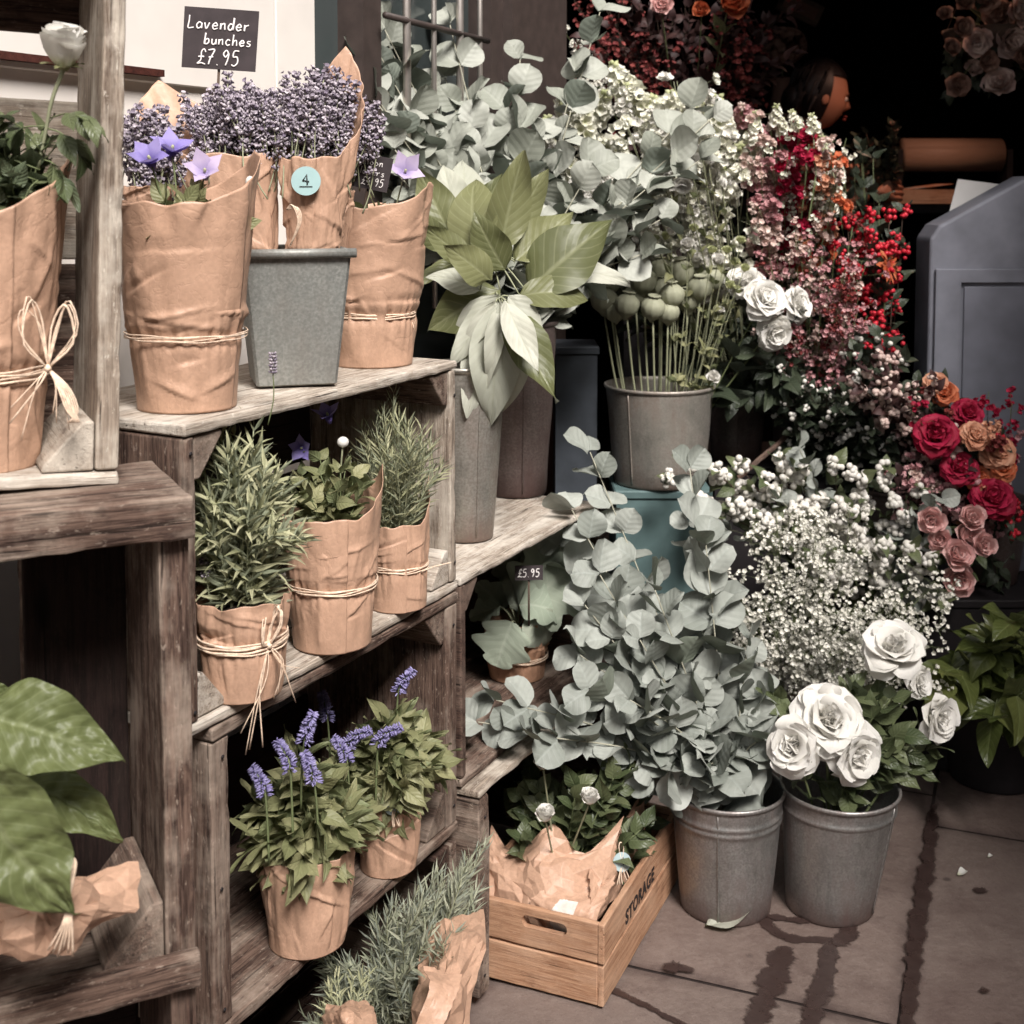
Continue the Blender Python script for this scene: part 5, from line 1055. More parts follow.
broad('branch of long pale leaves hanging down in front of the metal vases', (498, 300, 2.36), [(496, 302, 2.35, 462, 418, 2.30, 0.86, (-.3, -1, .1), 'mag_pale'), (500, 302, 2.34, 490, 432, 2.26, 0.98, (0, -1, .1), 'mag_pale'), (503, 302, 2.34, 522, 428, 2.26, 0.98, (.3, -1, 0), 'mag_pale'), (506, 300, 2.35, 552, 408, 2.30, 0.86, (.5, -1, .0), 'mag'), (500, 296, 2.36, 447, 362, 2.32, 0.94, (-.4, -1, .3), 'mag_pale'), (508, 296, 2.36, 556, 345, 2.31, 1.0, (.5, -1, .4), 'mag_pale'), (496, 292, 2.37, 436, 400, 2.33, .9, (-.6, -1, .1), 'mag_pale'), (505, 300, 2.32, 538, 380, 2.25, 0.78, (.2, -1, .2), 'mag_pale')])
broad('branch of broad olive leaves rising above the front metal vase', (490, 250, 2.42), [(527, 292, 2.40, 612, 212, 2.40, 1.35, (-.2, -1, .5), 'mag'), (500, 290, 2.40, 424, 322, 2.34, 1.5, (-.2, -1, .3), 'mag'), (480, 260, 2.42, 455, 160, 2.42, 1.3, (-.3, -1, .1), 'mag'), (500, 250, 2.42, 520, 150, 2.44, 1.1, (.3, -1, .1), 'mag'), (515, 262, 2.42, 576, 205, 2.48, 1.1, (.1, -1, .5), 'mag'), (505, 270, 2.40, 470, 215, 2.36, 1.4, (-.4, -1, .4), 'mag'), (520, 296, 2.38, 590, 278, 2.34, 1.3, (.1, -1, .7), 'mag'), (470, 262, 2.42, 420, 225, 2.40, 1.1, (-.3, -1, .5), 'mag'), (490, 280, 2.36, 450, 245, 2.30, 1.5, (-.1, -1, .5), 'mag'), (530, 268, 2.44, 640, 262, 2.42, .9, (.2, -1, .7), 'mag_pale'), (480, 290, 2.38, 430, 262, 2.34, 1.1, (-.2, -1, .7), 'mag_pale'), (505, 240, 2.46, 545, 170, 2.5, 1.1, (.3, -1, .2), 'mag')])
broad('branch of broad leaves behind the lilac balloon flower', (455, 240, 2.52), [(452, 238, 2.50, 415, 165, 2.52, 1.2, (-.2, -1, .2), 'mag'), (460, 232, 2.52, 440, 150, 2.55, 1.1, (0, -1, .2), 'mag_pale'), (450, 250, 2.48, 402, 210, 2.46, 1.1, (-.4, -1, .3), 'mag'), (470, 238, 2.52, 500, 175, 2.56, 1.2, (.2, -1, .2), 'mag'), (455, 262, 2.48, 415, 280, 2.42, 1.0, (-.4, -1, .5), 'mag'), (462, 228, 2.54, 470, 140, 2.6, 1.1, (.2, -1, .1), 'mag_pale')])
# ------------------------------------------------------------------ white stocks and lisianthus
STK = [spike_mesh('stock_spike', 'cream', .12, 40, .042, .018, T_floret5, 'bud', .12, rnd(-.1, .25)) for _ in range(4)]
hub = D1+UP*.16
for k, (a, b) in enumerate([(543, 118), (560, 95), (585, 100), (608, 92), (630, 84), (652, 96), (675, 92), (700, 100), (722, 96), (742, 112), (615, 62), (738, 145), (705, 135), (655, 140), (592, 135), (562, 150), (640, 120), (680, 130), (725, 170), (750, 130)]):
    tip = atY(a, b, 3.18+rnd(-.08, .08)); d = nrm(nrm(tip-(hub+A(-.1, 0, 0)))+rs.randn(3)*.35); t = thing('stock', tip-d*.26, 'creamy white stock flower spike in the bank behind the eucalyptus', 'flower', 'creamy white stocks')
    o = inst('flower_spike', STK[k % 4], t, tip-d*.24, zframe(d), 1.0)
    s = MB(); tube(s, bez(hub+A(rnd(-.04, .04), rnd(-.03, .03), -.08), tip-d*.23, (0, 0, 0)), .002, 5); s.build('stem', M['stem_pale'], t)
for k in range(34):
    a, b = rnd(540, 745), rnd(78, 185); gyp_spray(hub+A(rnd(-.05, .05), 0, -.05), atY(a, b, 3.12+rnd(-.10, .06)), 9, 5, .045, .0150, 'spray of small white blossoms crowding the white flower bank', 'white blossom sprays of the bank', bm=('cream', 'white')[k % 2], T=T_floret5, name='white_blossom_spray', sm='stem_pale')
LIS = [rose_mesh('lisianthus_head', .026, 'white', .75, T_petal, n=5), ball_flower('lisianthus_bud', .014, 'white', 'ver')]
for k, (a, b, Y, i, fd, sc_) in enumerate([(690, 163, 2.98, 0, (-.1, -.7, .5), 1.0), (684, 184, 2.96, 0, (-.3, -.8, -.2), .95), (722, 182, 2.98, 1, (1, -.4, .2), .9), (661, 176, 2.98, 0, (-.7, -.5, .2), .8), (701, 150, 3.0, 1, (.2, -.4, .8), 1.0), (708, 160, 2.98, 1, (.8, -.5, .4), .8), (640, 215, 2.9, 0, (-.5, -.8, .3), .8)]):
    cut_flower('lisianthus', 'flower', hub+A(.02, -.02, -.05), atY(a, b, Y), LIS[i], 'white lisianthus bloom low in the white flower bank', 'white lisianthus of the bank', facing=A(*fd), s=sc_, stemm='stem_pale', leaves=(4, .05, T_lance, 'ver', .45))
# leafy filler behind, dark
for k in range(26):
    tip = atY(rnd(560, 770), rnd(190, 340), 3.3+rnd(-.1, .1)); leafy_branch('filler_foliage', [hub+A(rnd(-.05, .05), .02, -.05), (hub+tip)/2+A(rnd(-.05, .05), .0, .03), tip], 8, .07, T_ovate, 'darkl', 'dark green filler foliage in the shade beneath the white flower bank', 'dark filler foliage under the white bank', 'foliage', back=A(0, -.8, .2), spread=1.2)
# ------------------------------------------------------------------ poppy pods
POD = [pod_mesh('poppy_pod', .0315), pod_mesh('poppy_pod', .029)]; mp = BP+UP*.22
for k, (a, b, dy, s_c) in enumerate([(604, 300, .02, 1), (627, 305, -.03, 1), (644, 281, .02, 1.02), (653, 308, -.06, .98), (660, 270, .05, .9), (672, 295, -.04, 1.0), (680, 272, .02, 1.0), (700, 288, -.02, .98), (712, 280, .03, .95), (609, 284, .06, .9), (625, 278, .07, .85), (695, 268, .08, .85), (636, 295, .04, .9), (662, 288, .03, .9), (688, 300, .0, .9), (615, 312, .01, .85), (668, 312, -.04, .85)]):
    hd = atY(a, b, BP[1]+dy-.02); ft = mp+A((a-658)/1300*3.0*.42, dy*.5+.0, -.16); P = bez(ft, hd-UP*.03, ((hd[0]-ft[0])*.12, 0, 0)); t = thing('poppy', ft, 'green grey poppy seed head on a bare stem in the warm grey bucket', 'poppy seed head', 'poppy seed heads'); s = MB(); tube(s, P, [.0028, .0022], 7); s.build('stem', M['stem_pale'], t)
    inst('seed_pod', POD[k % 2], t, hd, zframe(A(rnd(-.15, .15), rnd(-.25, .05), 1)), s_c)
BUD = [ball_flower('bud', .011, 'bud', 'ver'), ball_flower('bud', .010, 'white', 'ver')]
LS = rose_mesh('small_white_bloom', .020, 'white', .7, T_petal, n=5)
for k, (a, b, i) in enumerate([(671, 232, 1), (687, 246, 2), (694, 228, 0), (718, 262, 2), (666, 236, 0), (727, 250, 0), (735, 262, 0), (741, 240, 0), (745, 268, 0), (712, 250, 0), (730, 285, 0), (720, 310, 1), (713, 379, 2), (738, 290, 0)]):
    ft = mp+A(.04+rnd(-.03, .03), rnd(-.05, .0), -.12); hd = atY(a, b, 3.0+rnd(-.04, .06)); cut_flower('budding_lisianthus', 'flower', ft, hd, (BUD+[LS])[i], 'thin stem with a small white bud among the poppy pods', 'budding white stems among the poppy pods', facing=A(.1, -.4, .9) if i != 2 else A(0, -.8, .5), r=.0012, stemm='stem_pale', leaves=(4, .035, T_lance, 'ver', .3), bulge=(rnd(-.01, .02), 0, 0))
WL = peony_mesh('lily_head', .052, 'white')
for (a, b, Y, fd, s_c, lb) in ((762, 302, 3.02, (.2, -.8, .4), 1.05, 'large ruffled white bloom right of the poppy pods'), (790, 306, 3.08, (.7, -.6, .3), .95, 'large ruffled white bloom at the far right of the poppy bucket'), (745, 288, 3.08, (-.3, -.6, .7), 1.0, 'large ruffled white bloom leaning over the poppy pods'), (770, 330, 3.04, (.3, -.8, -.3), .95, 'lowest ruffled white bloom above the tarnished buckets')):
    cut_flower('white_gladiolus', 'flower', mp+A(.08, .0, -.1), atY(a, b, Y), WL, lb, facing=A(*fd), s=s_c, leaves=(3, .09, T_ovate, 'darkl', .3))
for k in range(16):
    tip = atY(rnd(725, 800), rnd(335, 400), 3.15+rnd(-.06, .06)); q = D2+UP*.2
    leafy_branch('hanging_foliage', [q, (q+tip)/2+A(0, -.03, .04), tip], 5, .085, T_ovate, 'darkl', 'dark leaves drooping over the tarnished buckets', 'dark leaves over the tarnished buckets', 'foliage', back=A(0, -.8, .3), droop=.3)
# ------------------------------------------------------------------ gypsophila
g3 = B3+UP*.22
for k in range(40):
    if k < 24: a, b, Y = rnd(712, 860), rnd(510, 668), rnd(2.68, 2.88)
    else: a, b, Y = rnd(835, 938), rnd(580, 695), rnd(2.58, 2.72)
    gyp_spray(g3+A(rnd(-.04, .06), rnd(-.05, .0), -.08), atY(a, b, Y), 18, 7, .075, .0068, 'airy gypsophila spray of tiny cream blossoms over the half hidden zinc bucket', 'gypsophila sprays')
# ------------------------------------------------------------------ snowberries
def berry_branch(foot, tip, ncl, per, br, cr, label, group, bm='berryw', lm='salal', leafs=7, ls=.045, name='snowberry_branch', Y0=None, cat='berries', pts=None, T=T_ovate):
    t = thing(name, foot, label, cat, group); s = MB(); m = MB(); lv = MB(); P = smooth_path([foot, (foot+tip)/2+A(rnd(-.02, .02), rnd(-.03, .02), .03), tip], 14); tube(s, P, [.002, .001], 5)
    for k in range(ncl):
        f = (.35+.65*(k+1)/ncl)*13; i = min(int(f), 12); p = P[i]+(P[i+1]-P[i])*(f-i)
        c_ = p+nrm(rs.randn(3)+A(0, -.7, .3))*rnd(.01, .045) if k < ncl-1 else tip; tube(s, [p, c_], .0008, 4)
        n = per; D = rs.randn(n, 3); D /= np.linalg.norm(D, axis=1, keepdims=True); m = MB(); m.many(ICO2, np.repeat(EYE3[None], n, 0), c_+D*cr*rs.uniform(.5, 1, n)[:, None], br*rs.uniform(.75, 1.2, n)); m.build('berry_cluster', M[bm], t)
    if leafs: leaves_on(lv, P, leafs, T, ls, spread=1.1, t0=.25, upb=.5, droop=.1, taper=.2, backdir=A(0, -.8, .3)); lv.build('leaves', M[lm], t)
    s.build('stem', M['twig'], t); return t
g4 = D5+A(-.15, -.15, -.05)
for k, (a, b) in enumerate([(668, 478), (692, 462), (716, 470), (740, 466), (700, 500), (735, 505), (765, 480), (800, 470), (835, 465), (862, 480), (885, 470), (920, 490), (905, 515), (880, 545), (930, 560), (850, 510), (820, 500), (790, 515), (860, 570), (895, 585), (945, 600), (830, 545), (760, 520), (810, 560), (910, 550), (780, 460)]):
    Y = 2.9+rnd(-.07, .05); tip = atY(a, b, Y); berry_branch(g4+A(rnd(-.1, .1), 0, 0), tip, 6, 17, .0076, .019, 'white snowberry branch with clustered berries above the gypsophila', 'white snowberry branches', ls=.055, leafs=6, lm='rosel')
for k, (a, b) in enumerate([(932, 535), (800, 450), (780, 500), (925, 595), (690, 520), (940, 500)]):
    tip = atY(a, b, 2.88); euc_branch([g4, (g4+tip)/2+UP*.05, tip], 6, .07, 'grey eucalyptus sprig poking out between the snowberries', 'eucalyptus sprigs among the snowberries', back=A(0, -.9, .2), t0=.4, mat='euc_low')
# dark shrub branches with small pale berries
g5 = D2+A(.12, -.05, -.02)
for k in range(30):
    a, b = rnd(765, 905), rnd(335, 455); tip = atY(a, b, 3.12+rnd(-.08, .08)); berry_branch(g5+A(rnd(-.1, .2), 0, -.1), tip, 4, 4, .0058, .012, 'dark leaved twig dotted with small white berries', 'dark twigs with small white berries', lm='darkl', leafs=12, ls=.05, name='berry_twig')
for k in range(18):
    a, b = rnd(845, 960), rnd(352, 450); tip = atY(a, b, 3.02+rnd(-.06, .06)); berry_branch(g5+A(.25+rnd(-.1, .1), -.1, -.1), tip, 5, 7, .0062, .015, 'twig of pale pink waxy berries left of the red peonies', 'pale pink berry twigs', bm='palepink', lm='darkred', leafs=9, ls=.04, name='berry_twig')
for k in range(14):
    a, b = rnd(890, 990), rnd(455, 520); tip = atY(a, b, 2.98+rnd(-.05, .05)); berry_branch(D3+A(-.1, -.05, .1), tip, 5, 7, .0055, .013, 'twig of dusky rose berries below the red peonies', 'dusky rose berry twigs', bm='pink', lm='darkred', leafs=8, ls=.045, name='berry_twig')
# ------------------------------------------------------------------ red, orange and pink flowers
PE = peony_mesh('peony_head', .055, 'crimson'); CA = peony_mesh('carnation_head', .050, 'peach'); CO = peony_mesh('carnation_head', .045, 'orange'); RP = rose_mesh('rose_head', .038, 'rosep', .8, T_petal)
g6 = D3+UP*.15
for (me, a, b, Y, s_c, lb, nm) in ((PE, 966, 416, 3.02, .7, 'highest crimson peony beside the grey counter', 'peony'), (PE, 936, 438, 2.98, .95, 'largest crimson peony left of the peach carnations', 'peony'), (PE, 992, 500, 2.96, .95, 'lowest magenta red peony near the right edge', 'peony'), (PE, 958, 470, 2.98, .8, 'small crimson peony tucked under the peach carnations', 'peony'),
     (CA, 972, 438, 2.97, .75, 'peach carnation between the crimson peonies', 'carnation'), (CA, 997, 455, 2.98, .85, 'peach and coral carnation at the right of the peonies', 'carnation'), (CO, 1002, 470, 2.97, .7, 'coral orange carnation above the lowest peony', 'carnation'), (CO, 945, 395, 3.05, .7, 'coral orange carnation high beside the counter foot', 'carnation'), (CA, 935, 385, 3.06, .6, 'smallest peach carnation above the pale pink berries', 'carnation'), (CO, 978, 480, 2.98, .7, 'coral orange carnation left of the lowest peony', 'carnation')):
    cut_flower(nm, 'flower', g6, atY(a, b, Y), me, lb, facing=nrm(A(rnd(-.3, .3), -.8, .55)), s=s_c, leaves=(4, .07, T_ovate, 'darkl', .4))
for k in range(26):
    a, b = rnd(885, 1015), rnd(385, 525); gyp_spray(g6, atY(a, b, 2.97+rnd(-.05, .06)), 8, 5, .035, .0105, 'spray of mixed red and pink florets woven between the peonies', 'mixed floret sprays among the peonies', bm=('crimson', 'pink', 'peach', 'palepink', 'wine')[k % 5], T=T_floret5, name='mixed_floret_spray')
for k, (a, b, s_c) in enumerate([(934, 520, .9), (968, 533, 1.05), (958, 556, 1.0), (975, 520, .85), (962, 580, 1.05), (945, 540, .8), (985, 545, .8)]):
    cut_flower('pink_rose', 'flower', g6+A(-.1, -.1, -.1), atY(a-4, b, 2.84+rnd(-.02, .02)), RP, 'dusty pink rose in the cluster right of the snowberries', 'dusty pink roses', facing=nrm(A(rnd(-.5, .3), -.9, rnd(.1, .6))), s=s_c, leaves=(3, .06, T_ovate, 'rosel', .5))
for k, (a, b) in enumerate([(1008, 520), (1016, 535), (1000, 440)]): berry_branch(g6, atY(a, b, 2.95), 3, 9, .006, .014, 'red berry sprig at the far right beside the lowest peony', 'red berry sprigs at the right edge', bm='red', lm='darkl', name='red_berry_branch')
# upper right bank: pink stocks, crimson, orange, berries
SP = [spike_mesh('stock_spike', 'pink', .10, 46, .026, .016, T_floret5, 'palepink', .10, rnd(-.1, .2)) for _ in range(2)]+[spike_mesh('stock_spike', 'palepink', .09, 44, .024, .015, T_floret5, 'pink', .10, .1)]
SO = spike_mesh('stock_spike', 'orange', .09, 46, .026, .016, T_floret5, 'peach', .10, .1); SCR = spike_mesh('stock_spike', 'crimson', .08, 44, .032, .018, T_floret5, 'crimson', .1, .1)
SG = spike_mesh('snapdragon_spike', 'cream', .07, 34, .018, .009, T_floret4, 'bud', .08, .2)
g7 = D2+A(.03, .05, .25)
def spk(me, a, b, Y, lb, gr, L=.19, foot=None, nm='stock'):
    ft = g7 if foot is None else foot; tip = atY(a, b, Y); d = nrm(nrm(tip-ft)+rs.randn(3)*.35); t = thing(nm, tip-d*L, lb, 'flower', gr); inst('flower_spike', me, t, tip-d*L, zframe(d), 1.0); s = MB(); tube(s, [ft, tip-d*L*.98], .002, 5); s.build('stem', M['stem'], t)
for k in range(44):
    if k < 16: a, b, bm_, lb_, nm_ = rnd(742, 785), rnd(112, 225), ('pink', 'palepink')[k % 2], 'dense spray of dusty pink florets beside the white flower bank', 'pink_floret_spray'
    elif k < 26: a, b, bm_, lb_, nm_ = rnd(778, 815), rnd(122, 165), 'crimson', 'dense spray of crimson florets in front of the florist', 'crimson_floret_spray'
    elif k < 36: a, b, bm_, lb_, nm_ = rnd(800, 848), rnd(140, 200), ('orange', 'peach', 'palepink')[k % 3], 'dense spray of coral and peach florets in front of the florist', 'coral_floret_spray'
    else: a, b, bm_, lb_, nm_ = rnd(770, 848), rnd(122, 200), 'cream', 'fine greenish white spray edging the red and coral florets', 'white_floret_spray'
    gyp_spray(g7, atY(a, b, 3.14+rnd(-.06, .06)), 9, 6, .035, (.0125, .016, .0125, .008)[(k >= 16)+(k >= 26)+(k >= 36)], lb_, nm_.replace('_', ' ')+'s', bm=bm_, T=T_floret5, name=nm_)
for k, (a, b) in enumerate([(742, 112), (758, 120), (748, 160), (770, 175)]): spk(SP[k % 3], a, b, 3.22+rnd(-.05, .05), 'dusty pink stock spike beside the white flower bank', 'dusty pink stocks')
for k, (a, b) in enumerate([(795, 122)]): spk(SCR, a, b, 3.2+rnd(-.03, .03), 'crimson stock spike in front of the florist', 'crimson stocks')
for k, (a, b) in enumerate([(825, 150), (835, 175)]): spk(SO, a, b, 3.2+rnd(-.03, .03), 'coral orange stock spike in front of the florist', 'coral orange stocks')
for k, (a, b) in enumerate([(770, 95), (792, 98), (812, 102), (832, 138), (850, 150), (852, 165), (845, 178), (838, 195), (780, 105), (760, 100), (822, 122)]): spk(SG, a, b, 3.16+rnd(-.05, .05), 'greenish white snapdragon tip edging the red and orange stocks', 'greenish white snapdragons', .18, nm='snapdragon')
g8 = D5+A(-.05, .05, .28)
for k in range(24):
    a, b = rnd(800, 905), rnd(210, 262); berry_branch(g8, atY(a, b, 3.25+rnd(-.05, .05)), 4, 11, .0062, .020, 'branch of bright red berries between the florist and the counter', 'bright red berry branches', bm='red', lm='darkl', leafs=6, ls=.05, name='red_berry_branch')
GB = gerbera_mesh('gerbera_head', .045); cut_flower('gerbera', 'flower', g8, atY(888, 265, 3.2), GB, 'single orange gerbera below the red berries', facing=A(.75, -.6, .15), s=.95, leaves=(3, .07, T_ovate, 'darkl', .3))
for k in range(30):
    a, b = rnd(755, 870), rnd(225, 325); 
    gyp_spray(g8+A(-.15, 0, -.05), atY(a, b, 3.15+rnd(-.06, .06)), 12, 6, .05, .0085, 'loose spray of small dusky pink blossoms right of the white lilies', 'dusky pink blossom sprays', bm=('pink', 'pink', 'palepink', 'wine')[k % 4], T=T_floret5, name='waxflower_spray')
for k in range(30):
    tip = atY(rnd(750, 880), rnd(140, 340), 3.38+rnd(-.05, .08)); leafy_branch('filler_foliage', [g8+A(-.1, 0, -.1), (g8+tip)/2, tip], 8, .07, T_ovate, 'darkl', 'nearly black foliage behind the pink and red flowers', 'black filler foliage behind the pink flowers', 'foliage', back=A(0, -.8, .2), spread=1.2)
for k in range(22):
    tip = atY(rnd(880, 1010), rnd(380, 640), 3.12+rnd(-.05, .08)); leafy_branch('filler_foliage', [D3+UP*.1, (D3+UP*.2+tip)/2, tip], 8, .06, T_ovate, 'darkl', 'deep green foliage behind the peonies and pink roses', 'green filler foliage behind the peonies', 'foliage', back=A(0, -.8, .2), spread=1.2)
# glossy green foliage at the right edge
for k in range(13):
    a, b = rnd(945, 1040), rnd(600, 735); tip = atY(a, b, 2.72+rnd(-.08, .08)); f = D4+UP*.2; leafy_branch('glossy_branch', [f+A(rnd(-.05, .05), 0, -.1), (f+tip)/2+A(0, -.02, .05), tip], 5, .105, T_ovate, 'salal', 'branch of glossy olive green leaves under the pink roses', 'glossy green leaf branches at the right edge', 'foliage', back=A(0, -.7, .6), spread=1.15, t0=.35, taper=.1)
# top: dark dried bunch with a few bright blooms
TB_ = thing('tall_stand', (.52, 3.85, 0), 'tall black stand in the shadow behind the white flower bank', 'stand'); mb = MB(); box(mb, A(.52, 3.85, .55), (.4, .3, 1.1)); mb.build('body', M['black'], TB_, smooth=False); mb = MB(); box(mb, A(.52, 3.85, 1.112), (.42, .32, .02)); mb.build('top', M['black'], TB_, smooth=False)
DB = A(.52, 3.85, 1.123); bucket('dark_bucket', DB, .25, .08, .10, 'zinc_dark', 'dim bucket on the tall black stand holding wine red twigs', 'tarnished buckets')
for k in range(46):
    a, b = rnd(560, 775), rnd(-10, 125); Y = 3.6+rnd(-.1, .15); tip = atY(a, b, Y); f = DB+UP*.2
    if k % 3 == 0: gyp_spray(f, tip, 14, 6, .09, .009, 'feathery wine red dried spray at the top of the display', 'wine red dried sprays', bm='wine', T=T_floret4, name='dried_spray', sm='twig')
    else: leafy_branch('smoke_bush_branch', [f, (f+tip)/2, tip], 10, .065, T_ovate if k % 2 else T_lance, 'darkred', 'dark wine leaved branch at the top of the display', 'dark wine leaved branches', 'foliage', stemm='twig', sides=2, back=A(0, -.8, .2))
cut_flower('pink_bloom', 'flower', DB+UP*.2, atY(661, 6, 3.5), RP, 'small bright pink bloom at the top edge', facing=A(0, -1, .2), s=.9)
TU = rose_mesh('tulip_head', .05, 'orange', .6, T_petal)
cut_flower('orange_bloom', 'flower', DB+UP*.2, atY(728, 6, 3.5), TU, 'large orange bloom at the top edge', facing=A(.2, -1, .2), s=1.2, leaves=(3, .08, T_lance, 'ver', .7))
cut_flower('orange_bloom', 'flower', DB+UP*.2, atY(702, 12, 3.52), TU, 'small orange bloom left of the large one at the top edge', facing=A(-.3, -1, .2), s=.6)
gyp_spray(DB+UP*.2+A(-.1, -.1, 0), atY(548, 6, 3.4), 20, 9, .045, .007, 'white rounded flower umbel at the top edge left of the wine twigs', 'white umbels', bm='gyp', name='white_umbel')
# ------------------------------------------------------------------ white roses in the right floor bucket
m5 = B2+UP*.20
WR = [rose_mesh('rose_head', .068, 'white', 1.0), rose_mesh('rose_head', .072, 'white', 1.1, n=7), rose_mesh('rose_head', .045, 'white', .7)]
for (i, a, b, Y, s_c, fd, lb) in ((1, 826, 722, 2.40, .80, (.05, -.8, .6), 'largest white rose drooping over the rim of the right floor bucket'), (0, 795, 745, 2.37, .68, (-.5, -.8, .3), 'white rose at the left of the largest one'), (0, 850, 752, 2.38, .72, (.4, -.8, .0), 'white rose at the lower right of the largest one'), (0, 893, 654, 2.46, .78, (-.1, -.6, .8), 'white rose standing highest before the gypsophila'), (2, 931, 716, 2.46, .95, (.5, -.8, .1), 'half open white rose leaning right of the floor bucket'), (2, 912, 682, 2.50, .7, (.6, -.7, .2), 'small white rose beneath the highest rose')):
    cut_flower('white_rose', 'flower', m5+A(0, 0, -.12), atY(a, b, Y), WR[i], lb, facing=A(*fd), s=s_c, r=.003, headname='rose_head', leaves=(3, .065, T_ovate, 'rosel', .55))
for k, (a, b, L) in enumerate([(885, 752, 6), (918, 770, 5), (902, 735, 5), (860, 700, 6), (878, 700, 5), (848, 795, 3), (925, 750, 4), (870, 765, 4), (850, 690, 5), (780, 700, 4), (890, 700, 5)]):
    tip = atY(a, b, 2.42+rnd(-.02, .06)); leafy_branch('rose_foliage', [m5+A(0, 0, -.05), m5+(tip-m5)*.5+UP*.03, tip], L, .072, T_ovate, 'rosel', 'rose leaves spilling from the right floor bucket', 'rose leaves in the right floor bucket', 'foliage', back=A(0, -.7, .5), t0=.4)
# ------------------------------------------------------------------ silver leaved pot with a price tag
c = pp(517, 684, .4015, .055); t = thing('silver_leaf_pot', c, 'small kraft wrapped plant with lobed silver leaves inside the right crate', 'potted plant'); Y = c[1]
wrap(t, c, px2m(58, Y), px2m(27, Y), px2m(32, Y), bump_top(.3, .02, 1.), waist=px2m(22, Y), tight=.05, seed=41, mat='kraft_deep', crump=.003); twine(t, c, px2m(30, Y), px2m(22, Y), 4); soil_disc(t, c, .055, .09)
T_lob = [leafT(lambda u: (math.sin(PI*min(1, u*.95+.03)))**.6, .52, b, .10, .1, .6, 16, 8, ruff=.5, seed=i, lobes=2.5) for i, b in enumerate((.5, 1.3))]
for k, (a, b, e, f, Y1, w, up) in enumerate([(512, 622, 494, 668, Y-.10, 1.2, (-.2, -1, .3)), (530, 612, 556, 652, Y-.08, .9, (.3, -.9, .6)), (520, 608, 585, 555, Y-.04, 1.0, (.1, -.9, .5)), (510, 606, 545, 575, Y-.02, .9, (-.2, -.9, .5)), (505, 608, 480, 585, Y, .8, (-.3, -.8, .5)), (520, 605, 565, 600, Y-.07, 1.0, (.1, -.6, .8)), (500, 606, 470, 615, Y-.04, .7, (-.3, -.8, .5)), (515, 600, 520, 555, Y+.03, .9, (0, -1, .4))]):
    r_ = atY(a, b, Y1+.03); tp = atY(e, f, Y1); L = np.linalg.norm(tp-r_); mb = MB(); mb.many(T_lob[k % 2], [frame(tp-r_, A(*up))], [r_], [(L*w, L, L)]); mb.build('leaf', M['dusty'], t); s = MB(); tube(s, bez(c+UP*.09, r_, (0, 0, .01)), .0018, 5); s.build('stem', M['stem_pale'], t)
sign(529, 573, Y-.17, px2m(26, Y), px2m(13.5, Y), 0, 'tiny black price tag reading five pounds ninety five', [('£5.95', px2m(2.5, Y), px2m(3, Y), px2m(7.5, Y))], .0009, stickl=.09)
# ------------------------------------------------------------------ pine flower box
Q0 = atZ(597, 1008, .002); Q1 = atZ(672, 880, .002); SDv = nrm(Q1-Q0); FD = A(-SDv[1], SDv[0], 0); Lb, Wb, Hb, tb = .46, .24, .148, .012
pb = thing('pine_flower_box', Q0, 'pale pine box stamped STORAGE in dark letters on the pavement', 'wooden box')
hb = (Hb-.006)/2
def slot_board(name, c_, ax, dims, mat, slot=None):
    o = board(name, pb, c_, ax, dims, mat, warp=.0008, bev=.002)
    if slot is not None:
        cu = MB(); w2, h2 = .042, .0095; th = np.linspace(0, 2*PI, 24, endpoint=False); x, y, n_ = ax[0], ax[1], np.cross(ax[0], ax[1])
        V = [slot+x*(math.copysign(w2-h2, math.cos(a))+math.cos(a)*h2)+y*math.sin(a)*h2*(1.15)+n_*k for k in (-.02, .02) for a in th]
        F4 = np.array([(i, (i+1) % 24, 24+(i+1) % 24, 24+i) for i in range(24)]); cu.add(V, [F4, np.array([list(range(24))[::-1]]), np.array([[24+i for i in range(24)]])]); k_ = cu.build('cut', mat, pb, smooth=False)
        bo = o.modifiers.new('cut', 'BOOLEAN'); bo.object = k_; bo.operation = 'DIFFERENCE'; bo.solver = 'EXACT'; dg = bpy.context.evaluated_depsgraph_get(); me = bpy.data.meshes.new_from_object(o.evaluated_get(dg)); o.modifiers.clear(); o.data = me; bpy.data.objects.remove(k_)
        av = me.attributes.get('uvw') or me.attributes.new('uvw', 'FLOAT_VECTOR', 'POINT'); cc = np.array([v.co[:] for v in me.vertices]); av.data.foreach_set('vector', np.stack([cc@x, cc@y, cc@n_], 1).astype(np.float32).ravel())
    return o
for k in (0, 1):
    z = .003+hb/2+k*(hb+.004)
    slot_board('end_board', Q0+FD*Wb/2+SDv*tb/2+UP*z, (FD, UP, SDv), (Wb, hb, tb), M['wood_pine'], slot=(Q0+FD*.098+SDv*tb/2+UP*(z+.010)) if k else None)
    slot_board('end_board', Q0+FD*Wb/2+SDv*(Lb-tb/2)+UP*z, (FD, UP, SDv), (Wb, hb, tb), M['wood_pine'])
    slot_board('long_board', Q0+FD*(-tb/2)+SDv*Lb/2+UP*z, (SDv, UP, FD), (Lb, hb, tb), M['wood_pine'])
    slot_board('long_board', Q0+FD*(Wb+tb/2)+SDv*Lb/2+UP*z, (SDv, UP, FD), (Lb, hb, tb), M['wood_pine'])
board('bottom_board', pb, Q0+FD*Wb/2+SDv*Lb/2+UP*.007, (SDv, FD, UP), (Lb-2*tb-.002, Wb-.004, .008), M['wood_pine'])
cu = bpy.data.curves.new('stamp', 'FONT'); cu.body = 'STORAGE'; cu.size = .036; cu.extrude = .0003; cu.offset = .0012; cu.space_character = 1.12
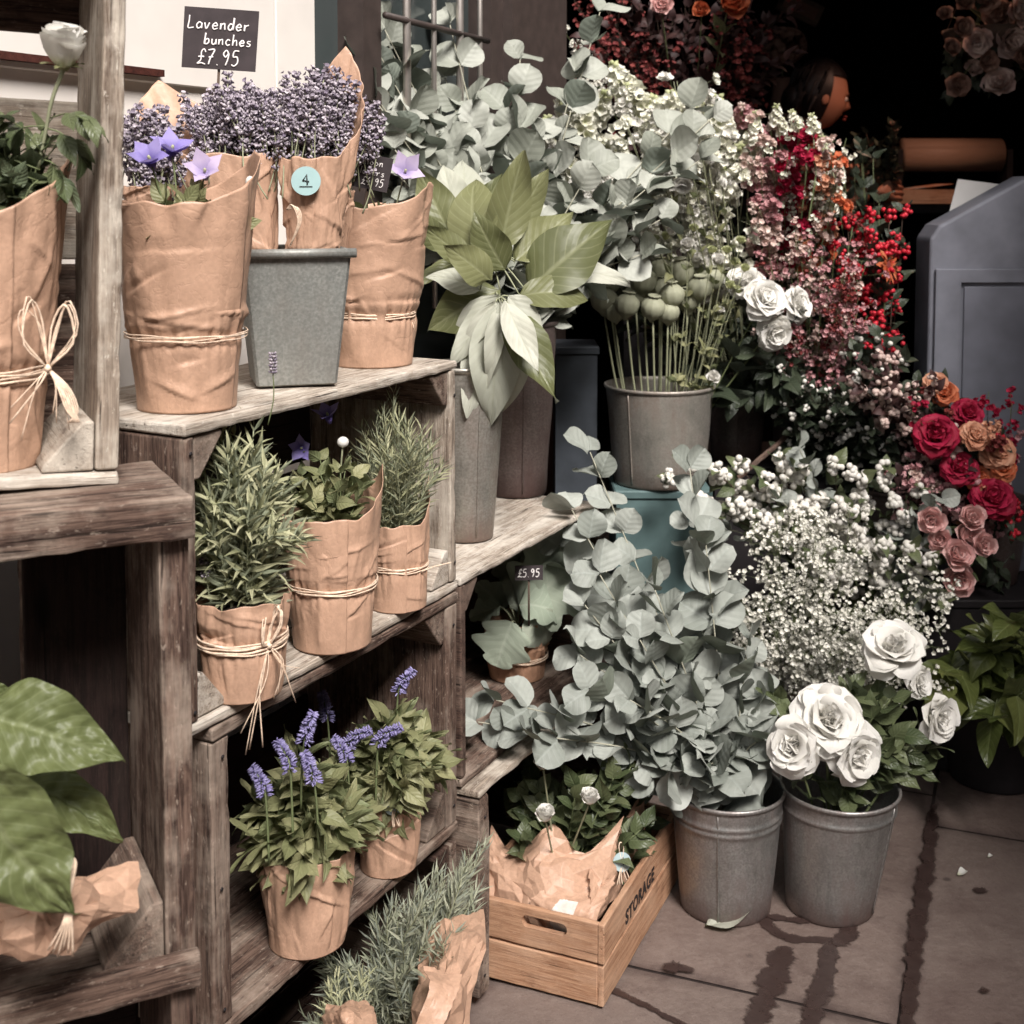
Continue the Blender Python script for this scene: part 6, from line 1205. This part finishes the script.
to = bpy.data.objects.new('stamp', cu); C.objects.link(to); dg = bpy.context.evaluated_depsgraph_get(); me = bpy.data.meshes.new_from_object(to.evaluated_get(dg)); bpy.data.objects.remove(to)
me.materials.clear(); me.materials.append(M['ink']); st = bpy.data.objects.new('stamped_lettering', me); C.objects.link(st); st.parent = pb
Xs, Ys_, Zs = SDv, UP, -FD; pos = Q0-FD*(tb+.0006)+SDv*.115+UP*.088-Q0
st.matrix_basis = Matrix.Translation(Vector(tuple(pos))) @ Matrix([[Xs[i], Ys_[i], Zs[i]] for i in range(3)]).to_4x4()
kb = Q0+FD*.13+SDv*.15+UP*.02; t = thing('white_bud_bouquet', kb, 'bouquet of leafy white buds in kraft paper inside the pine box', 'bouquet')
def LB(f, s_, z): return Q0+FD*f+SDv*s_+UP*z
scarf(t, [[LB(.21, .03, .05), LB(.13, .03, .04), LB(.04, .03, .05)], [LB(.24, .06, .13), LB(.13, .035, .14), LB(.03, .05, .12)], [LB(.25, .10, .18), LB(.19, .075, .17), LB(.13, .07, .195), LB(.03, .11, .17)], [LB(.27, .16, .20), LB(.20, .11, .185), LB(.13, .12, .245), LB(.08, .13, .20), LB(.02, .20, .245)]], amp=.010, seed=12, n=34)
scarf(t, [[LB(.03, .05, .10), LB(.025, .15, .10), LB(.02, .30, .10)], [LB(.03, .06, .15), LB(.02, .16, .165), LB(.015, .32, .17)], [LB(.05, .10, .185), LB(.04, .20, .20), LB(.03, .36, .22)]], amp=.007, seed=14, n=30)
scarf(t, [[LB(.14, .035, .10), LB(.08, .03, .08), LB(.02, .02, .09)], [LB(.13, .022, .155), LB(.07, .02, .14), LB(.015, .06, .145)], [LB(.10, .06, .17), LB(.06, .07, .155), LB(.015, .14, .165)]], mat='kraft', amp=.006, seed=15)
scarf(t, [[LB(.10, .03, .10), LB(.06, .028, .09)], [LB(.09, .012, .145), LB(.05, .010, .14)], [LB(.08, .03, .160), LB(.05, .04, .155)]], mat='tissue', amp=.003, seed=16)
s = MB(); m = MB()
for k in range(56):
    tip = atY(rnd(512, 655), rnd(765, 868), 2.40+rnd(-.10, .12)); P = smooth_path([kb+A(rnd(-.03, .03), rnd(-.03, .05), .03), (kb+tip)/2+UP*.03, tip], 10); tube(s, P, .0013, 4); leaves_on(m, P, 7, T_ovate, .050, spread=1.1, t0=.45, upb=.4, taper=.1, backdir=A(0, -.6, .5))
s.build('stems', M['stem'], t); m.build('leaves', M['rosel'], t)
WB = ball_flower('bud_head', .017, 'white', 'ver')
for (a, b, Y) in ((590, 797, 2.24), (545, 814, 2.22), (543, 762, 2.26)):
    p = atY(a, b, Y); mb = MB(); tube(mb, bez(kb+UP*.1, p-UP*.008, (0, 0, 0)), .0018, 5); mb.build('stem', M['stem_pale'], t); inst('bud', WB, t, p, zframe(A(rnd(-.2, .2), -.2, 1)))
round_tag(t, atY(622, 862, 2.30), (.2, -1, .3), .017, seed=4)
# fallen leaf and petals on the stones
p = atZ(705, 926, .006); q = atZ(752, 920, .010); t_ = MB(); t_.many(leafT(oval, .25, -.5, .5, 0, .8, 12, 6), [frame(q-p, A(.1, -.2, 1))], [p], [np.linalg.norm(q-p)*1.05]); tag(t_.build('fallen_leaf', M['mag_pale'], org=p), 'pale curled leaf lying before the left floor bucket', 'leaf')
for (a, b, r, lb) in ((958, 875, .012, 'white petal lying on the paving at the right'), (988, 857, .006, 'tiny white petal lying furthest back on the paving')):
    p = atZ(a, b, .003); t_ = MB(); t_.many(T_petal[0], [frame(A(1, .4, 0), UP)], [p], [r*1.8]); tag(t_.build('fallen_petal', M['white'], org=p), lb, 'petal')
# ------------------------------------------------------------------ grey counter
t = thing('shop_counter', (1.06, 3.3, 0), 'grey painted counter with a sloping top corner at the right', 'counter')
def poly_ext(name, pts, y0, y1, mat, parent, bev=.004):
    P = [A(x, y0, z) for x, z in pts]; k = len(P); V = P+[p+A(0, y1-y0, 0) for p in P]; mb = MB()
    mb.add(V, [np.array([(i, i+k, (i+1) % k+k, (i+1) % k) for i in range(k)]), np.array([list(range(k))]), np.array([[k+i for i in range(k)][::-1]])]); o = mb.build(name, M[mat], parent, smooth=False); b = o.modifiers.new('b', 'BEVEL'); b.width = bev; b.segments = 3; b.limit_method = 'ANGLE'; return o
poly_ext('body', [(1.062, .0), (1.062, 1.275), (1.085, 1.310), (1.31, 1.435), (1.72, 1.435), (1.72, 0)], 3.30, 3.42, 'counter', t, .008)
poly_ext('front_stile', [(1.075, .0), (1.075, 1.20), (1.70, 1.20), (1.70, 1.165), (1.140, 1.165), (1.140, 0)], 3.288, 3.2985, 'counter', t, .002)
poly_ext('front_panel', [(1.15, .02), (1.15, 1.155), (1.70, 1.155), (1.70, .02)], 3.294, 3.2988, 'counter_in', t, .002)
o = poly_ext('card', [(1.13, 1.345), (1.16, 1.445), (1.30, 1.437), (1.285, 1.43)], 3.40, 3.403, 'paper_white', None, .0005)
bpy.data.objects.remove(o)
P = [atY(944, 232, 3.43), atY(958, 179, 3.46), atY(1006, 185, 3.46), atY(1004, 222, 3.43)]; mb = MB(); mb.add(P+[p+A(0, .002, 0) for p in P], [np.array([(0, 3, 2, 1), (4, 5, 6, 7), (0, 1, 5, 4), (1, 2, 6, 5), (2, 3, 7, 6), (3, 0, 4, 7)])]); o = mb.build('white_card', M['paper_white'], smooth=False, org=P[0]); tag(o, 'blank white card propped on top of the grey counter', 'card')
# ------------------------------------------------------------------ work table, paper roll, tray
t = thing('work_table', (1.75, 4.8, 0), 'dark work table behind the counter holding the paper roll', 'table'); mb = MB(); box(mb, A(1.75, 4.8, 1.335), (1.1, .6, .03)); mb.build('table_top', M['black'], t, smooth=False)
for sx in (-1, 1):
    for sy in (-1, 1): mb = MB(); box(mb, A(1.75+sx*.5, 4.8+sy*.25, .66), (.05, .05, 1.32)); mb.build('leg', M['black'], t, smooth=False)
t = thing('paper_roll', (1.66, 4.85, 1.351), 'wide roll of brown paper on the dark work table', 'paper roll'); a_, b_ = atY(902, 155, 4.85), atY(1000, 155, 4.85)
mb = MB(); tube(mb, [a_, b_], .062, 28); mb.build('roll', M['kraft'], t)
for x in (a_[0]-.02, b_[0]+.02): mb = MB(); box(mb, A(x, 4.85, (a_[2]+1.35)/2+.01), (.02, .10, a_[2]-1.33)); mb.build('bracket', M['black'], t, smooth=False)
t = thing('paper_tray', (1.45, 4.55, 1.351), 'wooden tray of papers at the edge of the work table', 'tray'); tc = atY(920, 192, 4.56); tc[2] = 1.352
mb = MB(); box(mb, tc+UP*.006, (.20, .16, .010)); mb.build('base', M['wood_pine'], t, smooth=False)
for sx, sy, a, b in ((0, -1, .20, .01), (0, 1, .20, .01), (-1, 0, .01, .138), (1, 0, .01, .138)): mb = MB(); box(mb, tc+A(sx*.095, sy*.075, .031), (a, b, .038)); mb.build('side', M['wood_pine'], t, smooth=False)
for k in range(3): mb = MB(); box(mb, tc+A(-.02+.03*k, 0, .055+.004*k), (.10, .11, .002), (nrm(A(1, .1*k, .12)), nrm(A(-.1*k, 1, 0)), UP)); mb.build('sheet', M['peach' if k != 1 else 'tissue'], t, smooth=False)
# ------------------------------------------------------------------ hydrangea in a vase, hanging flowers
vb = thing('plant_shelf', (1.0, 4.75, 0), 'dark tall shelf unit in the shadow behind the florist', 'shelf'); mb = MB(); box(mb, A(.93, 5.1, .75), (.5, .3, 1.5)); mb.build('body', M['black'], vb, smooth=False)
hc = atY(783, 46, 5.05); t = thing('pale_vase', (hc[0], 5.05, 1.501), 'dim terracotta vase of faded hydrangea behind the florist', 'vase'); zt = atY(783, 78, 5.05)[2]
mb = MB(); lathe(mb, [(.001, 1.502), (.045, 1.502), (.062, 1.56), (.055, 1.66), (.035, zt-.02), (.042, zt), (.036, zt-.01), (.028, zt-.05)], (hc[0], 5.05, 0), 28); mb.build('body', M['dusk'], t)
FL = MB()
D = rs.randn(170, 3); D /= np.linalg.norm(D, axis=1, keepdims=True); R = frames(np.cross(D, rs.randn(170, 3)), D); FL.many(T_floret4, R, D*.062*A(1.15, 1, .85), .019*np.ones(170)); HY = FL.mesh('hydrangea_head', [M['dusk']])
cut_flower('hydrangea', 'flower', A(hc[0], 5.05, zt-.05), hc, HY, 'faded pink hydrangea head in the dim vase', facing=UP, s=1.15)
HC = atY(995, 30, 3.85); t = thing('hanging_basket', HC-UP*.1, 'dark hanging basket at the top right corner', 'hanging basket'); mb = MB(); lathe(mb, [(.001, -.12), (.08, -.10), (.14, -.03), (.15, .0), (.145, .0), (.13, -.03), (.001, -.09)], HC, 30); mb.build('basket', M['twig'], t)
for k in range(3): a = k*2.1+.4; mb = MB(); tube(mb, [HC+A(math.cos(a)*.145, math.sin(a)*.145, 0), HC+UP*.35, A(HC[0], HC[1], 2.575)], .0018, 4); mb.build('cord', M['twig'], t)
PR = rose_mesh('rose_head', .045, 'dusk', .9, T_petal); PP_ = rose_mesh('rose_head', .045, 'palepink', .9, T_petal)
for k, (a, b, s_c) in enumerate([(1000, 85, 1.0), (957, 85, .8), (985, 60, .7), (1010, 45, 1.1), (960, 28, .7), (1000, 15, 1.1), (978, 42, .9), (1022, 60, .9), (950, 48, .6), (1018, 15, 1.0), (985, 0, .9), (965, 5, .6), (972, 70, .6), (945, 15, .5)]):
    cut_flower('dusty_rose', 'flower', HC, atY(a, b, 3.72+rnd(-.04, .04)), PP_ if k % 3 == 0 else PR, 'faded pink rose in the hanging basket at the top right', 'faded roses in the hanging basket', facing=nrm(A(rnd(-.5, .3), -.9, rnd(-.2, .5))), s=s_c)
for k in range(22):
    tip = atY(rnd(935, 1040), rnd(-20, 105), 3.78+rnd(-.05, .08)); leafy_branch('basket_foliage', [HC, (HC+tip)/2+UP*.02, tip], 6, .06, T_ovate, 'darkl', 'dark trailing leaves of the hanging basket', 'dark leaves in the hanging basket', 'foliage', back=A(0, -.9, .1))
# ------------------------------------------------------------------ the florist
def skin_mesh(V, E, Rr, sub=2, root=0):
    me = bpy.data.meshes.new('s'); me.from_pydata([tuple(v) for v in V], E, []); o = bpy.data.objects.new('s', me); C.objects.link(o)
    o.modifiers.new('sk', 'SKIN'); o.data.skin_vertices[0].data[root].use_root = True
    for i, r in enumerate(Rr): o.data.skin_vertices[0].data[i].radius = (r, r) if np.isscalar(r) else r
    sb = o.modifiers.new('su', 'SUBSURF'); sb.levels = sb.render_levels = sub; bpy.context.view_layer.update(); dg = bpy.context.evaluated_depsgraph_get(); m2 = bpy.data.meshes.new_from_object(o.evaluated_get(dg))
    Vv = np.array([v.co[:] for v in m2.vertices]); q = [list(p.vertices) for p in m2.polygons]; bpy.data.objects.remove(o)
    return Vv, [np.array([f for f in q if len(f) == n_]) for n_ in sorted(set(len(f) for f in q))]
hcx = atY(834, 96, 4.6); PX = hcx[0]-.035; PYy = 4.62
per = thing('person', (PX-.05, PYy, 0), 'woman with dark hair in black clothes arranging a bouquet inside the shop', 'person')
# built facing +x: shoulders across y, slightly bent forward
hz = hcx[2]; sh = hz-.27
J = {'pel': (PX-.12, 0, .97), 'wa': (PX-.11, 0, 1.10), 'ch': (PX-.08, 0, 1.30), 'up': (PX-.06, 0, sh-.02), 'nk': (PX-.035, 0, sh+.07), 'nk2': (PX-.01, 0, sh+.15)}
names = list(J); V = [J[k] for k in names]; E = [(0, 1), (1, 2), (2, 3), (3, 4), (4, 5)]; Rr = [(.13, .165), (.105, .135), (.115, .16), (.085, .13), .050, .048]
def addc(par, pts, rr):
    prev = par
    for p, r in zip(pts, rr): V.append(p); Rr.append(r); E.append((prev, len(V)-1)); prev = len(V)-1
    return prev
fore = atY(822, 205, 4.42); hand = atY(876, 193, 4.40)
RA = [(PX-.05, -.17, sh-.01), (PX-.03, -.20, sh-.14), (fore[0], fore[1]-PYy, fore[2]-.005), (fore[0]+(hand[0]-fore[0])*.5, fore[1]-PYy+.0, fore[2]+(hand[2]-fore[2])*.4), (hand[0]-.02, hand[1]-PYy, hand[2])]
addc(3, RA, [.062, .050, .044, .040, .027]); ra = len(V)-1
LA = [(PX-.05, .17, sh-.01), (PX-.03, .20, sh-.16), (PX+.02, .18, sh-.30), (PX+.14, .06, sh-.24), (hand[0]-.06, hand[1]-PYy+.12, hand[2]+.04)]
addc(3, LA, [.062, .050, .043, .038, .026]); la = len(V)-1
for sy in (-1, 1): addc(0, [(PX-.12, sy*.09, .90), (PX-.10, sy*.10, .50), (PX-.13, sy*.10, .10), (PX-.02, sy*.11, .04)], [.095, .062, .042, .035])
V = [(a, b+PYy, c_) for a, b, c_ in V]
VV, FF = skin_mesh(V, E, Rr, 2)
body = MB(); body.add(VV, FF, None, 0)
def hand_mesh(w, d, nrmv, curl=.9, flip=1):
    d = nrm(d); nv = nrm(nrmv-d*np.dot(nrmv, d)); s = np.cross(d, nv)*flip; HV = [w, w+d*.035, w+d*.075]; HE = [(0, 1), (1, 2)]; HR = [(.024, .018), (.036, .014), (.036, .012)]
    for k, (off, L) in enumerate(((-.030, .070), (-.010, .080), (.010, .075), (.029, .060))):
        p = w+d*.078+s*off; prev = 2; a = 0
        HV.append(p); HR.append(.0095); HE.append((prev, len(HV)-1)); prev = len(HV)-1
        for seg in (.45, .32, .23): a += curl*.6; p = p+(d*math.cos(a)-nv*math.sin(a))*L*seg; HV.append(p); HR.append(.0085-.0008*(seg < .3)); HE.append((prev, len(HV)-1)); prev = len(HV)-1
    p = w+d*.025-s*.030; HV.append(p); HR.append(.012); HE.append((0, len(HV)-1)); prev = len(HV)-1
    for dd, L in ((d*.6-s*.8-nv*.3, .032), (d*.85-s*.3-nv*.5, .028)): p = p+nrm(dd)*L; HV.append(p); HR.append(.0095); HE.append((prev, len(HV)-1)); prev = len(HV)-1
    return skin_mesh(HV, HE, HR, 2)
for idx, fl in ((ra, 1), (la, -1)):
    w = A(*V[idx]); pd = w-A(*V[idx-1]); HVv, HF = hand_mesh(w-nrm(pd)*.01, nrm(pd)+A(.3, 0, -.1), A(0, -1 if fl > 0 else 1, .3), 1.0, fl); body.add(HVv, HF, None, 0)
# head: sculpted ellipsoid with brow, nose, lips, chin; faces +x, tilted down a little
nu, nvv = 56, 44; HV = []
for j in range(nvv+1):
    ph = PI*j/nvv
    for i in range(nu):
        th = 2*PI*i/nu; x, y, z = math.sin(ph)*math.cos(th), math.sin(ph)*math.sin(th), math.cos(ph)
        X, Y_, Z = x*.098, y*.076, z*.118
        if z < 0: k = -z; Y_ *= 1-.32*k*k; X *= (1-.10*k*k) if x > 0 else (1-.42*k)
        if x > 0: X = X*(.90+.10*abs(y)); 
        f = max(0, x)
        g = lambda zc, yc, sz, sy: math.exp(-((Z-zc)/sz)**2-((abs(Y_)-yc)/sy)**2)
        X += f*(.019*g(-.022, 0, .013, .009)+.012*g(-.004, 0, .022, .008)+.005*g(.022, .025, .008, .022)-.010*g(.004, .030, .013, .014)+.009*g(-.052, 0, .007, .020)+.007*g(-.066, 0, .007, .017)-.004*g(-.059, 0, .003, .022)+.012*g(-.095, 0, .018, .024)+.004*g(-.025, .042, .02, .018))
        HV.append((X, Y_, Z))
HV = np.array(HV); HF = np.array([(j*nu+i, (j+1)*nu+i, (j+1)*nu+(i+1) % nu, j*nu+(i+1) % nu) for j in range(nvv) for i in range(nu)])
ct, st_ = math.cos(.22), math.sin(.22); Rh = np.array([[ct, 0, st_], [0, 1, 0], [-st_, 0, ct]]); hc0 = A(hcx[0]-.045, PYy-.02, hz)
body.add(HV@Rh.T+hc0, [HF], None, 0)
for sy in (-1, 1):
    e = lambda x, y, z: A(x, y, z)@Rh.T+hc0
    body.many(ICO2, [EYE3], [e(.078, sy*.030, .003)], [.0098], mo=1); body.many(ICO2, [EYE3], [e(.0865, sy*.031, .001)], [.0055], mo=2)
    body.many(ICO2, [Rh], [e(.0, sy*.076, -.01)], [(.016, .007, .028)], mo=0); body.many(ICO2, [Rh], [e(.088, sy*.028, .020)], [(.004, .016, .003)], mo=2)
body.many(ICO2, [Rh], [A(.100, 0, -.052)@Rh.T+hc0], [(.006, .017, .0042)], mo=3); body.many(ICO2, [Rh], [A(.098, 0, -.063)@Rh.T+hc0], [(.006, .015, .0048)], mo=3)
body.build('body', [M['skin'], M['eyew'], M['eyed'], M['lips']], per)
# clothes: the same surface a little larger, ending at elbow, neckline and ankles
def cloth(name, test, inf, mat):
    me = bpy.data.meshes.new('c'); mb = MB(); VVn = VV.copy(); N = np.zeros_like(VV)
    for f in FF:
        a = VV[f[:, 0]]; b = VV[f[:, 1]]; c_ = VV[f[:, 2]]; n_ = np.cross(b-a, c_-a)
        for k in range(f.shape[1]): np.add.at(N, f[:, k], n_)
    N /= np.maximum(np.linalg.norm(N, axis=1, keepdims=True), 1e-9); W = VV+N*inf+np.array([N[i]*.004*nz(*(VV[i]*16)) for i in range(len(VV))])
    keep = [f[np.array([all(test(VV[i]) for i in q) for q in f])] if len(f) else f for f in FF]; mb.add(W, [k for k in keep if len(k)]); o = mb.build(name, M[mat], per); sd = o.modifiers.new('s', 'SOLIDIFY'); sd.thickness = .004; return o
el = A(*V[8])
cloth('black_top', lambda p: .93 < p[2] < sh+.055 and not (p[0] > el[0]-.03 and p[1] < PYy-.05 and p[2] < el[2]+.07) and p[0] < PX+.12, .012, 'cloth_black')
cloth('trousers', lambda p: .07 < p[2] < .98 and p[0] < PX+.08, .014, 'cloth_black')
hr = MB(); HW = HV.copy(); k_ = []
for i, (x, y, z) in enumerate(HV): r = 1.09+.03*nz(x*40, y*40, z*20); HW[i] = (x*r-.008, y*r, z*r+.004)
sel = lambda p: p[2] > .052-.25*(.05-p[0] if p[0] < .05 else 0)-.0 if p[0] > .03 else True
ff = np.array([f for f in HF if all((HV[i][2] > .062 or HV[i][0] < .022) and HV[i][2] > -.085 for i in f)]); hr.add(HW@Rh.T+hc0, [ff])
hr.many(ICO3, [Rh], [A(-.085, 0, -.03)@Rh.T+hc0], [(.05, .055, .06)])
for k in range(60):
    a = rnd(1.7, 4.6); p = A(math.cos(a)*.102, math.sin(a)*.080, rnd(-.02, .1)); q = p+A(-.015, 0, -.05-rnd(0, .05)); tube(hr, [(v@Rh.T+hc0) for v in smooth_path([p, (p+q)/2+A(math.cos(a), math.sin(a), 0)*.006, q], 6)], .004, 5)
hr.build('hair', M['hair'], per)
# the dark bouquet she holds
hb_ = A(*V[ra])+A(.05, .02, .0); t = thing('held_bouquet', hb_, 'dark bouquet in the hands of the florist', 'bouquet'); s = MB(); m = MB(); w_ = MB()
for k in range(26):
    tip = atY(rnd(850, 905), rnd(125, 185), 4.42+rnd(-.06, .06)); P = smooth_path([hb_-A(0, 0, .07), hb_, (hb_+tip)/2, tip], 10); tube(s, P, .0016, 4); leaves_on(m, P, 5, T_ovate, .05, t0=.5, spread=1.1)
    if k % 3 == 0: w_.many(T_floret5, [zframe(A(0, -.6, .8))], [tip], [.016])
s.build('stems', M['twig'], t); m.build('leaves', M['darkl'], t); w_.build('blossoms', M['dusk'], t)

# small warm work lamp over the table, whose glow the photograph shows on the roll and the tray
lp = thing('work_lamp', (1.38, 4.05, 2.16), 'small warm lamp hanging above the work table', 'lamp'); mb = MB(); lathe(mb, [(.02, .10), (.03, .09), (.10, .0), (.096, .0), (.028, .08), (.001, .085)], (1.38, 4.05, 2.16), 28); mb.build('lamp_shade', M['black'], lp); mb = MB(); tube(mb, [(1.38, 4.05, 2.25), (1.38, 4.05, 2.58)], .003, 6); mb.build('cord', M['black'], lp)
ll = bpy.data.lights.new('lamp', 'SPOT'); ll.energy = 8; ll.color = (1, .56, .40); ll.shadow_soft_size = .04; ll.spot_size = math.radians(130); ll.spot_blend = .6; lo = bpy.data.objects.new('lamp_bulb', ll); C.objects.link(lo); lo.location = (1.38, 4.05, 2.19)

pf = thing('picture_frame', atY(800, 10, 5.6), 'small dim picture frame high on the back of the shop', 'picture'); q = atY(800, 8, 5.6); ax_ = (nrm(A(1, 0, -.45)), A(0, 1, 0), nrm(A(.45, 0, 1))); mb = MB(); box(mb, q, (.19, .02, .09), ax_); mb.build('frame', M['wood_dark'], pf, smooth=False); mb = MB(); box(mb, q-A(0, .012, 0), (.15, .004, .05), ax_); mb.build('picture', M['dusk'], pf, smooth=False)
# ------------------------------------------------------------------ camera, light, render settings
sc = bpy.context.scene
cam = bpy.data.cameras.new('camera'); co = bpy.data.objects.new('camera', cam); C.objects.link(co); sc.camera = co
co.location = tuple(CAM); co.rotation_euler = (math.radians(90)-PITCH, 0, 0)
cam.sensor_width = 36; cam.lens = F_PX/1024*36; cam.shift_y = -(512-PY0)/1024; cam.clip_start = .05; cam.clip_end = 600
cam.dof.use_dof = True; cam.dof.focus_distance = 2.0; cam.dof.aperture_fstop = 8.0
wd = bpy.data.worlds.new('World'); sc.world = wd; wd.use_nodes = True; nt = wd.node_tree; bg = nt.nodes['Background']
sk = nt.nodes.new('ShaderNodeTexSky'); sk.sky_type = 'NISHITA'; sk.sun_disc = False
SD = nrm(A(.28, -.70, .85))      # towards the sun
sk.sun_elevation = math.asin(SD[2]); sk.sun_rotation = math.atan2(SD[0], SD[1]); sk.air_density = 1.0; sk.dust_density = 6; sk.ozone_density = 1.
hs = nt.nodes.new('ShaderNodeHueSaturation'); hs.inputs['Saturation'].default_value = .45; nt.links.new(sk.outputs[0], hs.inputs['Color']); nt.links.new(hs.outputs[0], bg.inputs[0]); bg.inputs[1].default_value = .06
sl = bpy.data.lights.new('sun', 'SUN'); sl.energy = 3.4; sl.angle = math.radians(20); sl.color = (1, .95, .91)
so_ = bpy.data.objects.new('sun', sl); C.objects.link(so_); so_.rotation_euler = Vector(tuple(SD)).to_track_quat('Z', 'Y').to_euler()
sc.view_settings.view_transform = 'Standard'; sc.view_settings.look = 'None'; sc.view_settings.gamma = 1; sc.view_settings.exposure = 1.0
sc.render.engine = 'CYCLES'; sc.render.resolution_x = sc.render.resolution_y = 1024
sc.cycles.max_bounces = 6; sc.cycles.diffuse_bounces = 3; sc.cycles.glossy_bounces = 3; sc.cycles.transmission_bounces = 3
for o in list(C.objects):
    if o.type == 'MESH' and len(o.data.vertices) == 0: bpy.data.objects.remove(o)
